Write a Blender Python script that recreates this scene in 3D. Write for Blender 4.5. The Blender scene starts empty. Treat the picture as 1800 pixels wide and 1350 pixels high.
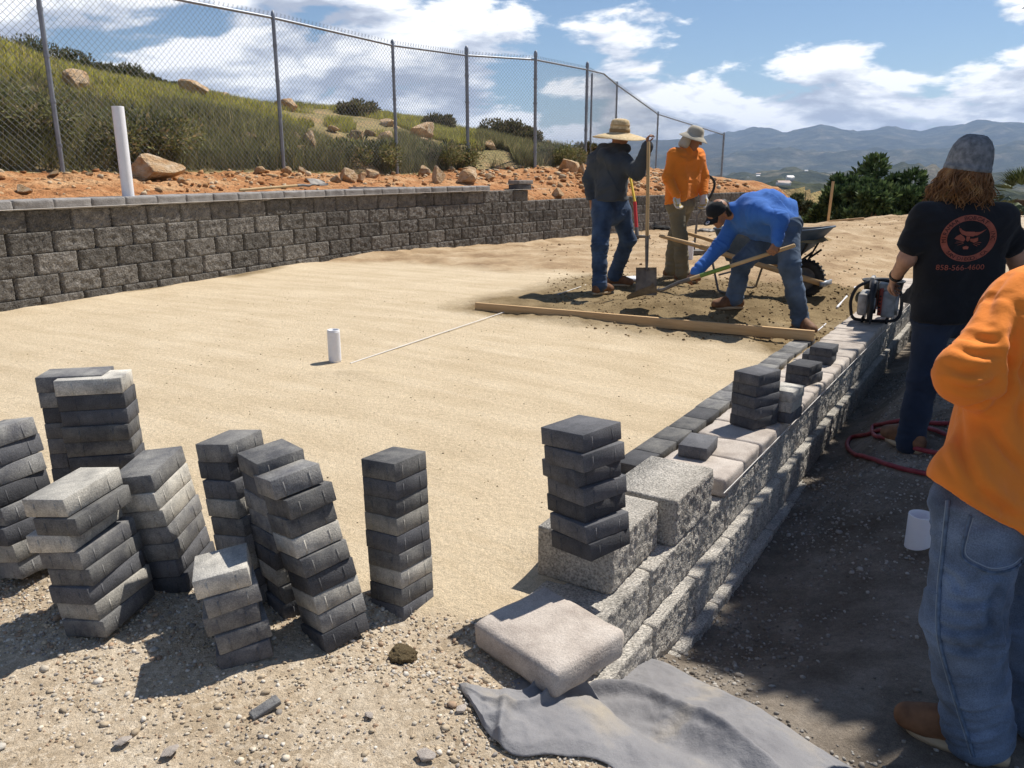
import bpy, bmesh, math, random
import numpy as np
from mathutils import Vector, Matrix
from mathutils.bvhtree import BVHTree
random.seed(7)
RNG = np.random.default_rng(7)
SC = bpy.context.scene
COL = SC.collection
# ------------------------------------------------------------------ camera
HC = 1.25
FPX = 1400.0                       # focal length for an 1800 px wide frame
PITCH = math.atan(375.0 / FPX)
cam_d = bpy.data.cameras.new('camera')
cam = bpy.data.objects.new('camera', cam_d)
COL.objects.link(cam)
cam.location = (0, 0, HC)
cam.rotation_euler = (math.pi / 2 - PITCH, 0, 0)
cam_d.sensor_width = 36.0
cam_d.lens = 36.0 * FPX / 1800.0
cam_d.clip_start = 0.05
cam_d.clip_end = 60000
SC.camera = cam
# ------------------------------------------------------------------ exposure, sun and sky
SC.view_settings.view_transform = 'Standard'
SC.view_settings.look = 'None'
SC.view_settings.exposure = 0.22
SC.view_settings.gamma = 1.0
SC.view_settings.use_curve_mapping = False
SUN_EL = math.radians(57.0)
SUN_AZ = math.atan2(0.755, 0.655)          # clockwise from +Y (forward) to the right
SUN = Vector((math.sin(SUN_AZ) * math.cos(SUN_EL), math.cos(SUN_AZ) * math.cos(SUN_EL), math.sin(SUN_EL)))
sun_d = bpy.data.lights.new('sun', 'SUN')
sun_d.energy = 5.0
sun_d.angle = math.radians(0.53)
sun_d.color = (1.0, 0.95, 0.87)
sun = bpy.data.objects.new('sun', sun_d)
COL.objects.link(sun)
sun.rotation_euler = SUN.to_track_quat('Z', 'Y').to_euler()
world = bpy.data.worlds.new('World')
SC.world = world
world.use_nodes = True


def sky_nodes():
    nt = world.node_tree
    nt.nodes.clear()
    N = lambda t: nt.nodes.new(t)
    L = nt.links.new

    def math_n(op, a, b=None, clamp=False):
        m = N('ShaderNodeMath')
        m.operation = op
        m.use_clamp = clamp
        for i, v in enumerate((a, b)):
            if v is None:
                continue
            if isinstance(v, (int, float)):
                m.inputs[i].default_value = v
            else:
                L(v, m.inputs[i])
        return m.outputs[0]
    out = N('ShaderNodeOutputWorld')
    bg = N('ShaderNodeBackground')
    bg.inputs['Strength'].default_value = 0.082
    sky = N('ShaderNodeTexSky')
    sky.sky_type = 'NISHITA'
    sky.sun_disc = False
    sky.sun_elevation = SUN_EL
    sky.sun_rotation = SUN_AZ
    sky.altitude = 300
    sky.air_density = 1.0
    sky.dust_density = 0.0
    sky.ozone_density = 4.0
    tc = N('ShaderNodeTexCoord')
    sep = N('ShaderNodeSeparateXYZ')
    L(tc.outputs['Generated'], sep.inputs[0])
    X, Y, Z = sep.outputs

    def cloud(dz, scale, off, detail=10.0, flat=0.30):
        zz = math_n('ADD', math_n('MAXIMUM', math_n('ADD', Z, dz), 0.0), flat)
        cx = N('ShaderNodeCombineXYZ')
        L(math_n('DIVIDE', X, zz), cx.inputs[0])
        L(math_n('DIVIDE', Y, zz), cx.inputs[1])
        L(math_n('MULTIPLY', math_n('ADD', Z, dz), 3.2), cx.inputs[2])
        ad = N('ShaderNodeVectorMath')
        ad.operation = 'ADD'
        L(cx.outputs[0], ad.inputs[0])
        ad.inputs[1].default_value = off
        n = N('ShaderNodeTexNoise')
        n.inputs['Scale'].default_value = scale
        n.inputs['Detail'].default_value = detail
        n.inputs['Roughness'].default_value = 0.56
        n.inputs['Distortion'].default_value = 0.15
        L(ad.outputs[0], n.inputs['Vector'])
        return n.outputs['Fac']
    OFF = (21.3, 14.9, 8.2)
    SCL = 2.7
    n0 = cloud(0.0, SCL, OFF)
    n1 = cloud(0.022, SCL, OFF, 6.0)
    n2 = cloud(0.060, SCL, OFF, 4.0)
    nb = cloud(0.0, 0.95, (OFF[0] + 6.1, OFF[1] - 5.7, 4.0), 2.0)
    # more cover towards the horizon
    cover = math_n('MULTIPLY', math_n('SUBTRACT', 0.13, Z), 1.0, False)
    cover = math_n('MAXIMUM', math_n('MINIMUM', cover, 0.12), -0.14)
    dens = math_n('ADD', math_n('ADD', n0, cover), math_n('MULTIPLY', math_n('SUBTRACT', nb, 0.5), 0.55))
    mr = N('ShaderNodeMapRange')
    mr.interpolation_type = 'SMOOTHSTEP'
    mr.inputs['From Min'].default_value = 0.452
    mr.inputs['From Max'].default_value = 0.525
    L(dens, mr.inputs['Value'])
    sh = math_n('ADD', math_n('MULTIPLY', math_n('SUBTRACT', n0, n1), 5.5), math_n('MULTIPLY', math_n('SUBTRACT', n0, n2), 2.4))
    thick = math_n('MULTIPLY', math_n('SUBTRACT', dens, 0.52), -2.3)
    shade = math_n('ADD', math_n('ADD', sh, thick), 0.70, True)
    ramp = N('ShaderNodeValToRGB')
    ramp.color_ramp.elements[0].position = 0.0
    ramp.color_ramp.elements[0].color = (5.3, 5.8, 7.0, 1)
    ramp.color_ramp.elements[1].position = 1.0
    ramp.color_ramp.elements[1].color = (14, 14, 14, 1)
    e = ramp.color_ramp.elements.new(0.45)
    e.color = (8.2, 8.7, 9.7, 1)
    e = ramp.color_ramp.elements.new(0.75)
    e.color = (11.5, 11.7, 12.1, 1)
    L(shade, ramp.inputs[0])
    mix = N('ShaderNodeMix')
    mix.data_type = 'RGBA'
    fac = math_n('MULTIPLY', mr.outputs[0], 0.96)
    L(fac, mix.inputs['Factor'])
    L(sky.outputs[0], mix.inputs[6])
    L(ramp.outputs[0], mix.inputs[7])
    L(mix.outputs[2], bg.inputs['Color'])
    L(bg.outputs[0], out.inputs['Surface'])


sky_nodes()

# ------------------------------------------------------------------ helpers


def ray(x, y):
    u = (x - 900.0) / FPX
    v = (y - 675.0) / FPX
    return np.array([u, math.cos(PITCH) - v * math.sin(PITCH), -v * math.cos(PITCH) - math.sin(PITCH)])


def G(x, y, z=0.0):
    """point at height z seen at photograph position x, y"""
    r = ray(x, y)
    return np.array([0, 0, HC]) + r * ((z - HC) / r[2])


def D(x, y, Y):
    """point at forward distance Y seen at photograph position x, y"""
    r = ray(x, y)
    return np.array([0, 0, HC]) + r * (Y / r[1])


def sstep(a, b, x):
    t = np.clip((np.asarray(x, float) - a) / (b - a), 0, 1)
    return t * t * (3 - 2 * t)


def _hash(i, j, k):
    n = (i * 374761393 + j * 668265263 + k * 1274126177) & 0xFFFFFFFF
    n = ((n ^ (n >> 13)) * 1274126177) & 0xFFFFFFFF
    return ((n ^ (n >> 16)) & 0xFFFF) / 65535.0


def vnoise(p):
    p = np.asarray(p, float)
    if p.shape[-1] == 2:
        p = np.concatenate([p, np.zeros(p.shape[:-1] + (1,))], -1)
    f = np.floor(p).astype(np.int64)
    t = p - f
    t = t * t * t * (t * (t * 6 - 15) + 10)
    r = 0
    for dx in (0, 1):
        wx = t[..., 0] if dx else 1 - t[..., 0]
        for dy in (0, 1):
            wy = t[..., 1] if dy else 1 - t[..., 1]
            for dz in (0, 1):
                wz = t[..., 2] if dz else 1 - t[..., 2]
                r = r + wx * wy * wz * _hash(f[..., 0] + dx, f[..., 1] + dy, f[..., 2] + dz)
    return r * 2 - 1


def fbm(p, o=4, lac=2.03, gain=0.5):
    p = np.asarray(p, float)
    a, s, r = 1.0, 0.0, 0.0
    for i in range(o):
        r = r + a * vnoise(p + 17.3 * i)
        s += a
        a *= gain
        p = p * lac
    return r / s


def tag(o, label=None, cat=None, group=None, kind=None):
    if label: o['label'] = label
    if cat: o['category'] = cat
    if group: o['group'] = group
    if kind: o['kind'] = kind
    return o


def mesh_np(name, V, F, smooth=False):
    """V (n,3), F (m,3) or (m,4) arrays or list of such"""
    me = bpy.data.meshes.new(name)
    V = np.asarray(V, np.float32)
    if isinstance(F, np.ndarray):
        F = [F]
    F = [np.asarray(f, np.int32) for f in F if len(f)]
    me.vertices.add(len(V))
    me.vertices.foreach_set('co', V.ravel())
    idx = np.concatenate([f.ravel() for f in F])
    tot = np.concatenate([np.full(len(f), f.shape[1], np.int32) for f in F])
    st = np.concatenate([[0], np.cumsum(tot)[:-1]]).astype(np.int32)
    me.loops.add(len(idx))
    me.loops.foreach_set('vertex_index', idx)
    me.polygons.add(len(tot))
    me.polygons.foreach_set('loop_start', st)
    me.polygons.foreach_set('loop_total', tot)
    if smooth:
        me.polygons.foreach_set('use_smooth', np.ones(len(tot), bool))
    me.update(calc_edges=True)
    return me


def obj(name, me, m=None, parent=None, loc=None, rot=None):
    o = bpy.data.objects.new(name, me)
    COL.objects.link(o)
    if m is not None and me is not None:
        if isinstance(m, (list, tuple)):
            for q in m:
                me.materials.append(q)
        elif not me.materials:
            me.materials.append(m)
    if parent is not None:
        o.parent = parent
    if loc is not None:
        o.location = loc
    if rot is not None:
        o.rotation_euler = rot
    return o


def empty(name, loc=(0, 0, 0), rz=0.0):
    o = bpy.data.objects.new(name, None)
    COL.objects.link(o)
    o.location = loc
    o.rotation_euler = (0, 0, rz)
    o.empty_display_size = 0.1
    return o


class MB:
    """collects shapes into one mesh"""
    def __init__(s):
        s.V = []
        s.F = {3: [], 4: []}
        s.n = 0

    def add(s, V, F):
        V = np.asarray(V, float)
        F = np.asarray(F, int)
        s.V.append(V)
        s.F[F.shape[1]].append(F + s.n)
        s.n += len(V)

    def box(s, c, size, R=None):
        hx, hy, hz = np.array(size) / 2
        v = np.array([[x, y, z] for x in (-hx, hx) for y in (-hy, hy) for z in (-hz, hz)])
        if R is not None:
            v = v @ np.array(R).T
        s.add(v + np.array(c), [[0, 1, 3, 2], [4, 6, 7, 5], [0, 4, 5, 1], [2, 3, 7, 6], [0, 2, 6, 4], [1, 5, 7, 3]])
        return s

    def tube(s, pts, r, n=8, caps=True):
        P = np.asarray(pts, float)
        m = len(P)
        r = np.full(m, r, float) if np.isscalar(r) else np.asarray(r, float)
        T = np.gradient(P, axis=0) if m > 2 else np.repeat((P[1:] - P[:1]), 2, 0)
        T /= np.linalg.norm(T, axis=1)[:, None] + 1e-12
        ref = np.array([0, 0, 1.0]) if abs(T[0][2]) < 0.9 else np.array([1.0, 0, 0])
        a = np.cross(T[0], ref)
        a /= np.linalg.norm(a)
        rings = []
        for i in range(m):
            a = a - T[i] * np.dot(a, T[i])
            a /= np.linalg.norm(a)
            b = np.cross(T[i], a)
            th = np.arange(n) * 2 * np.pi / n
            rings.append(P[i] + r[i] * (np.cos(th)[:, None] * a + np.sin(th)[:, None] * b))
        V = np.concatenate(rings)
        i = np.arange(m - 1)[:, None] * n
        j = np.arange(n)[None]
        k = (j + 1) % n
        s.add(V, np.stack([i + j, i + k, i + n + k, i + n + j], -1).reshape(-1, 4))
        if caps:
            for e, ring in ((0, rings[0]), (1, rings[-1])):
                c = ring.mean(0)
                f = [[0, 1 + (q + 1) % n, 1 + q] if e == 0 else [0, 1 + q, 1 + (q + 1) % n] for q in range(n)]
                s.add(np.vstack([c, ring]), f)
        return s

    def lathe(s, prof, n=24, c=(0, 0, 0), R=None):
        prof = np.asarray(prof, float)
        th = np.arange(n) * 2 * np.pi / n
        V = np.stack([prof[:, 0][:, None] * np.cos(th), prof[:, 0][:, None] * np.sin(th), np.repeat(prof[:, 1][:, None], n, 1)], -1).reshape(-1, 3)
        if R is not None:
            V = V @ np.array(R).T
        m = len(prof)
        i = np.arange(m - 1)[:, None] * n
        j = np.arange(n)[None]
        k = (j + 1) % n
        s.add(V + np.array(c), np.stack([i + j, i + k, i + n + k, i + n + j], -1).reshape(-1, 4))
        return s

    def mesh(s, name, smooth=False):
        V = np.concatenate(s.V)
        F = [np.concatenate(s.F[k]) for k in (3, 4) if s.F[k]]
        return mesh_np(name, V, F, smooth)

    def obj(s, name, m=None, parent=None, smooth=False, loc=None, rot=None):
        return obj(name, s.mesh(name, smooth), m, parent, loc, rot)


def rotz(a):
    c, s_ = math.cos(a), math.sin(a)
    return np.array([[c, -s_, 0], [s_, c, 0], [0, 0, 1.0]])


def frame(d, up=(0, 0, 1)):
    """matrix whose local x is d"""
    d = np.array(d, float)
    d /= np.linalg.norm(d)
    y = np.cross(np.array(up, float), d)
    y /= np.linalg.norm(y)
    return np.stack([d, y, np.cross(d, y)], 1)


def bevel_mesh(me, w, seg=2, smooth=False):
    bm = bmesh.new()
    bm.from_mesh(me)
    bmesh.ops.bevel(bm, geom=bm.edges[:], offset=w, segments=seg, profile=0.6, affect='EDGES')
    bmesh.ops.recalc_face_normals(bm, faces=bm.faces[:])
    bm.to_mesh(me)
    bm.free()
    if smooth:
        for p in me.polygons:
            p.use_smooth = True
    return me


# ------------------------------------------------------------------ materials


def mat(name, cols, scale=6.0, detail=6.0, rough=0.9, bump=0.3, bscale=60.0, bdist=0.01, rand=0.0, speck=None,
        spec=0.3, metal=0.0, attr=None, stretch=None, coord='Object', bdetail=5.0, bump2=None, transl=0.0, rough_n=0.5, sheen=0.0, wave=None):
    m = bpy.data.materials.new(name)
    m.use_nodes = True
    nt = m.node_tree
    L = nt.links.new
    N = lambda t: nt.nodes.new(t)
    b = nt.nodes['Principled BSDF']
    b.inputs['Roughness'].default_value = rough
    b.inputs['Specular IOR Level'].default_value = spec
    b.inputs['Metallic'].default_value = metal
    if sheen:
        b.inputs['Sheen Weight'].default_value = sheen
    tc = N('ShaderNodeTexCoord')
    oi = N('ShaderNodeObjectInfo')
    sc = N('ShaderNodeVectorMath')
    sc.operation = 'SCALE'
    sc.inputs[0].default_value = (37.0, 91.0, 53.0)
    L(oi.outputs['Random'], sc.inputs['Scale'])
    ad = N('ShaderNodeVectorMath')
    ad.operation = 'ADD'
    L(tc.outputs[coord], ad.inputs[0])
    L(sc.outputs[0], ad.inputs[1])
    vec = ad.outputs[0]
    if stretch:
        mp = N('ShaderNodeMapping')
        mp.inputs['Scale'].default_value = stretch
        L(vec, mp.inputs[0])
        vec = mp.outputs[0]

    def noise(s_, d_, r_=0.55):
        n = N('ShaderNodeTexNoise')
        n.inputs['Scale'].default_value = s_
        n.inputs['Detail'].default_value = d_
        n.inputs['Roughness'].default_value = r_
        L(vec, n.inputs['Vector'])
        return n.outputs['Fac']
    ramp = N('ShaderNodeValToRGB')
    el = ramp.color_ramp.elements
    while len(el) < len(cols):
        el.new(0.5)
    for e, (p, c) in zip(el, cols):
        e.position = p
        e.color = tuple(c) + (1,)
    L(noise(scale, detail, rough_n), ramp.inputs[0])
    col = ramp.outputs[0]
    if attr:
        at = N('ShaderNodeAttribute')
        at.attribute_name = attr
        mx = N('ShaderNodeMix')
        mx.data_type = 'RGBA'
        mx.blend_type = 'MULTIPLY'
        mx.inputs['Factor'].default_value = 1
        L(col, mx.inputs[6])
        L(at.outputs['Color'], mx.inputs[7])
        col = mx.outputs[2]
    if speck:
        s_, amt = speck
        mr = N('ShaderNodeMapRange')
        mr.inputs['From Min'].default_value = 0.3
        mr.inputs['From Max'].default_value = 0.7
        mr.inputs['To Min'].default_value = 1 - amt
        mr.inputs['To Max'].default_value = 1 + amt
        L(noise(s_, 2.0), mr.inputs['Value'])
        mx = N('ShaderNodeVectorMath')
        mx.operation = 'SCALE'
        L(col, mx.inputs[0])
        L(mr.outputs[0], mx.inputs['Scale'])
        col = mx.outputs[0]
    if rand:
        mr = N('ShaderNodeMapRange')
        mr.inputs['To Min'].default_value = 1 - rand
        mr.inputs['To Max'].default_value = 1 + rand
        L(oi.outputs['Random'], mr.inputs['Value'])
        mx = N('ShaderNodeVectorMath')
        mx.operation = 'SCALE'
        L(col, mx.inputs[0])
        L(mr.outputs[0], mx.inputs['Scale'])
        col = mx.outputs[0]
    L(col, b.inputs['Base Color'])
    nrm = None
    for (bs, bm_, bd) in [(bscale, bump, bdist)] + (bump2 or []):
        if not bm_:
            continue
        bn = N('ShaderNodeBump')
        bn.inputs['Strength'].default_value = bm_
        bn.inputs['Distance'].default_value = bd
        L(noise(bs, bdetail), bn.inputs['Height'])
        if nrm is not None:
            L(nrm, bn.inputs['Normal'])
        nrm = bn.outputs[0]
    if wave:
        ws, wb, wd = wave
        wn = N('ShaderNodeTexWave')
        wn.inputs['Scale'].default_value = ws
        wn.inputs['Distortion'].default_value = 1.0
        L(vec, wn.inputs['Vector'])
        bn = N('ShaderNodeBump')
        bn.inputs['Strength'].default_value = wb
        bn.inputs['Distance'].default_value = wd
        L(wn.outputs['Fac'], bn.inputs['Height'])
        if nrm is not None:
            L(nrm, bn.inputs['Normal'])
        nrm = bn.outputs[0]
    if nrm is not None:
        L(nrm, b.inputs['Normal'])
    if transl:
        tr = N('ShaderNodeBsdfTranslucent')
        L(col, tr.inputs['Color'])
        mx = N('ShaderNodeMixShader')
        mx.inputs[0].default_value = transl
        out = nt.nodes['Material Output']
        L(b.outputs[0], mx.inputs[1])
        L(tr.outputs[0], mx.inputs[2])
        L(mx.outputs[0], out.inputs['Surface'])
    m['nodes_vec'] = 1
    return m


def flat(name, c, rough=0.6, metal=0.0, var=0.15, bump=0.1, bscale=30.0, spec=0.4, **k):
    lo = tuple(x * (1 - var) for x in c)
    hi = tuple(min(1, x * (1 + var)) for x in c)
    return mat(name, [(0.3, lo), (0.7, hi)], scale=9, rough=rough, metal=metal, bump=bump, bscale=bscale, bdist=0.002, spec=spec, **k)


def paver_mat(name, dark, light, a, b_):
    return mat(name, [(a, dark), (b_, light)], scale=9, detail=10, rough=0.88, bump=0.7, bscale=170, bdist=0.003, rand=0.34,
               speck=(260, 0.26), rough_n=0.72)


M = {}
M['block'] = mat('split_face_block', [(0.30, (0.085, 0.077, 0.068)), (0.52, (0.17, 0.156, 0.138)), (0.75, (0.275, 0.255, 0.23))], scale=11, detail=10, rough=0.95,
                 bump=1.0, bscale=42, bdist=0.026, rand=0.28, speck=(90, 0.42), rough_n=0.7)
M['block_near'] = mat('split_face_block_pale', [(0.30, (0.33, 0.31, 0.275)), (0.52, (0.49, 0.455, 0.40)), (0.75, (0.61, 0.57, 0.51))], scale=9, detail=10, rough=0.95,
                      bump=1.0, bscale=105, bdist=0.012, rand=0.10, speck=(130, 0.50), rough_n=0.7)
M['cap_grey'] = mat('grey_cap', [(0.3, (0.21, 0.195, 0.185)), (0.7, (0.34, 0.325, 0.31))], scale=10, detail=8, rough=0.95, bump=0.7, bscale=60, bdist=0.01, rand=0.15, speck=(160, 0.2))
M['cap_tan'] = mat('tumbled_tan_cap', [(0.28, (0.32, 0.27, 0.235)), (0.5, (0.49, 0.43, 0.375)), (0.72, (0.59, 0.53, 0.47))], scale=7, detail=10, rough=0.95, bump=0.6, bscale=130,
                   bdist=0.006, rand=0.14, speck=(260, 0.2), rough_n=0.65)
M['paver_dark'] = paver_mat('charcoal_paver', (0.060, 0.061, 0.067), (0.145, 0.145, 0.153), 0.3, 0.75)
M['paver_mid'] = paver_mat('mottled_paver', (0.095, 0.095, 0.102), (0.30, 0.29, 0.265), 0.36, 0.74)
M['paver_light'] = paver_mat('pale_paver', (0.17, 0.165, 0.155), (0.50, 0.47, 0.41), 0.30, 0.60)
M['steel'] = flat('galvanised_steel', (0.30, 0.32, 0.35), rough=0.5, metal=0.6)
M['wire'] = flat('galvanised_wire', (0.22, 0.235, 0.25), rough=0.55, metal=0.3, bump=0)
M['pvc'] = flat('white_pvc', (0.82, 0.82, 0.85), rough=0.45, var=0.04, bump=0.05)
M['dark'] = flat('dark_inside', (0.02, 0.02, 0.02), rough=0.9)
M['string'] = flat('mason_string', (0.75, 0.72, 0.68), rough=0.9, var=0.05, bump=0)
M['wood'] = mat('pine_board', [(0.3, (0.50, 0.31, 0.145)), (0.6, (0.62, 0.41, 0.21)), (0.8, (0.44, 0.26, 0.12))], scale=2.2, detail=8, rough=0.75, bump=0.25, bscale=8, bdist=0.004, stretch=(1.2, 14, 14))
M['handle'] = mat('ash_handle', [(0.3, (0.42, 0.27, 0.12)), (0.7, (0.60, 0.42, 0.22))], scale=3, rough=0.6, bump=0.1, bscale=20, bdist=0.002)
M['rust'] = mat('worn_steel', [(0.3, (0.10, 0.09, 0.085)), (0.6, (0.20, 0.185, 0.17)), (0.8, (0.26, 0.22, 0.17))], scale=14, rough=0.6, metal=0.35, bump=0.2, bscale=60, bdist=0.002)
M['rubber'] = mat('dusty_rubber', [(0.3, (0.018, 0.018, 0.018)), (0.8, (0.06, 0.055, 0.05))], scale=12, rough=0.9, bump=0.3, bscale=60, bdist=0.003)
M['fabric'] = mat('landscape_fabric', [(0.3, (0.185, 0.182, 0.19)), (0.55, (0.25, 0.245, 0.25)), (0.72, (0.36, 0.32, 0.265))], scale=4, detail=10, rough=0.9, bump=0.6, bscale=330, bdist=0.002, bump2=[(14, 0.5, 0.02), (45, 0.3, 0.006)], speck=(500, 0.15))
M['red_hose'] = mat('red_hose', [(0.3, (0.20, 0.025, 0.035)), (0.7, (0.34, 0.06, 0.07))], scale=14, rough=0.55, bump=0.1, bscale=60, bdist=0.002)
M['rock'] = mat('tan_rock', [(0.28, (0.36, 0.18, 0.075)), (0.46, (0.50, 0.33, 0.18)), (0.7, (0.62, 0.50, 0.36))], scale=2.4, detail=9, rough=0.95, bump=0.9, bscale=9, bdist=0.05, rand=0.2, rough_n=0.62)
M['clod'] = mat('damp_clod', [(0.3, (0.17, 0.12, 0.06)), (0.7, (0.34, 0.26, 0.14))], scale=30, rough=1, bump=1.0, bscale=120, bdist=0.01)
# ------------------------------------------------------------------ terrain
RW0 = np.array([0.53, 2.79])
RWD = np.array([0.540, 0.8415])
RWN = np.array([0.8415, -0.540])
S_START = -0.65


def cat_rom(P, n):
    P = np.asarray(P, float)
    Q = np.vstack([2 * P[0] - P[1], P, 2 * P[-1] - P[-2]])
    out = []
    for i in range(1, len(Q) - 2):
        t = np.linspace(0, 1, n, endpoint=False)[:, None]
        a, b, c, d = Q[i - 1], Q[i], Q[i + 1], Q[i + 2]
        out.append(0.5 * ((2 * b) + (-a + c) * t + (2 * a - 5 * b + 4 * c - d) * t ** 2 + (-a + 3 * b - 3 * c + d) * t ** 3))
    out.append(P[-1:])
    return np.vstack(out)


LW = cat_rom([(-7.5, 1.6), (-6.3, 4.0), (-4.65, 7.35), (-2.47, 11.75), (0.30, 15.8), (3.3, 19.2), (7.2, 23.0)], 8)
FP = np.array([(-11.0, 5.6), (-8.4, 8.1), (-5.94, 10.9), (-3.9, 14.1), (-2.3, 16.5), (-1.0, 18.8), (0.55, 19.9), (2.0, 22.6), (3.34, 26.9), (5.4, 31.0), (8.9, 35.0)])
FZ = np.array([1.35, 1.28, 1.22, 1.24, 1.16, 1.28, 1.33, 1.42, 1.46, 1.15, 0.47])
FA = np.array([4.2, 3.6, 3.0, 2.25, 2.1, 1.75, 1.7, 1.35, 0.3, -0.6, -1.5])


def near_poly(P, x, y):
    """signed distance (+ on the left of the direction of travel), index parameter"""
    P = np.asarray(P, float)
    best = np.full(np.shape(x), 1e9)
    sd = np.zeros(np.shape(x))
    par = np.zeros(np.shape(x))
    for i in range(len(P) - 1):
        a, b = P[i], P[i + 1]
        d = b - a
        l2 = d @ d
        t = ((x - a[0]) * d[0] + (y - a[1]) * d[1]) / l2
        lo = -1e3 if i == 0 else 0
        hi = 1e3 if i == len(P) - 2 else 1
        tc = np.clip(t, lo, hi)
        px_, py_ = a[0] + tc * d[0], a[1] + tc * d[1]
        dist = np.hypot(x - px_, y - py_)
        side = np.sign(d[0] * (y - a[1]) - d[1] * (x - a[0]))
        m = dist < best
        best = np.where(m, dist, best)
        sd = np.where(m, dist * side, sd)
        par = np.where(m, i + np.clip(tc, 0, 1), par)
    return sd, par


LW_LEN = np.concatenate([[0], np.cumsum(np.linalg.norm(np.diff(LW, axis=0), axis=1))])


LAST = {}


def terrain(x, y):
    """height and region masks of the site"""
    x = np.asarray(x, float)
    y = np.asarray(y, float)
    P2 = np.stack([x, y], -1)
    rx, ry = x - RW0[0], y - RW0[1]
    t = rx * RWN[0] + ry * RWN[1]
    s = rx * RWD[0] + ry * RWD[1]
    e = np.maximum(-t - 0.62, 0)
    # sand bed
    zp = -0.205 + 0.205 * (1 - np.exp(-e / 2.0))
    zp += 0.0025 * fbm(P2 * 2.0, 3)
    # screeded bed stands a little proud of the loose gravel in front of it
    lx = x - 0.30
    ly = y - 2.62
    bl = 2.62 + np.where(x > -0.3, (x - 0.3) * 0.35, -0.21 - (x + 0.3) * 0.25) + 0.10 * fbm(P2 * 2.3 + 5, 3)
    grav = 1 - sstep(-0.10, 0.16, y - bl)
    grav = np.where(t > 0.3, 1.0, grav)
    zp -= 0.008 * grav
    zp += grav * (0.020 * fbm(P2 * 2.1 + 3, 3) + 0.010 * fbm(P2 * 8 + 9, 3))
    # worked, loose sand where the crew stands
    loose = sstep(-0.15, 0.35, (x + 0.34) * 0.46 + (y - 7.23) * 0.89 + 0.25 * fbm(P2 * 1.1, 2)) * sstep(-0.3, 1.0, x - (0.84 + 0.62 * (y - 9.04)) + 1.0)
    far = sstep(9.6, 10.6, y + 0.35 * x + 0.6 * fbm(P2 * 0.7 + 2, 2) - 0.6)
    work = np.maximum(loose, far)
    zp += work * (0.030 * fbm(P2 * 1.5 + 7, 4) + 0.024 * fbm(P2 * 5 + 1, 3) + 0.018 * np.abs(fbm(P2 * 10 + 4, 3)) + 0.02)
    pile = np.exp(-(((x - 1.75) / 0.62) ** 2 + ((y - 7.75) / 0.38) ** 2))
    zp += 0.10 * pile * (1 + 0.3 * fbm(P2 * 5, 3))
    pile2 = np.exp(-(((x - 3.55) / 0.55) ** 2 + ((y - 8.9) / 0.55) ** 2)) + 0.6 * np.exp(-(((x - 2.6) / 0.5) ** 2 + ((y - 8.1) / 0.4) ** 2))
    zp += 0.17 * pile2 * (1 + 0.4 * fbm(P2 * 4, 3))
    pm = np.exp(-(((x + 1.05) / 0.28) ** 2 + ((y - 5.2) / 0.10) ** 2))
    zp += 0.022 * pm
    # pad behind the patio, heaped soil at its rim
    lw0, _ = near_poly(LW, x, y)
    rim = sstep(12.5, 20.5, y + 0.15 * x) * sstep(0.8, 5.0, -lw0)
    zp -= 0.13 * sstep(11.5, 16.5, y) * (1 - sstep(1.5, 5.0, -lw0))
    zp += rim * (0.36 + 0.12 * fbm(P2 * 0.55 + 4, 4) + 0.09 * fbm(P2 * 2.2, 4))
    drop = np.maximum(y + 0.10 * x - 22.0 - 0.8 * fbm(P2 * 0.35, 2), 0)
    zp -= 0.55 * drop
    zp -= 0.055 * sstep(-0.62, -0.40, t) * (1 - sstep(-0.35, 0.0, s)) * sstep(-1.1, -0.8, s)
    # lower strip outside the low wall
    zt = -0.72 + 0.20 * sstep(0.15, 1.0, t) + (0.08 + 0.30 * sstep(0.1, 0.6, t)) * sstep(0.5, 3.2, s)
    zt += 0.24 * (1 - sstep(-0.75, 0.55, s)) * (1 - 0.85 * sstep(0.45, 0.95, t))
    zt += 0.006 * fbm(P2 * 6 + 11, 4) + 0.010 * fbm(P2 * 1.6 + 2, 2)
    zt += 0.15 * sstep(8, 16, s) - 0.55 * drop
    wn = sstep(-0.85, -0.45, s)
    a = -0.15 + wn * (-0.07)
    b = 0.75 + wn * (-0.85)
    bt = np.clip((t - a) / (b - a), 0, 1)
    bt = bt * bt * (3 - 2 * bt)
    wend = sstep(9.2, 10.5, s)
    bt = bt * (1 - wend) + wend * sstep(-0.3, 3.0, t)
    z = zp * (1 - bt) + zt * bt
    LAST['bt'] = bt
    # bank above the tall wall
    lw, lp = near_poly(LW, x, y)
    fe, fpar = near_poly(FP, x, y)
    ls = np.interp(lp, np.arange(len(LW)), LW_LEN)
    top = 0.92 - 0.22 * sstep(LS_STEP - 0.4, LS_STEP + 0.2, ls)
    fz = np.interp(fpar, np.arange(len(FP)), FZ)
    fa = np.interp(fpar, np.arange(len(FP)), FA)
    k = np.clip(lw / np.maximum(lw - fe, 0.5), 0, 1)
    zb = top + (fz - top) * k ** 0.8 - 0.05 * (1 - sstep(0.2, 0.5, lw))
    zb += sstep(0.2, 0.6, lw) * (0.055 * fbm(P2 * 2.2 + 1, 4) + 0.045 * fbm(P2 * 6.5, 3))
    fe0 = np.maximum(fe, 0)
    hz = fz + fa * (1 - (1 - np.minimum(fe0 / 9.0, 1)) ** 2) - 0.03 * np.maximum(fe0 - 9.5, 0) ** 1.6
    hz += sstep(0.0, 1.0, fe0) * (0.20 * fbm(P2 * 0.45 + 8, 3) + 0.06 * fbm(P2 * 2.0, 3))
    zb = np.where(fe > 0, hz, zb)
    m = sstep(0.05, 0.22, lw) * (1 - sstep(0.0, 3.0, y - 22.6 - np.maximum(0, 9.5 - x) * 1.0))
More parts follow.
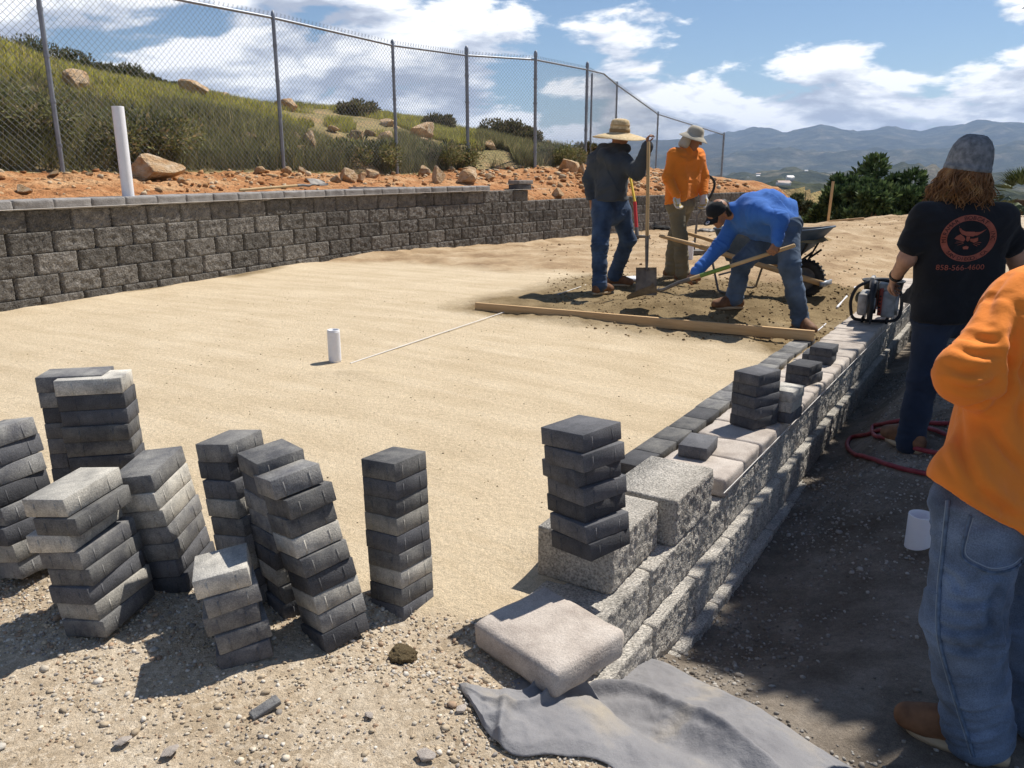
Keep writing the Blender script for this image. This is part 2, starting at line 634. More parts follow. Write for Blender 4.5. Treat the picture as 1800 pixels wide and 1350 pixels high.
    m = np.where(fe > 0, 1, m)
    z = z * (1 - m) + zb * m
    rim_lw = sstep(-0.6, -0.05, lw) * (1 - sstep(0.0, 0.1, lw))
    z = z + rim_lw * 0.03 * (0.5 + fbm(P2 * 1.3 + 3, 3))
    region = np.where(fe > 0.0, 3, np.where(lw > 0.15, 2, np.where(bt > 0.5, 1, 0)))
    damp = np.clip(work * (1 - far) * (0.75 + 0.5 * fbm(P2 * 1.2, 3)) + 0.9 * pile + 1.0 * pile2 + 0.45 * np.exp(-(((x - 3.4) / 1.3) ** 2 + ((y - 9.2) / 1.3) ** 2)), 0, 1)
    damp = np.maximum(damp, 0.75 * sstep(-0.35, -0.10, lw) * sstep(0.0, 0.35, fbm(P2 * 0.9 + 6, 2) + 0.05) * (y < 14))
    damp = np.maximum(damp, 0.35 * pm)
    return z, region, grav, damp, np.clip(far + rim, 0, 1), t, s


def at_len(P, L, s):
    """point and direction at arc length s"""
    i = int(np.clip(np.searchsorted(L, s) - 1, 0, len(P) - 2))
    d = (P[i + 1] - P[i])
    l = np.linalg.norm(d)
    return P[i] + d * ((s - L[i]) / l), d / l


def len_at_px(xpx):
    """arc length on the tall wall seen at photograph column xpx"""
    best, bs = 1e9, 0
    for s in np.arange(0, LW_LEN[-1], 0.02):
        p, _ = at_len(LW, LW_LEN, s)
        if p[1] < 2:
            continue
        zc = p[1] * math.cos(PITCH) + 0.5 * math.sin(PITCH)
        e = abs(900 + FPX * p[0] / zc - xpx)
        if e < best:
            best, bs = e, s
    return bs


LS_STEP = len_at_px(940)
LS_CAP = len_at_px(862)


GRID = {}


def tz(x, y):
    """ground height, interpolated on the ground mesh"""
    xs, ys, Z = GRID['x'], GRID['y'], GRID['z']
    i = int(np.clip(np.searchsorted(xs, x) - 1, 0, len(xs) - 2))
    j = int(np.clip(np.searchsorted(ys, y) - 1, 0, len(ys) - 2))
    u = min(max((x - xs[i]) / (xs[i + 1] - xs[i]), 0), 1)
    v = min(max((y - ys[j]) / (ys[j + 1] - ys[j]), 0), 1)
    return float((Z[j, i] * (1 - u) + Z[j, i + 1] * u) * (1 - v) + (Z[j + 1, i] * (1 - u) + Z[j + 1, i + 1] * u) * v)


def axis(*segs):
    out = []
    for a, b, st in segs:
        out.append(np.arange(a, b - 1e-6, st))
    return np.unique(np.round(np.concatenate(out + [[segs[-1][1]]]), 4))


def ground_material():
    m = bpy.data.materials.new('sand_and_gravel')
    m.use_nodes = True
    nt = m.node_tree
    L = nt.links.new
    N = lambda t: nt.nodes.new(t)
    b = nt.nodes['Principled BSDF']
    b.inputs['Roughness'].default_value = 0.97
    b.inputs['Specular IOR Level'].default_value = 0.12
    tc = N('ShaderNodeTexCoord')
    vec = tc.outputs['Object']
    at = N('ShaderNodeAttribute')
    at.attribute_name = 'mask'
    sp = N('ShaderNodeSeparateColor')
    L(at.outputs['Color'], sp.inputs[0])

    def noise(s_, d_=5, r=0.6, v=vec):
        n = N('ShaderNodeTexNoise')
        n.inputs['Scale'].default_value = s_
        n.inputs['Detail'].default_value = d_
        n.inputs['Roughness'].default_value = r
        L(v, n.inputs['Vector'])
        return n.outputs['Fac']

    def ramp(f, cols):
        r = N('ShaderNodeValToRGB')
        el = r.color_ramp.elements
        while len(el) < len(cols):
            el.new(0.5)
        for e, (p, c) in zip(el, cols):
            e.position = p
            e.color = tuple(c) + (1,)
        L(f, r.inputs[0])
        return r.outputs[0]

    def mix(f, a, c, typ='MIX'):
        x = N('ShaderNodeMix')
        x.data_type = 'RGBA'
        x.blend_type = typ
        if isinstance(f, float):
            x.inputs['Factor'].default_value = f
        else:
            L(f, x.inputs['Factor'])
        L(a, x.inputs[6])
        if isinstance(c, tuple):
            x.inputs[7].default_value = c
        else:
            L(c, x.inputs[7])
        return x.outputs[2]
    # screed direction: across the low wall
    mp = N('ShaderNodeMapping')
    mp.inputs['Rotation'].default_value = (0, 0, math.radians(27))
    L(vec, mp.inputs[0])
    mp2 = N('ShaderNodeMapping')
    mp2.inputs['Scale'].default_value = (0.7, 4.2, 1)
    L(mp.outputs[0], mp2.inputs[0])
    streak = noise(1.3, 7, 0.62, mp2.outputs[0])
    sand = ramp(noise(2.1, 8, 0.62), [(0.3, (0.575, 0.455, 0.30)), (0.6, (0.665, 0.545, 0.38))])
    sand = mix(0.42, sand, ramp(streak, [(0.36, (0.50, 0.39, 0.25)), (0.5, (0.61, 0.49, 0.33)), (0.66, (0.71, 0.595, 0.43))]))
    vo = N('ShaderNodeTexVoronoi')
    vo.inputs['Scale'].default_value = 60
    L(vec, vo.inputs['Vector'])
    gravel = ramp(noise(3.2, 9, 0.66), [(0.32, (0.38, 0.29, 0.19)), (0.5, (0.55, 0.435, 0.305)), (0.68, (0.65, 0.55, 0.42))])
    gravel = mix(0.45, gravel, ramp(vo.outputs['Color'], [(0.1, (0.30, 0.235, 0.16)), (0.6, (0.55, 0.46, 0.34)), (0.9, (0.70, 0.62, 0.50))]))
    damp = ramp(noise(4, 8, 0.65), [(0.3, (0.165, 0.115, 0.058)), (0.7, (0.33, 0.245, 0.135))])
    pad = ramp(noise(1.6, 9, 0.66), [(0.32, (0.28, 0.185, 0.105)), (0.5, (0.44, 0.315, 0.19)), (0.68, (0.58, 0.45, 0.30))])
    nz = noise(7, 6, 0.7)

    def soft(ch, k=0.5):
        a = N('ShaderNodeMath')
        a.operation = 'MULTIPLY_ADD'
        L(nz, a.inputs[0])
        a.inputs[1].default_value = k
        a.inputs[2].default_value = -k / 2
        c = N('ShaderNodeMath')
        c.operation = 'ADD'
        c.use_clamp = True
        L(ch, c.inputs[0])
        L(a.outputs[0], c.inputs[1])
        mr = N('ShaderNodeMapRange')
        mr.inputs['From Min'].default_value = 0.2
        mr.inputs['From Max'].default_value = 0.8
        L(c.outputs[0], mr.inputs['Value'])
        return mr.outputs[0]
    gm = soft(sp.outputs[0])
    earth = ramp(noise(3.0, 10, 0.68), [(0.3, (0.13, 0.105, 0.08)), (0.5, (0.22, 0.185, 0.148)), (0.72, (0.37, 0.325, 0.27))])
    col = mix(soft(sp.outputs[2]), sand, pad)
    col = mix(soft(sp.outputs[1]), col, damp)
    col = mix(gm, col, gravel)
    col = mix(soft(at.outputs['Alpha']), col, earth)
    grain = N('ShaderNodeMapRange')
    grain.inputs['From Min'].default_value = 0.3
    grain.inputs['From Max'].default_value = 0.7
    grain.inputs['To Min'].default_value = 0.70
    grain.inputs['To Max'].default_value = 1.30
    L(noise(230, 3, 0.7), grain.inputs['Value'])
    g2 = N('ShaderNodeMapRange')
    g2.inputs['From Min'].default_value = 0.3
    g2.inputs['From Max'].default_value = 0.7
    g2.inputs['To Min'].default_value = 0.84
    g2.inputs['To Max'].default_value = 1.16
    L(noise(55, 4, 0.7), g2.inputs['Value'])
    gp = N('ShaderNodeMath')
    gp.operation = 'MULTIPLY'
    L(grain.outputs[0], gp.inputs[0])
    L(g2.outputs[0], gp.inputs[1])
    sc = N('ShaderNodeVectorMath')
    sc.operation = 'SCALE'
    L(col, sc.inputs[0])
    L(gp.outputs[0], sc.inputs['Scale'])
    L(sc.outputs[0], b.inputs['Base Color'])
    nrm = None
    for h, st, d in ((noise(130, 4, 0.7), 0.7, 0.014), (streak, 0.16, 0.02), (noise(26, 6, 0.7), 0.42, 0.035)):
        bn = N('ShaderNodeBump')
        bn.inputs['Strength'].default_value = st
        bn.inputs['Distance'].default_value = d
        L(h, bn.inputs['Height'])
        if nrm is not None:
            L(nrm, bn.inputs['Normal'])
        nrm = bn.outputs[0]
    L(nrm, b.inputs['Normal'])
    return m


M['ground'] = ground_material()
M['trench'] = mat('dark_damp_earth', [(0.3, (0.085, 0.068, 0.052)), (0.5, (0.145, 0.120, 0.095)), (0.72, (0.26, 0.225, 0.185))], scale=3.0, detail=10, rough=0.97, bump=0.8, bscale=45, bdist=0.03, speck=(150, 0.35), rough_n=0.68, spec=0.15)
M['red_soil'] = mat('red_soil', [(0.28, (0.26, 0.105, 0.042)), (0.47, (0.43, 0.205, 0.088)), (0.66, (0.55, 0.34, 0.18))], scale=1.9, detail=10, rough=0.97, bump=1.0, bscale=11, bdist=0.09, speck=(60, 0.22), rough_n=0.68, spec=0.12)
M['hill_soil'] = mat('grassy_hill_soil', [(0.3, (0.19, 0.165, 0.065)), (0.5, (0.30, 0.24, 0.115)), (0.66, (0.44, 0.28, 0.15))], scale=0.8, detail=10, rough=0.97, bump=0.9, bscale=9, bdist=0.1, speck=(40, 0.3), rough_n=0.66, spec=0.12)


def build_ground():
    xs = axis((-40, -14, 2.0), (-14, -8, 0.5), (-8, -5.5, 0.15), (-5.5, 5.2, 0.05), (5.2, 9, 0.15), (9, 16, 0.4), (16, 44, 2.0))
    ys = axis((-6, 0.5, 0.5), (0.5, 10.5, 0.05), (10.5, 24, 0.12), (24, 36, 0.4), (36, 64, 2.0))
    X, Y = np.meshgrid(xs, ys)
    z, reg, gr, da, pad, t, s = terrain(X, Y)
    ear = sstep(0.35, 0.65, LAST['bt']) * (1 - sstep(6.5, 9.0, s))
    GRID.update(x=xs, y=ys, z=z)
    nx, ny = len(xs), len(ys)
    i = np.arange(ny - 1)[:, None] * nx
    j = np.arange(nx - 1)[None]
    F = np.stack([i + j, i + j + 1, i + nx + j + 1, i + nx + j], -1).reshape(-1, 4)
    V = np.stack([X, Y, z], -1).reshape(-1, 3)
    rf = reg.reshape(-1)[F].max(1)
    for k, nm, mm in ((0, 'sand_bed', 'ground'), (1, 'earth_strip', 'ground'), (2, 'soil_bank', 'red_soil'), (3, 'hillside', 'hill_soil')):
        f = F[rf == k]
        used = np.unique(f)
        mp = np.zeros(len(V), int)
        mp[used] = np.arange(len(used))
        me = mesh_np(nm, V[used], mp[f], smooth=True)
        if k in (0, 1):
            ca = me.color_attributes.new('mask', 'FLOAT_COLOR', 'POINT')
            c = np.ones((len(used), 4), np.float32)
            c[:, 0] = gr.reshape(-1)[used]
            c[:, 1] = da.reshape(-1)[used]
            c[:, 2] = pad.reshape(-1)[used]
            c[:, 3] = ear.reshape(-1)[used]
            ca.data.foreach_set('color', c.ravel())
        tag(obj(nm, me, M[mm]), kind='structure')


build_ground()

# ------------------------------------------------------------------ valley and mountains


def profile(pts):
    pts = np.array(pts, float)
    return np.arctan((pts[:, 0] - 900) / FPX / math.cos(PITCH)), (300 - pts[:, 1]) / FPX * math.cos(PITCH) * 1.0


def far_height(r, a):
    P = np.stack([np.sin(a) * r, np.cos(a) * r], -1)
    base = -12 - 190 * sstep(40, 1400, r) + 60 * sstep(2500, 7000, r)
    z = base
    z = z + 26 * sstep(150, 1200, r) * fbm(P / 420.0, 4)

    def layer(pts, r0, w, nsc, namp):
        aa, el = profile(pts)
        h = np.interp(a, aa, el) * r0 + HC - (-12 - 190 + 60 * sstep(2500, 7000, r0))
        ridged = 1 - np.abs(fbm(P / nsc, 5))
        fine = 1 - np.abs(fbm(P / (nsc * 0.35) + 5, 4))
        return h * np.exp(-((r - r0) / w) ** 2) ** 0.8 * (1 - namp + namp * ridged ** 2 * (0.55 + 0.45 * fine) * 1.12)
    far_l = layer([(-900, 250), (600, 255), (900, 262), (1130, 250), (1210, 243), (1290, 231), (1345, 238), (1400, 228), (1460, 239), (1510, 233), (1560, 240), (1650, 226), (1720, 230), (1800, 228), (2100, 236), (3000, 240)], 13000, 3000, 2300, 0.22)
    mid_l = layer([(-900, 285), (900, 290), (1130, 276), (1250, 272), (1330, 262), (1400, 270), (1470, 262), (1540, 268), (1620, 262), (1700, 258), (1800, 262), (3000, 280)], 8800, 1500, 1300, 0.45)
    low_l = layer([(-900, 300), (1150, 312), (1260, 306), (1345, 288), (1420, 306), (1480, 296), (1560, 290), (1650, 300), (1800, 292), (3000, 300)], 3600, 800, 600, 0.40)
    hill = layer([(-900, 340), (1200, 335), (1330, 318), (1420, 330), (1500, 345), (1650, 320), (1800, 318), (3000, 330)], 1500, 380, 300, 0.2)
    return np.maximum(np.maximum(z + far_l, z + mid_l), np.maximum(z + low_l, z + hill))


def far_material():
    return mat('chaparral_slopes', [(0.32, (0.022, 0.028, 0.018)), (0.5, (0.055, 0.060, 0.034)), (0.62, (0.12, 0.11, 0.07)), (0.74, (0.24, 0.20, 0.15))], scale=0.0042, detail=12, rough=1.0,
               bump=1.0, bscale=0.012, bdist=30, rough_n=0.62, spec=0.0, speck=(0.05, 0.3))


def build_far():
    aa = np.concatenate([np.linspace(-math.pi, -0.7, 40, endpoint=False), np.linspace(-0.7, -0.05, 60, endpoint=False), np.linspace(-0.05, 0.75, 420, endpoint=False), np.linspace(0.75, math.pi, 40)])
    rr = np.concatenate([np.geomspace(42, 700, 24, endpoint=False), np.geomspace(700, 6000, 80, endpoint=False), np.linspace(6000, 15000, 90, endpoint=False), np.geomspace(15000, 40000, 10)])
    A, R = np.meshgrid(aa, rr)
    z = far_height(R, A)
    nx, ny = len(aa), len(rr)
    V = np.stack([np.sin(A) * R, np.cos(A) * R, z], -1).reshape(-1, 3)
    i = np.arange(ny - 1)[:, None] * nx
    j = np.arange(nx - 1)[None]
    F = np.stack([i + j, i + nx + j, i + nx + j + 1, i + j + 1], -1).reshape(-1, 4)
    me = mesh_np('valley_and_mountains', V, F, smooth=True)
    tag(obj('valley_and_mountains', me, far_material()), kind='structure')


build_far()
# ------------------------------------------------------------------ wall blocks
BL, BH, BD = 0.4572, 0.2032, 0.30


def block_mesh(name, L, H, Dp, seed, nx=24, nz=11, amp=0.014, cham=0.016, both_ends=False, split_end=False):
    """split-faced block: rough face at -y, smooth other sides; origin at the bottom centre of the face line"""
    g = 0.003
    x0, x1, z0, z1 = -L / 2 + g, L / 2 - g, 0.0015, H - 0.0015
    xs = np.concatenate([[x0], np.linspace(x0 + cham, x1 - cham, nx), [x1]])
    zs = np.concatenate([[z0], np.linspace(z0 + 0.008, z1 - 0.008, nz), [z1]])
    X, Z = np.meshgrid(xs, zs)
    P = np.stack([X * 17, Z * 17, np.full_like(X, seed * 7.7)], -1)
    dep = amp * (0.22 * fbm(P * 0.8, 2) + 0.80 * fbm(P * 2.6 + 3, 3, gain=0.7) + 0.35 * np.abs(fbm(P * 1.4 + 9, 2)))
    Y = -dep - 0.006
    Y[:, 0] = cham + 0.006
    Y[:, -1] = cham + 0.006
    Y[0, 1:-1] = 0.25 * Y[1, 1:-1]
    Y[-1, 1:-1] = 0.15 * Y[-2, 1:-1] - 0.004
    Y[-2, 1:-1] = 0.4 * Y[-2, 1:-1] - 0.004
    m, n = X.shape
    V = np.stack([X, Y, Z], -1).reshape(-1, 3)
    i = np.arange(m - 1)[:, None] * n
    j = np.arange(n - 1)[None]
    F = np.stack([i + j, i + j + 1, i + n + j + 1, i + n + j], -1).reshape(-1, 4)
    # border loop extruded back
    loop = [(0, b) for b in range(n)] + [(a, n - 1) for a in range(1, m)] + [(m - 1, b) for b in range(n - 2, -1, -1)] + [(a, 0) for a in range(m - 2, 0, -1)]
    li = np.array([a * n + b for a, b in loop])
    nb = len(li)
    back = V[li].copy()
    back[:, 1] = Dp
    V = np.vstack([V, back, [[0, Dp, H / 2]]])
    o = m * n
    k = np.arange(nb)
    k2 = (k + 1) % nb
    F2 = np.stack([li[k], o + k, o + k2, li[k2]], -1)
    F3 = np.stack([o + k, np.full(nb, o + nb), o + k2], -1)
    return mesh_np(name, V, [F, F2, F3])


def cap_mesh(name, L, Dp, H, seed, rough=0.006, bev=0.018, over=0.0):
    """tumbled slab, origin at bottom centre of its outer (-y) edge"""
    bm = bmesh.new()
    bmesh.ops.create_cube(bm, size=1)
    for v in bm.verts:
        v.co = Vector((v.co.x * (L - 0.006), (v.co.y + 0.5) * Dp, (v.co.z + 0.5) * H))
    bmesh.ops.bevel(bm, geom=bm.edges[:], offset=bev, segments=2, profile=0.5, affect='EDGES')
    bmesh.ops.subdivide_edges(bm, edges=[e for e in bm.edges if e.calc_length() > 0.06], cuts=4, use_grid_fill=True)
    bm.normal_update()
    co = np.array([v.co for v in bm.verts])
    no = np.array([v.normal for v in bm.verts])
    d = rough * fbm(co * 22 + seed * 5.1, 3) + rough * 0.8 * fbm(co * 7 + seed * 3.3, 2)
    up = no[:, 2] > 0.95
    d = np.where(up, d * 0.35, d)
    for v, dd, nn in zip(bm.verts, d, no):
        v.co += Vector(nn) * float(dd)
    me = bpy.data.meshes.new(name)
    bm.to_mesh(me)
    bm.free()
    for p in me.polygons:
        p.use_smooth = True
    return me


def put(name, me, m, parent, p, d, z, dy=0.0, tilt=0.0):
    """place a block with its face on line point p, direction d; dy shifts it back"""
    back = np.array([-d[1], d[0]])
    q = np.asarray(p) + back * dy
    o = bpy.data.objects.new(name, me)
    COL.objects.link(o)
    if not me.materials:
        me.materials.append(m)
    o.parent = parent
    o.location = (q[0], q[1], z)
    o.rotation_euler = (0, 0, math.atan2(d[1], d[0]) + tilt)
    return o


def build_left_wall():
    w = empty('retaining_wall', (-4.65, 7.35, 0))
    w.location = (0, 0, 0)
    tag(w, 'tall grey split-face block retaining wall along the soil bank on the left', 'wall')
    meshes = [block_mesh('block', BL, BH, BD, k, amp=0.021, cham=0.020) for k in range(7)]
    caps = [cap_mesh('cap_stone', 0.405, 0.31, 0.098, k, rough=0.009, bev=0.016) for k in range(5)]
    zr = [-0.128, 0.075, 0.278, 0.481, 0.684]
    for r, z in enumerate(zr):
        end = LS_STEP if r == 4 else LW_LEN[-1] - 0.2 - 0.3 * r
        s = 1.4 + (BL / 2 if r % 2 else 0) + 0.05
        setb = 0.010 * r
        while s < end:
            p, d = at_len(LW, LW_LEN, s)
            put('block', random.choice(meshes), M['block'], w, p, d, z, setb + random.uniform(-0.003, 0.003), random.uniform(-0.006, 0.006))
            s += BL
    s = 1.5
    while s < LS_CAP:
        p, d = at_len(LW, LW_LEN, s)
        put('cap_stone', random.choice(caps), M['cap_grey'], w, p, d, 0.8885, 0.005 - 0.025 + random.uniform(-0.004, 0.004), random.uniform(-0.008, 0.008))
        s += 0.405
    # dark pavers waiting on the wall top
    p, d = at_len(LW, LW_LEN, LS_STEP - 0.32)
    pm = bevel_mesh(MB().box((0, 0.12, 0.055), (0.42, 0.24, 0.105)).mesh('cap_stone'), 0.006)
    o = obj('cap_stone', pm, M['paver_dark'], None, (p[0], p[1], 0.8895), (0, 0, math.atan2(d[1], d[0])))
    tag(o, 'dark block resting on the stepped end of the tall wall', 'block')
    o.name = 'loose_block'
    o2 = obj('loose_block', bevel_mesh(MB().box((0, 0.12, 0.04), (0.48, 0.26, 0.07)).mesh('loose_block'), 0.006), M['cap_grey'], None, (p[0] + d[0] * 0.02, p[1] + d[1] * 0.02, 0.9965), (0, 0, math.atan2(d[1], d[0]) + 0.04))
    tag(o2, 'thin grey cap lying on top of the dark block on the tall wall', 'block')
    # string line just outside the cap
    pts = []
    for s in np.linspace(1.2, LS_STEP + 0.3, 30):
        p, d = at_len(LW, LW_LEN, s)
        q = p + np.array([d[1], -d[0]]) * 0.05
        pts.append((q[0], q[1], 0.905))
    tag(MB().tube(pts, 0.0022, 5).obj('string_line', M['string']), 'pale string stretched along the cap of the tall wall', 'string')


def rwp(s, t=0.0):
    return RW0 + RWD * s + RWN * t


R_Z = [-0.453, -0.656, -0.859]
CAP_TOP = -0.152


def build_right_wall():
    w = empty('low_wall', (0, 0, 0))
    tag(w, 'low stepped split-face block wall with tan caps edging the sand bed', 'wall')
    meshes = [block_mesh('block', BL, BH, BD, 20 + k, nx=48, nz=22, amp=0.0125, cham=0.009) for k in range(7)]
    for r, z in enumerate(R_Z):
        out = 0.0 + 0.046 * r
        s = S_START + 0.21 + (0.22, 0.17, 0.36)[r]
        while s < 9.4:
            put('block', random.choice(meshes), M['block_near'], w, rwp(s, out), RWD, z, random.uniform(-0.004, 0.004), random.uniform(-0.008, 0.008))
            s += BL
    caps = [cap_mesh('cap_stone', 0.30, 0.36, 0.095, 40 + k, rough=0.007, bev=0.016) for k in range(6)]
    s = 1.00
    k = 0
    while s < 9.4:
        put('cap_stone', caps[k % 6] if k < 6 else random.choice(caps), M['cap_tan'], w, rwp(s, 0.015), RWD, -0.2485, random.uniform(-0.005, 0.005), random.uniform(-0.012, 0.012))
        s += 0.303
        k += 1
    # two full blocks closing the near end of the cap course
    for nm, sc, to, tl, lab in (('end_block', -0.02, -0.055, 0.02, 'large grey end block of the low wall carrying the charcoal paver stack'), ('end_block', 0.47, 0.0, -0.01, 'pale square block between the paver-topped end block and the first tan cap')):
        me = block_mesh('end_block', 0.455, 0.2032, 0.30, 61 if sc < 0.2 else 66, nx=48, nz=22, amp=0.012, cham=0.010)
        p = rwp(sc, to)
        o = obj(nm, me, M['block_near'], None, (p[0], p[1], -0.2490), (0, 0, math.atan2(RWD[1], RWD[0]) + tl))
        tag(o, lab, 'block')
    # string
    a, b = rwp(0.80, 0.028), rwp(9.2, 0.028)
    tag(MB().tube([(a[0], a[1], -0.20), ((a[0] + b[0]) / 2, (a[1] + b[1]) / 2, -0.204), (b[0], b[1], -0.20)], 0.0022, 5).obj('string_line', M['string']), 'pale string stretched along the tan caps of the low wall', 'string')
    # loose cap stone
    me = cap_mesh('loose_cap_stone', 0.375, 0.325, 0.10, 77, rough=0.007, bev=0.020)
    zt = -0.150
    c0, c1 = G(834, 1092, zt), G(972, 1178, zt)
    p = (c0 + c1) / 2
    dirv = c1 - c0
    o = obj('loose_cap_stone', me, M['cap_tan'], None, (p[0], p[1], zt - 0.102), (math.radians(1.0), math.radians(1.5), math.atan2(dirv[1], dirv[0])))
    tag(o, 'loose tumbled tan cap slab lying in front of the low wall', 'cap stone')


build_left_wall()
build_right_wall()

# ------------------------------------------------------------------ chain-link fence


def build_fence():
    f = empty('chain_link_fence', (0, 0, 0))
    tag(f, 'galvanised chain-link fence with steel posts running along the bank', 'fence')
    H = [2.44] * 11
    tops = {8: 3.9, 9: 3.28, 10: 2.72}
    base = [np.array([FP[i][0], FP[i][1], FZ[i] - 0.25]) for i in range(len(FP))]
    top = [np.array([FP[i][0], FP[i][1], tops.get(i, FZ[i] + 2.44)]) for i in range(len(FP))]
    for i in range(len(FP)):
        b, t = base[i], top[i]
        thick = 0.040 if i in (5, 6, 7, 10) else 0.031
        pm = MB().tube([b, t + np.array([0, 0, 0.10 if i in (5, 6, 7) else 0.0])], thick, 10)
        post = pm.obj('post', M['steel'], f, smooth=True)
        cp = MB().lathe([(0.001, 0.10), (thick * 0.8, 0.07), (thick * 1.15, 0.02), (thick * 1.15, -0.05)], 10, t + np.array([0, 0, 0.09 if i in (5, 6, 7) else 0.0]))
        cp.obj('post_cap', M['steel'], post)
        for zz in (0.35, 0.9, 1.45, 2.0):
            MB().lathe([(thick * 1.25, -0.018), (thick * 1.25, 0.018)], 10, (t[0], t[1], FZ[i] + zz * (t[2] - FZ[i]) / 2.44)).obj('tie_band', M['steel'], post)
        if i == 7:
            MB().tube([b + [0.14, 0.10, 0], t + [0.14, 0.10, -0.1]], 0.028, 10).obj('post', M['steel'], f, smooth=True)
    for i in range(len(FP) - 1):
        a, b = top[i] - [0, 0, 0.02], top[i + 1] - [0, 0, 0.02]
        if i == 7:
            mid = (a + b) / 2 + [0, 0, 0.12]
            MB().tube([a, mid, b], 0.022, 8).obj('top_rail', M['steel'], f, smooth=True)
        else:
            MB().tube([a, b], 0.022, 8).obj('top_rail', M['steel'], f, smooth=True)
        # woven wire, two families of diagonals with twisted ends above the rail
        A0 = np.array([FP[i][0], FP[i][1], FZ[i] + 0.02])
        B0 = np.array([FP[i + 1][0], FP[i + 1][1], FZ[i + 1] + 0.02])
        A1 = top[i] + [0, 0, 0.035]
        B1 = top[i + 1] + [0, 0, 0.035]
        Lh = np.linalg.norm((B0 - A0)[:2])
        nrm = np.array([-(B0 - A0)[1], (B0 - A0)[0], 0]) / Lh
        Hh = 2.44
        sp = 0.086
        mb = MB()
        wire_r = 0.0026

        def pt(u, v):
            u_, v_ = u / Lh, v / Hh
            return (A0 * (1 - u_) + B0 * u_) * (1 - v_) + (A1 * (1 - u_) + B1 * u_) * v_
        for sg in (1, -1):
            c = -Hh if sg > 0 else 0.0
            end = Lh if sg > 0 else Lh + Hh
            while c < end:
                # line u = c + sg*v
                v0, v1 = 0.0, Hh
                if sg > 0:
                    v0, v1 = max(v0, -c), min(v1, Lh - c)
                else:
                    v0, v1 = max(v0, c - Lh), min(v1, c)
                if v1 - v0 > 0.03:
                    p0, p1 = pt(c + sg * v0, v0), pt(c + sg * v1, v1)
                    mb.tube([p0 + nrm * 0.003 * sg, p1 + nrm * 0.003 * sg], wire_r, 3, caps=False)
                c += sp
        # barbs along the top selvage
        u = 0.0
        while u < Lh:
            p = pt(u, Hh)
            for k in (-1, 1):
                mb.tube([p, p + (B0 - A0) / Lh * 0.016 * k + np.array([0, 0, 0.035])], wire_r, 3, caps=False)
            u += sp
        o = mb.obj('wire_mesh', M['wire'], f)
        o['kind'] = 'stuff'
    # brace rail by the gate post
    MB().tube([np.array([3.3, 26.0, 1.55]), np.array([5.2, 27.0, 0.75])], 0.03, 8).obj('brace_rail', M['steel'], f, smooth=True)


build_fence()

# ------------------------------------------------------------------ pavers


PAV = {}


def paver_mesh(w, l, h=0.0628):
    key = (w, l, h)
    if key not in PAV:
        vs = []
        for k in range(4):
            mb = MB().box((0, 0, h / 2), (w - 0.004, l - 0.004, h - 0.0006))
            # spacer ribs on the sides
            rng = random.Random(k)
            for sx in (-1, 1):
                for q in (-0.27, 0.25):
                    mb.box((sx * (w / 2 - 0.0028), q * l, h / 2 - 0.006), (0.0034, 0.005, h - 0.018))
                for q in (-0.24, 0.26):
                    mb.box((q * w, sx * (l / 2 - 0.0028), h / 2 - 0.006), (0.005, 0.0034, h - 0.018))
            me = mb.mesh('paver')
            bm = bmesh.new()
            bm.from_mesh(me)
            big = [e for e in bm.edges if max(v.index for v in e.verts) < 8]
            bmesh.ops.bevel(bm, geom=big, offset=0.0020, segments=1, affect='EDGES')
            bm.to_mesh(me)
            bm.free()
            vs.append(me)
        PAV[key] = vs
    return PAV[key]


ROW = ['nearest the camera', 'second from the near end', 'third from the near end', 'fourth from the near end', 'fifth from the near end', 'sixth from the near end', 'seventh from the near end', 'eighth from the near end', 'eighth from the far end', 'seventh from the far end', 'sixth from the far end', 'fifth from the far end', 'fourth from the far end', 'third from the far end', 'second from the far end', 'farthest from the camera']
ORD = ['topmost', 'second from the top', 'third from the top', 'fourth from the top', 'fifth from the top', 'sixth from the top', 'seventh from the top', 'eighth from the top', 'bottom']
TONE = {'d': 'paver_dark', 'm': 'paver_mid', 'l': 'paver_light'}
TONEW = {'d': 'charcoal', 'm': 'mottled grey', 'l': 'pale grey'}


def paver(w, l, pos, rot, tone, label, group, h=0.0628):
    me0 = random.choice(paver_mesh(w, l, h))
    o = bpy.data.objects.new('paver', me0.copy() if False else me0)
    COL.objects.link(o)
    if not me0.materials:
        me0.materials.append(M['paver_mid'])
    o.material_slots[0].link = 'OBJECT'
    o.material_slots[0].material = M[TONE[tone]]
    o.location = pos
    o.rotation_euler = rot
    tag(o, label, 'paver', group)
    return o


TH = 0.0632


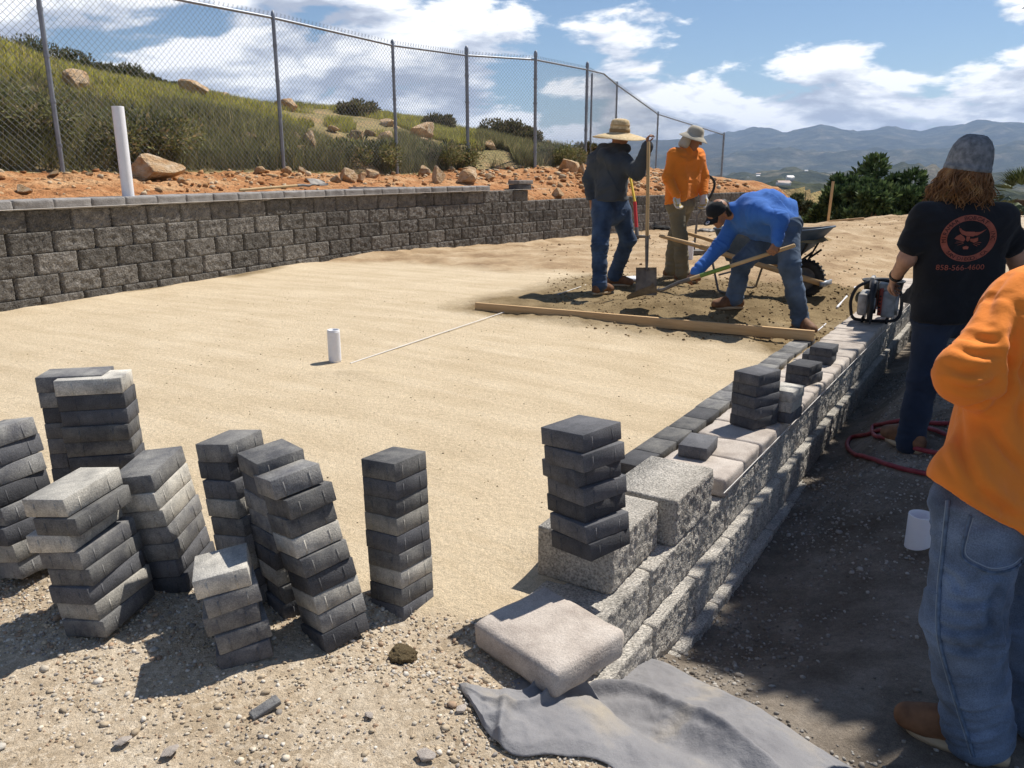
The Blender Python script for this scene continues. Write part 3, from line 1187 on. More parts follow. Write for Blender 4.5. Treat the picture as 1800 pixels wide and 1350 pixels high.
def stack(n, zb, bottom, front, yaw, w, l, tones, where, jit=0.006, yj=3.0, steps=None, lean=None, th=TH):
    """column of pavers given by its lower and upper front corner (or by its lean)"""
    zt = zb + n * th
    a = math.radians(yaw)
    ex = np.array([math.cos(a), math.sin(a), 0])
    ey = np.array([-math.sin(a), math.cos(a), 0])
    Ft = G(front[0], front[1], zt)
    if lean is None:
        lean = (Ft - G(bottom[0], bottom[1], zb))[:2]
        lean = np.clip(lean, [-0.16, -0.03], [0.05, 0.04])
    lv = np.array([lean[0], lean[1], n * th])
    ax = lv / np.linalg.norm(lv)
    up = nrm3(np.array([0, 0, 1.0]) * 0.08 + ax * 0.92)
    T = Ft - ex * w / 2 + ey * l / 2
    B = T - lv
    tq = Vector((0, 0, 1)).rotation_difference(Vector(up))
    rng = random.Random(int(abs(front[0]) * 10))
    for k in range(n):          # from the bottom up
        c = B + lv * (k / n)
        dx, dy = rng.uniform(-jit, jit), rng.uniform(-jit, jit)
        sx, sy, sw = (steps or {}).get(n - k, (0, 0, 0))
        c = c + ex * (dx + sx) + ey * (dy + sy)
        o_n = n - k
        nm = ORD[o_n - 1] if k > 0 else 'bottom'
        tone = tones[(o_n - 1) % len(tones)]
        q = tq @ Matrix.Rotation(a + math.radians(rng.uniform(-yj, yj) + sw), 3, 'Z').to_quaternion()
        paver(w, l, (c[0], c[1], c[2] + 0.0004), q.to_euler(), tone,
              '%s paver, %s in the %s' % (TONEW[tone], nm, where), 'pavers in the ' + where, h=round(th - 0.0004, 4))
    return T


def nrm3(v):
    return v / np.linalg.norm(v)


def px4(p):
    return (320 + p[0] / 2.8125, 720 + p[1] / 2.8125)


def px3(p):
    return (p[0] / 2.7, 620 + p[1] / 2.7)


def build_pavers():
    def st(n, guess, *a, **k):
        return stack(n, tz(*guess) - 0.004, *a, **k)
    st(9, (-0.372, 2.33), (708, 1118), px4((1045, 280)), -33, 0.150, 0.172, 'mdmldmlmd', 'straight stack beside the brown clod', yj=1.5, jit=0.003)
    st(9, (-0.60, 2.25), (576, 1153), px4((455, 355)), -50, 0.155, 0.165, 'mmmlmdlmd', 'leaning stack left of the straight one', yj=2.5, steps={1: (0, -0.010, -4), 2: (0.008, 0.0, 5)})
    st(9, (-0.765, 2.43), (505, 1090), px4((375, 260)), -45, 0.150, 0.165, 'mdmmmdlmd', 'stack tucked behind the leaning stack', yj=3)
    st(9, (-0.90, 2.50), None, px4((215, 185)), -24, 0.142, 0.172, 'mddlmmldm', 'stack behind the low five-paver pile', yj=3.5, jit=0.008, lean=(-0.07, 0.03))
    st(5, (-0.80, 2.16), px4((190, 1285)), px4((45, 835)), -68, 0.165, 0.160, 'lmmmd', 'low five-paver pile at the front', yj=4, jit=0.008)
    st(7, (-1.235, 2.59), (335, 1036), px3((710, 585)), -4, 0.150, 0.245, 'mllmmdd', 'stack between the two front-left piles', yj=2.5, jit=0.005)
    st(8, (-1.40, 2.42), px3((455, 1270)), px3((305, 700)), -13, 0.152, 0.250, 'lmlmmdlm', 'front-left stack with one paver jutting out', yj=2.5, jit=0.006, steps={3: (-0.030, -0.012, 3), 2: (0.012, 0, 0)}, lean=(-0.050, -0.012), th=0.0585)
    st(9, (-1.70, 3.30), None, px3((580, 120)), 10, 0.250, 0.150, 'lddmmddmd', 'tall rear stack nearest the sand', yj=1.2, jit=0.006, lean=(-0.01, 0.0))
    st(9, (-1.80, 3.40), None, px3((490, 104)), 10, 0.250, 0.150, 'mmdmmddmd', 'half-hidden stack behind the tall rear stack', yj=1.2, jit=0.005, lean=(-0.01, 0.0))
    st(8, (-1.98, 2.75), None, (-48, 772), -22, 0.155, 0.220, 'mdmdmdlm', 'stack cut by the left edge', yj=4, jit=0.012, lean=(-0.10, 0.03))
    # on the near end block
    stack(7, -0.0455, (1032, 952), (1022, 770), -52, 0.200, 0.205, 'ddddddd', 'charcoal stack on the big end block', jit=0.010, yj=6, lean=(-0.035, 0.025), steps={1: (-0.01, 0, 4), 3: (-0.02, 0.0, -6), 5: (-0.02, 0, 5)})
    # on the caps
    stack(5, CAP_TOP + 0.002, (1335, 760), (1333, 661), -52, 0.165, 0.225, 'ddddd', 'charcoal five-high stack on the tan caps', jit=0.006, yj=3, lean=(0.0, 0.0))
    stack(3, CAP_TOP + 0.002, None, (1396, 690), -36, 0.14, 0.20, 'lld', 'pale three-high stack behind the five-high one', jit=0.004, yj=3, lean=(0, 0))
    stack(2, CAP_TOP + 0.002, None, (1423, 647), -45, 0.165, 0.225, 'dd', 'two-high pair on the tan caps', jit=0.01, yj=5, lean=(0, 0))
    stack(2, CAP_TOP + 0.002, None, (1462, 614), -33, 0.165, 0.225, 'dd', 'two-high pair nearest the long board', jit=0.01, yj=5, lean=(0, 0))
    p = (G(1184, 785, -0.09) + G(1270, 765, -0.09)) / 2
    paver(0.150, 0.225, (p[0], p[1], CAP_TOP + 0.002), (0, 0, math.radians(-28)), 'd', 'charcoal paver lying alone on the tan caps', 'loose pavers')
    p = rwp(3.62, -0.20)
    paver(0.150, 0.225, (p[0], p[1], CAP_TOP + 0.002), (0, 0, math.radians(-30)), 'd', 'charcoal paver lying flat between the two pairs on the caps', 'loose pavers')
    # soldier course bedded along the inside of the caps
    ang = math.atan2(RWD[1], RWD[0])
    s = 0.90
    q = 0
    while s < 4.55:
        p = rwp(s, -0.36 - 0.092)
        off = random.uniform(-0.006, 0.006)
        paver(0.226, 0.150, (p[0] - RWN[0] * off, p[1] - RWN[1] * off, -0.213), (0, 0, ang + random.uniform(-0.012, 0.012)), random.choice('mmdm'),
              'paver %s of the flat row laid along the tan caps' % ROW[q], 'soldier course of pavers beside the caps')
        q += 1
        s += 0.229


build_pavers()
# ------------------------------------------------------------------ pipes, boards and tools


def pipe(name, base, h, r, label, ribs=False, lean=(0, 0), wall=0.006, below=0.1):
    e = empty(name, base)
    tag(e, label, 'pipe')
    prof = [(r, -below)]
    if ribs:
        z = 0.005
        while z < h - 0.02:
            prof += [(r, z), (r + 0.0022, z + 0.002), (r + 0.0022, z + 0.0045), (r, z + 0.0065)]
            z += 0.0095
    prof += [(r, h - 0.004), (r - 0.001, h), (r - wall, h), (r - wall, h - 0.12)]
    b = MB().lathe(prof, 28).obj('pipe_wall', M['pvc'], e, smooth=not ribs)
    MB().lathe([(r - wall, h - 0.10), (0.0005, h - 0.10)], 28).obj('dark_bore', M['dark'], e)
    e.rotation_euler = (lean[0], lean[1], 0)
    return e


def build_pipes():
    p = G(589, 635, 0.0)
    p = np.array([-1.20, 5.25, tz(-1.20, 5.25)])
    q = G(589, 634, p[2])
    pipe('pipe_stub', (q[0], q[1], p[2]), 0.225, 0.043, 'short white ribbed pipe standing in the open sand', ribs=True)
    s = len_at_px(226)
    pw, d = at_len(LW, LW_LEN, s)
    # tall riser just behind the tall wall
    zt = tz(pw[0] - 0.5, pw[1] + 0.3)
    b, t_ = D(224, 330, 8.75), D(204, 187, 8.75)
    pipe('riser_pipe', (b[0], 8.75, 0.84), t_[2] - 0.84, 0.060, 'tall white pipe rising behind the cap of the tall wall')
    b = G(1213, 452, -0.02)
    pipe('pipe_stub', (b[0], b[1], tz(b[0], b[1])), 0.26, 0.045, 'white pipe stub standing beside the man in khaki trousers')
    b = G(1614, 958, -0.47)
    pipe('pipe_stub', (b[0], b[1], tz(b[0], b[1])), 0.15, 0.060, 'white pipe stub beside the faded jeans')
    # screed pipe half sunk in the sand
    a, b = G(615, 628, -0.02), G(1030, 500, -0.02)
    pts = []
    for k in np.linspace(0, 1, 24):
        c = a * (1 - k) + b * k
        pts.append((c[0], c[1], tz(a[0], a[1]) * (1 - k) + tz(*(a * 0.25 + b * 0.75)[:2]) * k + 0.003))
    tag(MB().tube(np.array(pts) - [0, 0, 0.001], 0.0048, 8).obj('screed_pipe', M['string'], smooth=True), 'thin white screed pipe half buried across the sand', 'pipe')
    a, b = G(1470, 552, -0.2), G(1500, 535, -0.2)
    tag(MB().tube([(a[0], a[1], tz(*a[:2]) + 0.01), (b[0], b[1], tz(*b[:2]) + 0.012)], 0.012, 8).obj('screed_pipe', M['pvc'], smooth=True), 'short white pipe end showing beside the cut-off saw', 'pipe')
    a, b = G(1438, 577, -0.15), G(1452, 567, -0.15)
    tag(MB().tube([(a[0], a[1], tz(*a[:2]) + 0.006), (b[0], b[1], tz(*b[:2]) + 0.008)], 0.006, 6).obj('stake_flag', M['pvc']), 'small white stick lying in the sand near the board end', 'stick')


def board(name, a, b, w, h, label, cat='board', m='wood', roll=0.0):
    a, b = np.array(a, float), np.array(b, float)
    L = np.linalg.norm(b - a)
    me = bevel_mesh(MB().box((0, 0, 0), (L, w, h)).mesh(name), 0.002, 1)
    R = frame(b - a)
    o = obj(name, me, M[m])
    mt = Matrix([list(R[0]) + [0], list(R[1]) + [0], list(R[2]) + [0], [0, 0, 0, 1]])
    o.matrix_world = Matrix.Translation(Vector((a + b) / 2)) @ mt @ Matrix.Rotation(roll, 4, 'X')
    tag(o, label, cat)
    return o


def build_boards():
    za = tz(-0.33, 7.2)
    a = G(836, 548, za + 0.0)
    b = G(1430, 601, -0.16)
    a[2] = za + 0.046
    b[2] = -0.153 + 0.046
    board('screed_board', a, b, 0.038, 0.089, 'long pine board on edge across the sand')
    # timber on the bank above the tall wall
    s0, s1 = len_at_px(655), len_at_px(790)
    p0, d0 = at_len(LW, LW_LEN, s0)
    p1, d1 = at_len(LW, LW_LEN, s1)
    n0, n1 = np.array([-d0[1], d0[0]]), np.array([-d1[1], d1[0]])
    board('plank', (*(p0 + n0 * 0.45), 0.995), (*(p1 + n1 * 0.45), 0.965), 0.12, 0.03, 'weathered plank lying behind the tall wall cap', m='cap_grey')
    # survey stake and scattered sticks on the far pad
    b = D(1457, 372, 20.0)
    board('survey_stake', (b[0], b[1], tz(b[0], b[1]) - 0.1), (b[0] + 0.03, b[1], b[2] + 0.72), 0.05, 0.05, 'wooden survey stake standing before the dark green tree', 'stake')
    b0, b1 = G(1455, 403, 0.0), G(1516, 404, 0.0)
    board('batten', (b0[0], b0[1], tz(*b0[:2]) + 0.03), (b1[0], b1[1], tz(*b1[:2]) + 0.03), 0.05, 0.04, 'thin pale batten lying on the far dirt pad')
    p0, p1 = G(1235, 421, 0.0), G(1262, 413, 0.0)


def rigid(e, a, b):
    pass


def blade_shape(kind, parent, m, tip, dirv, nrm, w, L):
    """shovel blade as a dished grid; tip end point, dirv from socket to tip, nrm faces the user"""
    dirv = np.array(dirv, float) / np.linalg.norm(dirv)
    nrm = np.array(nrm, float)
    nrm = nrm - dirv * (nrm @ dirv)
    nrm /= np.linalg.norm(nrm)
    side = np.cross(dirv, nrm)
    nu, nv = 13, 12
    V = []
    for a in np.linspace(0, 1, nv):
        if kind == 'square':
            hw = w / 2 * (0.96 + 0.04 * a)
        else:
            hw = w / 2 * (1.0 if a < 0.45 else math.sqrt(max(0.004, 1 - ((a - 0.45) / 0.56) ** 2)))
        for b in np.linspace(-1, 1, nu):
            dish = 0.035 * (b * b) * (1 - 0.4 * a) - 0.02 * math.exp(-(b / 0.18) ** 2) * (1 - a)
            lip = 0.016 if (a == 0 and abs(b) > 0.2) else 0.0
            V.append(np.array(tip) - dirv * L * (1 - a) + side * hw * b + nrm * (dish + lip))
    V = np.array(V)
    i = np.arange(nv - 1)[:, None] * nu
    j = np.arange(nu - 1)[None]
    F = np.stack([i + j, i + j + 1, i + nu + j + 1, i + nu + j], -1).reshape(-1, 4)
    V2 = V - nrm * 0.003
    F2 = (F + len(V))[:, ::-1]
    o = obj('blade', mesh_np('blade', np.vstack([V, V2]), np.vstack([F, F2]), True), m, parent)
    return o


def shovel(top, tip, nrm, kind, label, blade_w=0.24, blade_l=0.30, grip=None, hm='handle'):
    top, tip = np.array(top, float), np.array(tip, float)
    d = (tip - top) / np.linalg.norm(tip - top)
    e = empty('shovel', (0, 0, 0))
    tag(e, label, 'shovel')
    nrm = np.array(nrm, float)
    nrm = nrm - d * (nrm @ d)
    nrm /= np.linalg.norm(nrm)
    sock = tip - d * blade_l
    s2 = sock - d * 0.30
    MB().tube([top, top + d * 0.01, s2], [0.012, 0.0175, 0.0185], 12).obj('handle', M[hm], e, smooth=True)
    if grip is not None:
        L = np.linalg.norm(s2 - top)
        MB().tube([top + d * grip[0], top + d * grip[1]], 0.0195, 12).obj('grip_sleeve', M['green'], e, smooth=True)
    k = [s2 - d * 0.02, s2 + d * 0.10, sock - d * 0.05, sock + d * 0.03]
    off = [0, 0, 0.018, 0.0]
    MB().tube([p - nrm * o_ for p, o_ in zip(k, off)], [0.021, 0.019, 0.017, 0.012], 10).obj('socket', M['rust'], e, smooth=True)
    blade_shape(kind, e, M['rust'], tip, d, nrm, blade_w, blade_l)
    return e


M['green'] = flat('green_grip', (0.16, 0.26, 0.05), rough=0.7)
M['yellow'] = flat('yellow_fibreglass', (0.75, 0.50, 0.03), rough=0.5)
M['red'] = flat('red_paint', (0.55, 0.04, 0.04), rough=0.5)
M['blue_steel'] = mat('dusty_blue_steel', [(0.3, (0.055, 0.085, 0.125)), (0.6, (0.10, 0.135, 0.18)), (0.8, (0.22, 0.20, 0.17))], scale=7, rough=0.6, metal=0.2, bump=0.1, bscale=40, bdist=0.002)


def build_tools():
    # shovel held upright by the man in the straw hat
    shovel(D(1140, 249, 8.45), (*D(1137, 492, 8.28)[:2], tz(*D(1137, 492, 8.28)[:2]) + 0.03), (-0.25, -1, 0.15), 'square', 'upright long-handled square shovel held by the straw-hat man', 0.22, 0.29)
    # shovel swung by the man in blue
    a, b = D(1398, 431, 7.05), D(1103, 526, 7.62)
    b[2] = max(b[2], tz(b[0], b[1]) + 0.03)
    shovel(a, b, (0.25, 0.15, 1), 'round', 'green-sleeved shovel digging into the sand pile', 0.23, 0.31, grip=(0.58, 0.86))
    # shovel lying on the tall wall
    s0, s1 = len_at_px(440), len_at_px(625)
    p0, d0 = at_len(LW, LW_LEN, s0)
    p1, d1 = at_len(LW, LW_LEN, s1)
    n0, n1 = np.array([-d0[1], d0[0]]), np.array([-d1[1], d1[0]])
    a, b = p0 + n0 * 0.16, p1 + n1 * 0.30
    ab = (b - a) / np.linalg.norm(b - a)
    b = a + ab * 1.75
    shovel((a[0], a[1], 1.012), (b[0], b[1], 1.075), (0.3, -0.4, 1), 'round', 'shovel lying on the cap of the tall wall', 0.24, 0.32)
    # digging tool leaning on the far wall
    e = empty('digging_bar', (0, 0, 0))
    tag(e, 'yellow and red handled digging tool leaning on the far wall', 'tool')
    t, m_, b = D(1107, 306, 17.0), D(1116, 355, 16.6), D(1121, 398, 16.3)
    b[2] = tz(b[0], b[1]) + 0.02
    MB().tube([t, m_], 0.028, 8).obj('handle', M['yellow'], e, smooth=True)
    MB().tube([m_, m_ * 0.3 + b * 0.7], 0.036, 8).obj('lower_handle', M['red'], e, smooth=True)
    MB().tube([m_ * 0.3 + b * 0.7, b], 0.04, 8).obj('socket', M['rust'], e, smooth=True)
    MB().box(b + [0.1, -0.02, 0.05], (0.32, 0.05, 0.06), rotz(0.3)).obj('head', M['rust'], e)
    # plate of tools and offcuts by the far wall
    for (x, y, Y, lab, nm, m, sz) in ((1242, 398, 12.5, 'rusty trowel lying by the far wall behind the crew', 'trowel', 'rust', 0.14), (1165, 396, 14.5, 'dark rag heap at the foot of the far wall', 'rag', 'dark', 0.16), (1113, 487, 9.0, 'crumpled white rag on the sand by the straw-hat man', 'cloth', 'pvc', 0.09)):
        p = G(x, y, 0.0)
        V = []
        bm = bmesh.new()
        bmesh.ops.create_icosphere(bm, subdivisions=3, radius=sz)
        for v in bm.verts:
            k = 1 + 0.5 * float(fbm(np.array(v.co) * 9 + x, 3))
            v.co = Vector((v.co.x * k * 1.3, v.co.y * k, max(v.co.z, -0.02) * k * 0.45))
        me = bpy.data.meshes.new(nm)
        bm.to_mesh(me)
        bm.free()
        o = obj(nm, me, M[m], None, (p[0], p[1], tz(p[0], p[1]) + 0.02))
        tag(o, lab, nm)


def build_tamper():
    e = empty('plate_tamper', (0, 0, 0))
    tag(e, 'black loop-handled hand tamper standing behind the man in khaki', 'tamper')
    Y = 12.6
    b = D(1222, 398, Y)
    b[2] = tz(b[0], b[1])
    pts = cat_rom([D(1222, 312, Y), D(1244, 308, Y), D(1256, 322, Y), D(1250, 343, Y), D(1238, 360, Y)], 6)
    MB().tube(pts, 0.020, 8).obj('loop_handle', M['saw_black'], e, smooth=True)
    MB().tube([D(1238, 360, Y), D(1226, 380, Y), b + np.array([0, 0, 0.06])], 0.018, 8).obj('shaft', M['rust'], e, smooth=True)
    obj('plate', bevel_mesh(MB().box(b + np.array([0, 0, 0.05]), (0.34, 0.26, 0.07)).mesh('plate'), 0.015, 2), M['rust'], e)


def build_wheelbarrow():
    a = np.array([1.88, 9.52])
    w = np.array([3.16, 8.59])
    u = (w - a) / np.linalg.norm(w - a)
    z0 = tz(w[0], w[1])
    e = empty('wheelbarrow', (w[0], w[1], z0), math.atan2(u[1], u[0]))
    tag(e, 'blue-grey steel wheelbarrow with wooden handles behind the man in blue', 'wheelbarrow')
    # wheel
    R = np.array([[1, 0, 0], [0, 0, -1], [0, 1, 0.0]])
    r = 0.20
    wh = MB().lathe([(0.12, -0.045), (0.165, -0.05), (r - 0.008, -0.038), (r, 0), (r - 0.008, 0.038), (0.165, 0.05), (0.12, 0.045), (0.12, -0.045)], 32, (0, 0, r), R).obj('wheel', M['rubber'], e, smooth=True)
    rim = MB().lathe([(0.02, -0.03), (0.09, -0.012), (0.122, -0.04), (0.122, 0.04), (0.09, 0.012), (0.02, 0.03)], 24, (0, 0, r), R).obj('rim', M['rust'], wh, smooth=True)
    tr = MB()
    for k in range(26):
        th = k * 2 * math.pi / 26
        for sgn in (-1, 1):
            c = np.array([math.cos(th) * r, sgn * 0.022, r + math.sin(th) * r])
            Rk = np.array([[math.cos(th), 0, -math.sin(th)], [0, 1, 0], [math.sin(th), 0, math.cos(th)]])
            tr.box(c, (0.014, 0.034, 0.022), Rk)
    tr.obj('tread', M['rubber'], wh)['kind'] = 'stuff'
    for sg in (-1, 1):
        pts = np.array([(-1.58, sg * 0.33, 0.60), (-1.30, sg * 0.30, 0.545), (-1.1, sg * 0.275, 0.50), (0.22, sg * 0.09, 0.165)])
        hm = MB()
        d = pts[3] - pts[2]
        Rf = frame(d)
        hm.box((pts[2] + pts[3]) / 2, (np.linalg.norm(d), 0.042, 0.055), Rf)
        hm.tube([pts[0], pts[0] * 0.9 + pts[1] * 0.1, pts[1], pts[2] + d * 0.01], [0.015, 0.020, 0.022, 0.026], 10)
        hm.obj('handle', M['wood'], e)
        # leg loop
        lp = [(-0.98, sg * 0.25, 0.42), (-0.86, sg * 0.27, 0.03), (-0.82, sg * 0.27, 0.012), (-0.66, sg * 0.27, 0.012), (-0.62, sg * 0.26, 0.03), (-0.52, sg * 0.21, 0.36)]
        MB().tube(lp, 0.013, 8).obj('leg', M['rust'], e, smooth=True)
        MB().tube([(-0.02, sg * 0.14, 0.40), (0.10, sg * 0.16, 0.50)], 0.012, 8).obj('tray_brace', M['dark'], e)
        MB().tube([(-0.12, sg * 0.20, 0.22), (0.06, sg * 0.22, 0.60)], 0.011, 8).obj('tray_brace', M['dark'], e)
    MB().box((0.22, 0, 0.165), (0.045, 0.30, 0.05)).obj('nose_bar', M['steel'], e)
    MB().tube([(-0.86, -0.27, 0.2), (-0.86, 0.27, 0.2)], 0.011, 8).obj('cross_brace', M['rust'], e)
    # tray: lofted open shell
    lev = [(-0.86, -0.20, 0.19, 0.345), (-0.93, 0.02, 0.27, 0.52), (-1.00, 0.22, 0.33, 0.70)]
    rings = []
    for (x0, x1, hw, z) in lev:
        ring = []
        for k in range(32):
            th = 2 * math.pi * k / 32
            c, s_ = math.cos(th), math.sin(th)
            ex = 0.45
            ring.append(((x0 + x1) / 2 + (x1 - x0) / 2 * math.copysign(abs(c) ** ex, c), hw * math.copysign(abs(s_) ** ex, s_), z + (0.05 * max(c, 0) if z > 0.6 else 0)))
        rings.append(np.array(ring))
    n = 32
    mb = MB()
    V = np.vstack(rings)
    i = np.arange(2)[:, None] * n
    j = np.arange(n)[None]
    k = (j + 1) % n
    mb.add(V, np.stack([i + j, i + k, i + n + k, i + n + j], -1).reshape(-1, 4))
    inner = V.copy()
    c = V.mean(0)
    inner[:, :2] = c[:2] + (inner[:, :2] - c[:2]) * 0.985
    inner[:, 2] += 0.004
    mb.add(inner, np.stack([i + j, i + n + j, i + n + k, i + k], -1).reshape(-1, 4))
    bot = np.vstack([[rings[0].mean(0)], rings[0]])
    mb.add(bot, [[0, 1 + (q + 1) % n, 1 + q] for q in range(n)])
    tray = mb.obj('tray', M['blue_steel'], e, smooth=True)
    MB().tube(np.vstack([rings[2], rings[2][:1]]), 0.011, 8, caps=False).obj('tray_rim', M['blue_steel'], tray, smooth=True)
    # load of sand
    bm = bmesh.new()
    bmesh.ops.create_grid(bm, x_segments=24, y_segments=16, size=1)
    for v in bm.verts:
        rr = max(abs(v.co.x), abs(v.co.y))
        x, y = v.co.x * 0.56 - 0.39, v.co.y * 0.29
        v.co = Vector((x, y, 0.60 + 0.10 * (1 - rr ** 2) + 0.02 * float(fbm(np.array([x * 9, y * 9, 1]), 3))))
    me = bpy.data.meshes.new('sand_load')
    bm.to_mesh(me)
    bm.free()
    sl = obj('sand_load', me, M['sand_load'])
    sl.matrix_world = e.matrix_basis
    sl.location = e.location
    sl.rotation_euler = e.rotation_euler
    tag(sl, 'heap of damp sand filling the wheelbarrow tray', 'sand')


M['sand_load'] = mat('damp_sand', [(0.3, (0.30, 0.20, 0.10)), (0.7, (0.44, 0.32, 0.17))], scale=9, rough=0.97, bump=0.7, bscale=60, bdist=0.02)
M['saw_white'] = mat('saw_white', [(0.35, (0.30, 0.28, 0.25)), (0.6, (0.55, 0.53, 0.50))], scale=12, rough=0.6, bump=0.1, bscale=60, bdist=0.002)
M['saw_red'] = flat('saw_orange_red', (0.42, 0.07, 0.04), rough=0.5)
M['saw_black'] = flat('saw_black', (0.02, 0.02, 0.022), rough=0.5)
M['saw_disc'] = flat('saw_disc', (0.10, 0.095, 0.09), rough=0.5, metal=0.5)


def build_saw():
    c = G(1535, 566, CAP_TOP + 0.0)
    e = empty('cut_off_saw', (c[0], c[1], CAP_TOP + 0.003), math.radians(62))
    e.scale = (1.05, 1.05, 1.05)
    tag(e, 'white and red cut-off saw standing on the tan caps', 'saw')
    # local x points along the wall away from the camera, -x faces the camera
    R = np.array([[1, 0, 0], [0, 0, -1], [0, 1, 0.0]])
    # disc and guard stand edge-on to the camera, engine on the right, belt cover on the left
    MB().lathe([(0.001, 0.004), (0.185, 0.004), (0.185, -0.004), (0.001, -0.004)], 40, (-0.16, 0.015, 0.190), R).obj('cutting_disc', M['saw_disc'], e)
    th = np.linspace(math.radians(-35), math.radians(215), 30)
    ring = []
    for t in th:
        for (rr, yy) in ((0.10, 0.020), (0.200, 0.024), (0.210, 0.0), (0.200, -0.024), (0.10, -0.020)):
            ring.append((-0.16 + rr * math.cos(t), 0.015 + yy, 0.190 + rr * math.sin(t)))
    V = np.array(ring)
    i = np.arange(29)[:, None] * 5
    j = np.arange(4)[None]
    gm = MB()
    gm.add(V, np.stack([i + j, i + j + 1, i + 5 + j + 1, i + 5 + j], -1).reshape(-1, 4))
    gm.obj('disc_guard', M['saw_black'], e, smooth=True)
    MB().lathe([(0.001, 0.03), (0.05, 0.028), (0.055, 0.0), (0.055, -0.03)], 20, (-0.16, 0.02, 0.190), R).obj('arbor_flange', M['steel'], e)
    obj('belt_cover', bevel_mesh(MB().box((-0.02, 0.095, 0.175), (0.34, 0.085, 0.20)).mesh('belt_cover'), 0.035, 3, True), M['saw_white'], e)
    obj('guard_arm', bevel_mesh(MB().box((0.02, 0.045, 0.36), (0.20, 0.035, 0.10)).mesh('guard_arm'), 0.012, 2), M['saw_white'], e)
    b = obj('engine_body', bevel_mesh(MB().box((0.12, -0.105, 0.165), (0.30, 0.12, 0.24)).mesh('engine_body'), 0.035, 3, True), M['saw_white'], e)
    obj('side_panel', bevel_mesh(MB().box((0.06, -0.04, 0.19), (0.26, 0.032, 0.24)).mesh('side_panel'), 0.008, 2), M['saw_red'], e)
    obj('top_cover', bevel_mesh(MB().box((0.12, -0.07, 0.315), (0.22, 0.13, 0.07)).mesh('top_cover'), 0.022, 3, True), M['saw_white'], e)
    MB().lathe([(0.001, -0.03), (0.085, -0.026), (0.098, -0.008), (0.10, 0.02)], 28, (0.08, -0.165, 0.16), R).obj('starter_cover', M['saw_white'], b, smooth=True)
    for k in range(5):
        MB().box((-0.072, -0.04, 0.11 + 0.034 * k), (0.006, 0.018, 0.012)).obj('vent_slot', M['dark'], e)
    # wrap handle
    pts = cat_rom([(-0.06, 0.185, 0.05), (-0.05, 0.205, 0.18), (-0.04, 0.17, 0.30), (-0.03, 0.09, 0.355), (-0.02, -0.02, 0.385), (-0.02, -0.13, 0.36), (-0.02, -0.20, 0.27), (-0.03, -0.215, 0.13), (-0.04, -0.19, 0.045), (-0.04, -0.09, 0.018), (-0.05, 0.06, 0.016), (-0.06, 0.15, 0.022), (-0.06, 0.185, 0.05)], 5)
    MB().tube(pts, 0.0145, 10).obj('wrap_handle', M['saw_black'], e, smooth=True)
    pts = cat_rom([(0.26, -0.09, 0.30), (0.38, -0.09, 0.30), (0.44, -0.09, 0.22), (0.40, -0.09, 0.12), (0.26, -0.09, 0.08)], 5)
    MB().tube(pts, 0.02, 10).obj('rear_handle', M['saw_black'], e, smooth=True)
    for sg in (-1, 1):
        MB().box((0.08, -0.01 + sg * 0.10, 0.022), (0.34, 0.02, 0.04)).obj('foot', M['saw_black'], e)
    # black tub further along the caps
    p = rwp(6.75, -0.20)
    mb = MB()
    for (x0, y0) in ((0, 0),):
        mb.lathe([(0.001, 0.004), (0.15, 0.004), (0.165, 0.02), (0.20, 0.24), (0.215, 0.25), (0.215, 0.262), (0.195, 0.26), (0.16, 0.03), (0.001, 0.025)], 28)
    t = mb.obj('tub', M['saw_black'], None, True, (p[0], p[1], CAP_TOP + 0.003))
    tag(t, 'black plastic tub standing on the caps behind the saw', 'tub')


def build_hose():
    P = [(1830, 690), (1760, 700), (1660, 705), (1590, 742), (1535, 742), (1530, 765), (1575, 785), (1660, 800), (1700, 770), (1650, 738), (1560, 750), (1500, 762), (1488, 785), (1530, 808), (1600, 822), (1660, 825), (1760, 830), (1840, 842)]
    P = [(1845, 735), (1760, 742), (1650, 741), (1570, 741), (1536, 748), (1540, 768), (1590, 781), (1660, 788), (1690, 770), (1640, 752), (1560, 753), (1503, 766), (1489, 782), (1510, 800), (1555, 813), (1620, 822), (1700, 826), (1800, 835), (1860, 842)]
    pts = []
    for k, (x, y) in enumerate(P):
        q = G(x, y, -0.42)
        for _ in range(3):
            q = G(x, y, tz(q[0], q[1]) + 0.018)
        pts.append(q)
    Q = cat_rom(pts, 8)
    for q in Q:
        q[2] = tz(q[0], q[1]) + 0.017
    # lift the crossing strand
    n = len(Q)
    for k in range(n):
        Q[k][2] += 0.022 * math.exp(-((k / n - 0.40) / 0.10) ** 2)
    tag(MB().tube(Q, 0.014, 10).obj('hose', M['red_hose'], smooth=True), 'red rubber hose looped on the dark ground behind the boots', 'hose')


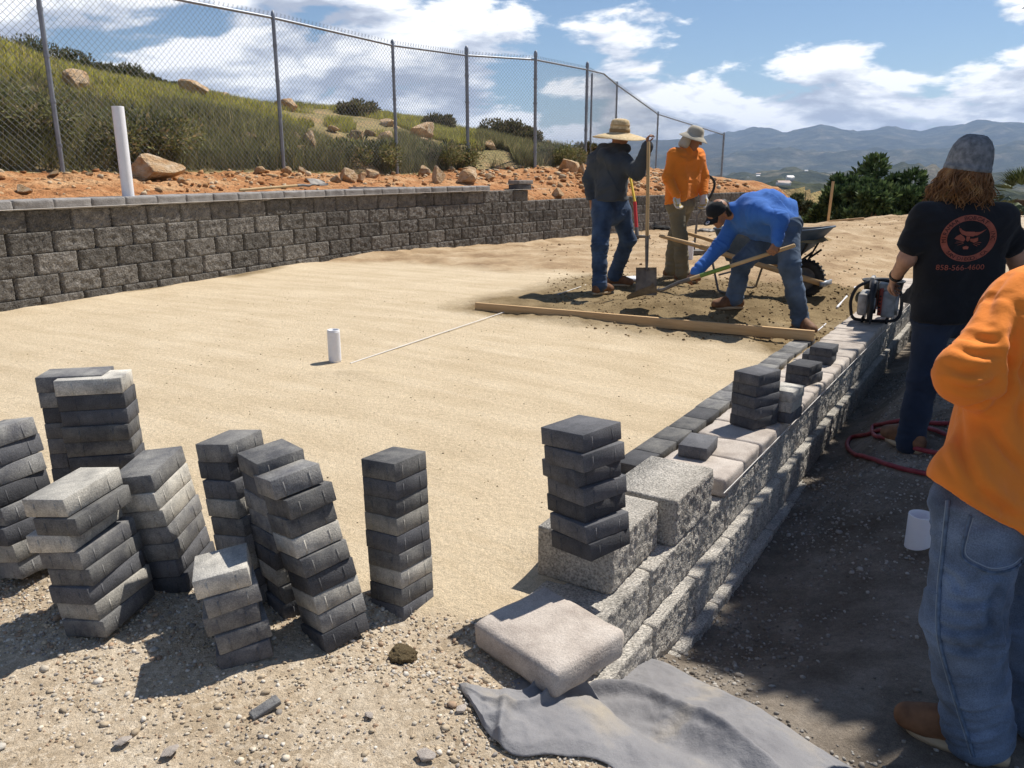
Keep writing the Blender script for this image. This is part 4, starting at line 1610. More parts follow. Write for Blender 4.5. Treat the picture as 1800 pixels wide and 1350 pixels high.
def build_fabric():
    # boundary of the sheet in plan, draped on ground and over the wall foot
    nu, nv = 180, 110
    def gp(x, y):
        q = G(x, y, -0.40)
        for _ in range(6):
            q = G(x, y, 0.5 * q[2] + 0.5 * tz(q[0], q[1]))
        return q
    top = cat_rom([gp(x, y) for x, y in ((804, 1206), (880, 1204), (985, 1182), (1080, 1156), (1165, 1160), (1255, 1205), (1380, 1278), (1560, 1385))], 12)
    bot = cat_rom([gp(x, y) for x, y in ((812, 1222), (854, 1290), (905, 1334), (985, 1334), (1070, 1350), (1140, 1420), (1270, 1520), (1440, 1620))], 12)
    ru = np.linspace(0, 1, len(top))
    U = np.linspace(0, 1, nu)
    A = np.stack([np.interp(U, ru, top[:, k]) for k in range(3)], -1)
    B = np.stack([np.interp(U, ru, bot[:, k]) for k in range(3)], -1)
    V = np.zeros((nv, nu, 3))
    for i, v in enumerate(np.linspace(0, 1, nv)):
        V[i] = A * (1 - v) + B * v
    P2 = V[..., :2]
    z = terrain(V[..., 0], V[..., 1])[0]
    vv = np.linspace(0, 1, nv)[:, None]
    uu = U[None]
    lift = 0.010 + 0.012 * np.sin(vv * math.pi) * (0.4 + uu)
    # long soft folds running down the sheet
    f1 = np.exp(-((vv - 0.30 - 0.22 * uu + 0.04 * np.sin(uu * 9)) / 0.035) ** 2) * 0.055 * sstep(0.08, 0.35, uu) * (1 - sstep(0.75, 1.0, uu))
    f2 = np.exp(-((vv - 0.62 + 0.15 * uu) / 0.05) ** 2) * 0.026 * sstep(0.0, 0.3, uu)
    f3 = np.exp(-((uu - 0.16 - 0.05 * vv) / 0.022) ** 2) * 0.030 * vv
    nz = 0.008 * (1 - 2 * np.abs(fbm(P2 * 5.5 + 2, 2))) + 0.006 * (1 - 2 * np.abs(fbm(P2 * 13 + 7, 3))) + 0.002 * fbm(P2 * 40, 2)
    edge = np.minimum(np.minimum(vv / 0.05, (1 - vv) / 0.05), np.minimum(uu / 0.03, (1 - uu) / 0.03)).clip(0, 1)
    zz = z + (lift + f1 + f2 + f3 + nz) * (0.25 + 0.75 * edge) + 0.006
    V[..., 2] = np.maximum(zz, z + 0.006)
    # tucked under the loose slab
    V[..., 2] = np.where((uu < 0.55) & (vv < 0.35), np.minimum(V[..., 2], -0.262), V[..., 2])
    i = np.arange(nv - 1)[:, None] * nu
    j = np.arange(nu - 1)[None]
    F = np.stack([i + j, i + nu + j, i + nu + j + 1, i + j + 1], -1).reshape(-1, 4)
    o = obj('landscape_fabric', mesh_np('landscape_fabric', V.reshape(-1, 3), F, True), M['fabric'])
    sm = o.modifiers.new('thickness', 'SOLIDIFY')
    sm.thickness = 0.002
    tag(o, 'crumpled grey landscape fabric spread at the near end of the low wall', 'fabric')


build_pipes()
build_boards()
build_tools()
build_tamper()
build_wheelbarrow()
build_saw()
build_hose()
build_fabric()
# ------------------------------------------------------------------ people: smooth-blended limb surfaces
def _sd(P, a, b, ra, rb):
    ab = b - a
    l2 = ab @ ab + 1e-12
    t = np.clip(((P - a) @ ab) / l2, 0, 1)
    q = P - (a + t[:, None] * ab)
    return np.sqrt((q * q).sum(1)) - (ra + t * (rb - ra))


def sdf_eval(P, prims, cuts):
    d = np.full(len(P), 1.0)
    for (a, b, ra, rb, k) in prims:
        lo = np.minimum(a - ra, b - rb) - 0.09
        hi = np.maximum(a + ra, b + rb) + 0.09
        m = np.where(((P > lo) & (P < hi)).all(1))[0]
        if not len(m):
            continue
        di = _sd(P[m], a, b, ra, rb)
        d0 = d[m]
        if k > 0:
            h = np.clip(0.5 + 0.5 * (d0 - di) / k, 0, 1)
            d[m] = d0 * (1 - h) + di * h - k * h * (1 - h)
        else:
            d[m] = np.minimum(d0, di)
    for (p, n) in cuts:
        d = np.maximum(d, (P - p) @ n)
    return d


def sdf_mesh(name, prims, cell=0.008, cuts=(), relax=1):
    prims = [(np.array(a, float), np.array(b, float), ra, rb, k) for (a, b, ra, rb, k) in prims]
    cuts = [(np.array(p, float), np.array(n, float) / np.linalg.norm(n)) for p, n in cuts]
    lo = np.min([np.minimum(a - ra, b - rb) for a, b, ra, rb, k in prims], 0) - 3 * cell
    hi = np.max([np.maximum(a + ra, b + rb) for a, b, ra, rb, k in prims], 0) + 3 * cell
    B = 6
    nb = np.ceil((hi - lo) / (cell * B)).astype(int) + 1
    n = nb * B
    bc = np.stack(np.meshgrid(*[np.arange(q) for q in nb], indexing='ij'), -1).reshape(-1, 3)
    cen = lo + (bc * B + (B - 1) / 2) * cell
    dc = sdf_eval(cen, prims, cuts)
    act = np.abs(dc) < B * cell * 1.15
    A = np.ones(tuple(n), np.float32)
    sgn = np.repeat(np.repeat(np.repeat(dc.reshape(tuple(nb)), B, 0), B, 1), B, 2)
    A = sgn.astype(np.float32)
    ba = bc[act]
    off = np.stack(np.meshgrid(*[np.arange(B)] * 3, indexing='ij'), -1).reshape(-1, 3)
    idx = (ba[:, None] * B + off[None]).reshape(-1, 3)
    A[idx[:, 0], idx[:, 1], idx[:, 2]] = sdf_eval(lo + idx * cell, prims, cuts)
    S = A < 0
    c8 = [S[i:n[0] - 1 + i, j:n[1] - 1 + j, k:n[2] - 1 + k] for i in (0, 1) for j in (0, 1) for k in (0, 1)]
    cnt = sum(c.astype(np.int8) for c in c8)
    mix = (cnt > 0) & (cnt < 8)
    ci = np.argwhere(mix)
    vid = np.full(mix.shape, -1, np.int64)
    vid[mix] = np.arange(len(ci))
    acc = np.zeros((len(ci), 3))
    num = np.zeros(len(ci))
    cor = [(i, j, k) for i in (0, 1) for j in (0, 1) for k in (0, 1)]
    vals = np.stack([A[ci[:, 0] + i, ci[:, 1] + j, ci[:, 2] + k] for i, j, k in cor], 1)
    for p in range(8):
        for q in range(p + 1, 8):
            dlt = np.array(cor[q]) - np.array(cor[p])
            if np.abs(dlt).sum() != 1:
                continue
            v0, v1 = vals[:, p], vals[:, q]
            m = (v0 < 0) != (v1 < 0)
            t = np.where(m, v0 / np.where(m, v0 - v1, 1), 0)
            acc += np.where(m[:, None], np.array(cor[p]) + t[:, None] * dlt, 0)
            num += m
    V = lo + (ci + acc / num[:, None]) * cell
    F = []
    for ax in range(3):
        u, w = [(1, 2), (2, 0), (0, 1)][ax]
        sl0 = [slice(1, n[q] - 1) for q in range(3)]
        a_ = S[tuple(sl0)]
        sl1 = list(sl0)
        sl1[ax] = slice(2, n[ax])
        b_ = S[tuple(sl1)]
        e = np.argwhere(a_ != b_) + 1
        if not len(e):
            continue
        flip = S[e[:, 0], e[:, 1], e[:, 2]]

        def cell_id(du, dw):
            q = e.copy()
            q[:, u] -= du
            q[:, w] -= dw
            return vid[q[:, 0], q[:, 1], q[:, 2]]
        quad = np.stack([cell_id(1, 1), cell_id(0, 1), cell_id(0, 0), cell_id(1, 0)], 1)
        quad = np.where(flip[:, None], quad, quad[:, ::-1])
        ok = (quad >= 0).all(1)
        F.append(quad[ok])
    F = np.concatenate(F)
    for _ in range(relax):
        s = np.zeros_like(V)
        c = np.zeros(len(V))
        for k in range(4):
            for q in (1, 3):
                np.add.at(s, F[:, k], V[F[:, (k + q) % 4]])
                np.add.at(c, F[:, k], 1)
        V = V * 0.5 + 0.5 * s / np.maximum(c, 1)[:, None]
    return V, F


def vnormals(V, F):
    n = np.cross(V[F[:, 2]] - V[F[:, 0]], V[F[:, 3]] - V[F[:, 1]])
    N = np.zeros_like(V)
    for k in range(4):
        np.add.at(N, F[:, k], n)
    return N / (np.linalg.norm(N, axis=1)[:, None] + 1e-12)


def wrinkle(V, F, limbs, seed=0.0):
    """cloth folds: limbs = (a, b, axial freq, radial freq, amp, joint falloff)"""
    N = vnormals(V, F)
    best = np.full(len(V), 1e9)
    disp = np.zeros(len(V))
    for (a, b, fa, fr, amp, jf) in limbs:
        a, b = np.array(a, float), np.array(b, float)
        ab = b - a
        L = np.linalg.norm(ab)
        u = ab / L
        t = np.clip((V - a) @ u, -0.05, L + 0.05)
        q = V - (a + t[:, None] * u)
        dist = np.linalg.norm(q, axis=1)
        e1 = np.cross(u, [0.3, 0.5, 0.8])
        e1 /= np.linalg.norm(e1)
        e2 = np.cross(u, e1)
        lc = np.stack([t * fa + (q @ e1) * fr * 1.1, (q @ e1) * fr, (q @ e2) * fr], -1) + seed
        w = 1 - 2.2 * np.abs(fbm(lc, 2))
        w2 = fbm(lc * 0.45 + 9, 2)
        e_ = np.minimum(t, L - t).clip(0) / L
        fall = 1.0 if jf == 0 else (0.35 + 0.65 * np.exp(-(e_ / jf) ** 2))
        dd = amp * (0.75 * w + 0.9 * w2) * fall
        m = dist < best
        best = np.where(m, dist, best)
        disp = np.where(m, dd, disp)
    return V + N * disp[:, None]


def smooth_disp(V, F, V0, it=2):
    return V


def vobj(name, V, F, m, parent):
    return obj(name, mesh_np(name, V, F, True), m, parent)


SKIN = lambda nm, c: mat(nm, [(0.3, tuple(x * 0.85 for x in c)), (0.7, tuple(x * 1.1 for x in c))], scale=30, rough=0.55, bump=0.15, bscale=220, bdist=0.001, spec=0.35)
M['skin_a'] = SKIN('tanned_skin', (0.33, 0.16, 0.09))
M['skin_b'] = SKIN('fair_skin', (0.46, 0.26, 0.17))


def cloth(nm, c, var=0.18, rough=0.92, b=0.35, bs=700, sheen=0.1, scale=5, **k):
    return mat(nm, [(0.3, tuple(x * (1 - var) for x in c)), (0.7, tuple(min(1, x * (1 + var)) for x in c))], scale=scale, detail=5, rough=rough, bump=b, bscale=bs, bdist=0.0008, spec=0.15, sheen=sheen, bump2=[(26, 0.35, 0.010)], **k)


M['hoodie'] = cloth('charcoal_hoodie', (0.055, 0.065, 0.078))
M['denim_dark'] = cloth('dark_denim', (0.045, 0.075, 0.135), 0.45, scale=6)
M['denim_fade'] = cloth('faded_denim', (0.125, 0.175, 0.26), 0.5, scale=7, speck=(260, 0.22))
M['denim_navy'] = cloth('navy_denim', (0.022, 0.032, 0.055), 0.3)
M['orange'] = cloth('orange_cotton', (0.90, 0.265, 0.040), 0.06)
M['khaki'] = cloth('khaki_cotton', (0.20, 0.175, 0.12), 0.18)
M['blue'] = cloth('blue_knit', (0.050, 0.160, 0.50), 0.15)
M['black'] = cloth('black_cotton', (0.016, 0.018, 0.022), 0.25)
M['leather'] = mat('tan_leather', [(0.3, (0.115, 0.055, 0.028)), (0.7, (0.25, 0.125, 0.062))], scale=18, rough=0.7, bump=0.3, bscale=90, bdist=0.002)
M['sole'] = flat('crepe_sole', (0.46, 0.36, 0.24), rough=0.85)
M['straw'] = mat('woven_straw', [(0.3, (0.50, 0.36, 0.18)), (0.7, (0.78, 0.62, 0.38))], scale=50, rough=0.8, bump=0.6, bscale=160, bdist=0.004, wave=(60, 0.3, 0.003))
M['hat_beige'] = cloth('beige_hat_cloth', (0.50, 0.45, 0.36), 0.1)
M['glove_white'] = cloth('white_glove', (0.62, 0.60, 0.60), 0.12)
M['glove_yellow'] = cloth('yellow_glove_palm', (0.62, 0.48, 0.20), 0.15)
M['beanie'] = mat('grey_knit_beanie', [(0.3, (0.14, 0.16, 0.18)), (0.7, (0.32, 0.345, 0.37))], scale=40, rough=0.95, bump=0.9, bscale=170, bdist=0.004, spec=0.1, wave=(90, 0.5, 0.003))
M['hair_black'] = mat('black_hair', [(0.3, (0.008, 0.007, 0.006)), (0.7, (0.03, 0.026, 0.022))], scale=30, rough=0.5, bump=0.6, bscale=90, bdist=0.005, stretch=(1, 1, 6))
M['hair_brown'] = mat('golden_brown_hair', [(0.3, (0.11, 0.05, 0.02)), (0.55, (0.26, 0.13, 0.05)), (0.75, (0.45, 0.26, 0.10))], scale=14, rough=0.45, bump=0.3, bscale=80, bdist=0.004)
M['print_red'] = mat('faded_red_print', [(0.3, (0.30, 0.085, 0.055)), (0.7, (0.42, 0.13, 0.085))], scale=40, rough=0.9, bump=0.2, bscale=400, bdist=0.0005)
M['belt'] = flat('black_belt', (0.01, 0.01, 0.012), rough=0.6)


def nrmz(v):
    v = np.array(v, float)
    return v / (np.linalg.norm(v) + 1e-12)


def hand_prims(w, d, n, curl=0.6, side=1, size=1.0):
    """palm and five fingers; w wrist, d hand direction, n direction the palm faces, side +1: thumb on +cross(d,n)"""
    d = nrmz(d)
    n = np.array(n, float)
    n = nrmz(n - d * (n @ d))
    s = np.cross(d, n) * side
    k = size
    w = np.array(w, float)
    P = []
    for q in (-0.026, 0.0, 0.026):
        P.append((w + d * 0.012 * k + s * q * 0.6 * k, w + d * 0.082 * k + s * q * k, 0.017 * k, 0.0155 * k, 0.014))
    for q, L in ((0.033, 0.070), (0.011, 0.080), (-0.011, 0.074), (-0.032, 0.058)):
        b = w + d * 0.088 * k + s * q * k
        a1, a2, a3 = curl * 0.9, curl * 1.9, curl * 2.6
        p1 = b + (d * math.cos(a1) + n * math.sin(a1)) * L * 0.5 * k
        p2 = p1 + (d * math.cos(a2) + n * math.sin(a2)) * L * 0.33 * k
        p3 = p2 + (d * math.cos(a3) + n * math.sin(a3)) * L * 0.25 * k
        P += [(b, p1, 0.0098 * k, 0.0088 * k, 0.004), (p1, p2, 0.0088 * k, 0.0082 * k, 0.002), (p2, p3, 0.0082 * k, 0.007 * k, 0.002)]
    b = w + d * 0.028 * k + s * 0.028 * k
    p1 = b + (d * 0.6 + s * 0.75 + n * 0.35 * (0.5 + curl)) * 0.038 * k
    p2 = p1 + (d * 0.8 + s * 0.25 + n * (0.3 + 0.8 * curl)) * 0.032 * k
    P += [(b, p1, 0.0135 * k, 0.0105 * k, 0.008), (p1, p2, 0.0105 * k, 0.008 * k, 0.003)]
    return P


def head_prims(c, f, up=(0, 0, 1), s=1.0):
    """skull, jaw, nose, brow, lips, ears; c centre of the skull, f gaze direction"""
    f = nrmz(f)
    up = np.array(up, float)
    up = nrmz(up - f * (up @ f))
    r = np.cross(f, up)
    c = np.array(c, float)
    at = lambda a, b, z: c + (f * a + r * b + up * z) * s
    P = [(at(-0.020, 0, 0.028), at(0.012, 0, 0.030), 0.088 * s, 0.082 * s, 0.02),
         (at(0.035, 0, -0.005), at(0.040, 0, -0.06), 0.066 * s, 0.050 * s, 0.03),
         (at(0.050, 0, -0.085), at(0.066, 0, -0.098), 0.035 * s, 0.024 * s, 0.03),
         (at(0.092, 0, 0.012), at(0.112, 0, -0.026), 0.010 * s, 0.0145 * s, 0.012),
         (at(0.088, -0.032, 0.022), at(0.088, 0.032, 0.022), 0.010 * s, 0.010 * s, 0.014),
         (at(0.092, -0.017, -0.056), at(0.092, 0.017, -0.056), 0.008 * s, 0.008 * s, 0.007),
         (at(0.088, -0.015, -0.070), at(0.088, 0.015, -0.070), 0.008 * s, 0.008 * s, 0.007)]
    for q in (-1, 1):
        P.append((at(-0.004, q * 0.080, 0.010), at(-0.010, q * 0.084, -0.030), 0.017 * s, 0.011 * s, 0.006))
        P.append((at(0.060, q * 0.040, -0.022), at(0.055, q * 0.044, -0.030), 0.024 * s, 0.022 * s, 0.02))
    return P, at


def eyes(at, e):
    for q in (-1, 1):
        MB().lathe([(0.0001, 0.011), (0.008, 0.008), (0.011, 0.0), (0.008, -0.008), (0.0001, -0.011)], 10, at(0.083, q * 0.031, 0.001)).obj('eye', M['dark'], e, smooth=True)


def boot(e, ankle, toe_dir, zg, parent=None, m='leather', L=0.275, lift=0.0, pitch=0.0):
    """laced work boot standing at zg under the ankle"""
    d = nrmz((toe_dir[0], toe_dir[1], 0))
    s = np.array([-d[1], d[0], 0])
    a = np.array(ankle, float)
    g = np.array([a[0], a[1], zg + lift])
    P = []
    z = 0.045
    heel = g - d * 0.055
    ball = g + d * (L - 0.14)
    toe = g + d * (L - 0.085)
    upz = lambda p, h: p + np.array([0, 0, h])
    P += [(upz(heel, 0.055), upz(g, 0.15), 0.042, 0.050, 0.02), (upz(heel, 0.050), upz(ball, 0.050), 0.040, 0.041, 0.03),
          (upz(ball, 0.048), upz(toe, 0.046), 0.044, 0.040, 0.03), (upz(g, 0.12), upz(ball, 0.060), 0.046, 0.040, 0.03)]
    for q in (-1, 1):
        P.append((upz(ball + s * 0.012 * q, 0.045), upz(toe + s * 0.012 * q - d * 0.01, 0.043), 0.038, 0.035, 0.02))
    V, F = sdf_mesh('boot', P, 0.0085, [((g[0], g[1], g[2] + 0.018), (0, 0, -1))])
    b = vobj('boot', V, F, M[m], e)
    # welted sole following the foot
    outl = []
    for th in np.linspace(0, 2 * math.pi, 28, endpoint=False):
        c_, s_ = math.cos(th), math.sin(th)
        x = (L / 2 - 0.012 + 0.02) * c_ + L / 2 - 0.095
        hw = 0.050 + 0.007 * math.cos(th) - 0.006 * math.exp(-((c_ + 0.15) / 0.3) ** 2)
        outl.append(g + d * x + s * hw * math.copysign(abs(s_) ** 0.8, s_))
    o = np.array(outl)
    n = len(o)
    V = np.vstack([o, o + [0, 0, 0.024], [o.mean(0)], [o.mean(0) + [0, 0, 0.024]]])
    k = np.arange(n)
    k2 = (k + 1) % n
    F4 = np.stack([k, k2, k2 + n, k + n], 1)
    F3 = np.vstack([np.stack([k2, k, np.full(n, 2 * n)], 1), np.stack([k + n, k2 + n, np.full(n, 2 * n + 1)], 1)])
    obj('sole', mesh_np('sole', V, [F4, F3]), M['sole'], b)
    # laces
    lm = MB()
    for q in range(4):
        f_ = q / 3.0
        c = upz(g + d * (0.075 - 0.045 * f_ + 0.0), 0.098 + 0.045 * f_)
        lm.tube([c - s * 0.03 + d * 0.004, c + d * 0.016 + [0, 0, 0.010], c + s * 0.03 + d * 0.004], 0.0032, 5)
    lm.obj('laces', M['sole'], b)
    return b


def limb(j, r, k=0.03):
    """chain of joints with radii"""
    return [(j[i], j[i + 1], r[i], r[i + 1], k) for i in range(len(j) - 1)]


def mid(a, b, t=0.5):
    return np.array(a) * (1 - t) + np.array(b) * t


def torso_prims(J, rs, rw, rh, k=0.06):
    """chest to hips: shoulders shL, shR, waist from chest and pelvis, hips"""
    wl = mid(J['shL'], J['hipL'], 0.55)
    wr = mid(J['shR'], J['hipR'], 0.55)
    c = mid(J['shL'], J['shR'])
    h = mid(J['hipL'], J['hipR'])
    inn = lambda p, q, t: mid(p, q, t)
    a1, a2 = inn(J['shL'], c, 0.30), inn(J['shR'], c, 0.30)
    dn = nrmz(h - c)
    a1 = a1 + dn * 0.05
    a2 = a2 + dn * 0.05
    m_ = mid(c, h, 0.5)
    w1, w2 = inn(wl, m_, 0.35), inn(wr, m_, 0.35)
    h1, h2 = inn(J['hipL'], h, 0.15), inn(J['hipR'], h, 0.15)
    P = [(a1, w1, rs, rw, k), (a2, w2, rs, rw, k), (w1, h1, rw, rh, k), (w2, h2, rw, rh, k), (c + dn * 0.06, h, rs * 1.02, rw, k), (a1, a2, rs * 0.92, rs * 0.92, k)]
    P.append((J['shL'], J['shR'], rs * 0.55, rs * 0.55, k))
    return P


def build_body(e, J, skin, gaze, hands, headup=(0, 0, 1), hs=1.0, leg_r=(0.075, 0.052, 0.036), arm_r=(0.042, 0.036, 0.027)):
    P = torso_prims(J, 0.085, 0.085, 0.085)
    for s in 'LR':
        P += limb([J['sh' + s], J['el' + s], J['wr' + s]], arm_r)
        P += limb([J['hip' + s], J['kn' + s], J['an' + s]], leg_r)
    hp, at = head_prims(J['head'], gaze, headup, hs)
    P += [(mid(J['shL'], J['shR']) + (J['head'] - J['neck']) * 0.1, J['head'] + (J['neck'] - J['head']) * 0.25, 0.062, 0.056, 0.03)]
    P += hp
    for s, (d, n, curl, sd) in hands.items():
        P += hand_prims(J['wr' + s], d, n, curl, sd)
    V, F = sdf_mesh('body', P, 0.0075)
    b = vobj('body', V, F, skin, e)
    eyes(at, b)
    return at


def jt(**k):
    return {n: (D(*v) if len(v) == 3 and v[2] > 0 else np.array(v[:3], float)) for n, v in k.items()}


def trousers(e, J, m, r=(0.105, 0.082, 0.078), waist=None, cell=0.009, seed=1.0, hem=0.06, amp=0.007, hipr=0.125, name='trousers'):
    P = []
    h = mid(J['hipL'], J['hipR'])
    up = nrmz(waist - h)
    a1, a2 = mid(J['hipL'], h, 0.1), mid(J['hipR'], h, 0.1)
    P += [(a1 + up * 0.02, waist + (a1 - h) * 0.75, hipr, hipr * 0.92, 0.05), (a2 + up * 0.02, waist + (a2 - h) * 0.75, hipr, hipr * 0.92, 0.05), (h, waist, hipr * 1.0, hipr * 0.95, 0.05)]
    limbs = [(waist, h, 20, 9, amp * 0.6, 0)]
    cuts = []
    for s in 'LR':
        an = J['an' + s] + nrmz(J['an' + s] - J['kn' + s]) * hem
        mk = mid(J['kn' + s], an, 0.5)
        P += limb([J['hip' + s], J['kn' + s], mk, an], (r[0], r[1], r[2], r[2] * 1.02), 0.035)
        limbs += [(J['hip' + s], J['kn' + s], 22, 4.5, amp * 0.85, 0.33), (J['kn' + s], an, 28, 4.5, amp, 0.4)]
    cuts.append((waist + up * 0.01, up))
    V, F = sdf_mesh(name, P, cell, cuts)
    V = wrinkle(V, F, limbs, seed)
    return vobj(name, V, F, m, e), V, F


def shirt(e, J, m, rs=0.115, rw=0.125, rh=0.135, arm=(0.075, 0.062, 0.050), sleeve=1.0, cell=0.009, seed=4.0, amp=0.007, hem=None, extra=(), name='shirt', cuts=(), neck=True, kk=0.06, limbs_x=()):
    P = torso_prims(J, rs, rw, rh, kk)
    h = mid(J['hipL'], J['hipR'])
    c = mid(J['shL'], J['shR'])
    limbs = [(c, h, 13, 5, amp * 1.1, 0)] + list(limbs_x)
    cu = list(cuts)
    for s in 'LR':
        if sleeve >= 1:
            w = J['wr' + s]
            P += limb([J['sh' + s], J['el' + s], w], arm, 0.035)
            limbs += [(J['sh' + s], J['el' + s], 26, 5, amp * 0.9, 0.4), (J['el' + s], w, 32, 5, amp, 0.45)]
        else:
            w = mid(J['sh' + s], J['el' + s], sleeve)
            P += limb([J['sh' + s], w], arm[:2], 0.035)
            limbs += [(J['sh' + s], w, 18, 8, amp, 0)]
    if neck:
        nk = J['neck']
        P.append((mid(c, nk, 0.4), mid(c, nk, 0.95), 0.080, 0.072, 0.04))
    P += list(extra)
    if hem is not None:
        cu.append(hem)
    V, F = sdf_mesh(name, P, cell, cu)
    V = wrinkle(V, F, limbs, seed)
    return vobj(name, V, F, m, e), V, F


def ground_at(p):
    return tz(p[0], p[1])


def disc_hat(e, c, R, prof, m, name, parent=None, n=40, wav=0.0):
    mb = MB().lathe(prof, n, (0, 0, 0))
    V = np.concatenate(mb.V)
    if wav:
        th = np.arctan2(V[:, 1], V[:, 0])
        r = np.hypot(V[:, 0], V[:, 1])
        V[:, 2] += wav * np.cos(2 * th + 0.6) * sstep(0.10, 0.26, r)
    mb.V = [V @ np.array(R).T + np.array(c)]
    return mb.obj(name, m, parent or e, smooth=True)


def tilt_frame(up, f):
    up = nrmz(up)
    f = np.array(f, float)
    f = nrmz(f - up * (f @ up))
    return np.stack([f, np.cross(up, f), up], 1)


# ---- man in the straw hat -------------------------------------------------
def man_straw():
    Y = 8.92
    J = jt(head=(1089, 241, Y), neck=(1083, 262, Y), shR=(1094, 284, 8.78), shL=(1049, 281, 9.04), elR=(1121, 303, 8.62), wrR=(1138, 258, 8.52), elL=(1037, 318, 9.02), wrL=(1040, 352, 8.96),
           hipR=(1060, 376, 8.82), hipL=(1090, 374, 9.0), knR=(1054, 432, 8.70), anR=(1054, 492, 8.62), knL=(1104, 420, 9.02), anL=(1080, 476, 9.20))
    pel = mid(J['hipL'], J['hipR'])
    gR, gL = ground_at(J['anR']), ground_at(J['anL'])
    e = empty('person', (pel[0], pel[1], gR))
    e.location = (0, 0, 0)
    tag(e, 'person in wide straw hat, charcoal hoodie and jeans leaning on an upright shovel', 'person')
    J['anR'][2] = gR + 0.10
    J['anL'][2] = gL + 0.12
    f = nrmz((0.80, 0.60, -0.25))
    sv = nrmz(D(1137, 470, 8.3) - D(1140, 258, 8.45))
    build_body(e, J, M['skin_a'], f, {'R': (nrmz((-0.05, -0.1, 1)), (0.9, -0.2, 0.0), 0.95, 1), 'L': ((0.1, 0.1, -1), (0.6, 0.2, 0), 0.4, -1)})
    w = D(1071, 347, Y)
    trousers(e, J, M['denim_dark'], (0.112, 0.088, 0.076), w, seed=3.1, hipr=0.135, amp=0.012, hem=0.0)
    hd = [(D(1060, 262, 9.0), D(1082, 268, 8.85), 0.058, 0.062, 0.04), (D(1082, 268, 8.85), D(1100, 262, 8.9), 0.062, 0.05, 0.04), (D(1062, 272, 8.82), D(1078, 286, 8.72), 0.065, 0.055, 0.05)]
    shirt(e, J, M['hoodie'], 0.135, 0.145, 0.140, (0.088, 0.074, 0.056), seed=7.7, amp=0.011, hem=(D(1071, 352, Y), (0, 0, -1)), extra=hd, name='hoodie')
    up = nrmz((0.05, 0.02, 1))
    R = tilt_frame(nrmz((0.04, -0.06, 1)), f)
    c = J['head'] + np.array([0, 0, 0.055])
    hat = disc_hat(e, c, R, [(0.002, 0.135), (0.05, 0.132), (0.088, 0.118), (0.10, 0.09), (0.108, 0.0), (0.112, -0.012), (0.16, -0.026), (0.22, -0.044), (0.285, -0.066), (0.288, -0.071), (0.22, -0.052), (0.16, -0.036), (0.112, -0.024)], M['straw'], 'straw_hat', wav=0.012)
    disc_hat(e, c, R, [(0.1105, -0.006), (0.1125, 0.004), (0.1115, 0.028), (0.1085, 0.03)], flat('dark_hat_band', (0.34, 0.22, 0.10), rough=0.8), 'hat_band', parent=hat)
    disc_hat(e, c, R, [(0.1045, 0.062), (0.1065, 0.065), (0.1050, 0.071), (0.103, 0.074)], M['handle'], 'vent_row', parent=hat)
    boot(e, J['anR'], (0.55, 0.55), gR)
    boot(e, J['anL'], (0.95, -0.05), gL)
    bl = MB()
    wz = D(1071, 350, Y)
    cen = mid(J['hipL'], J['hipR'])


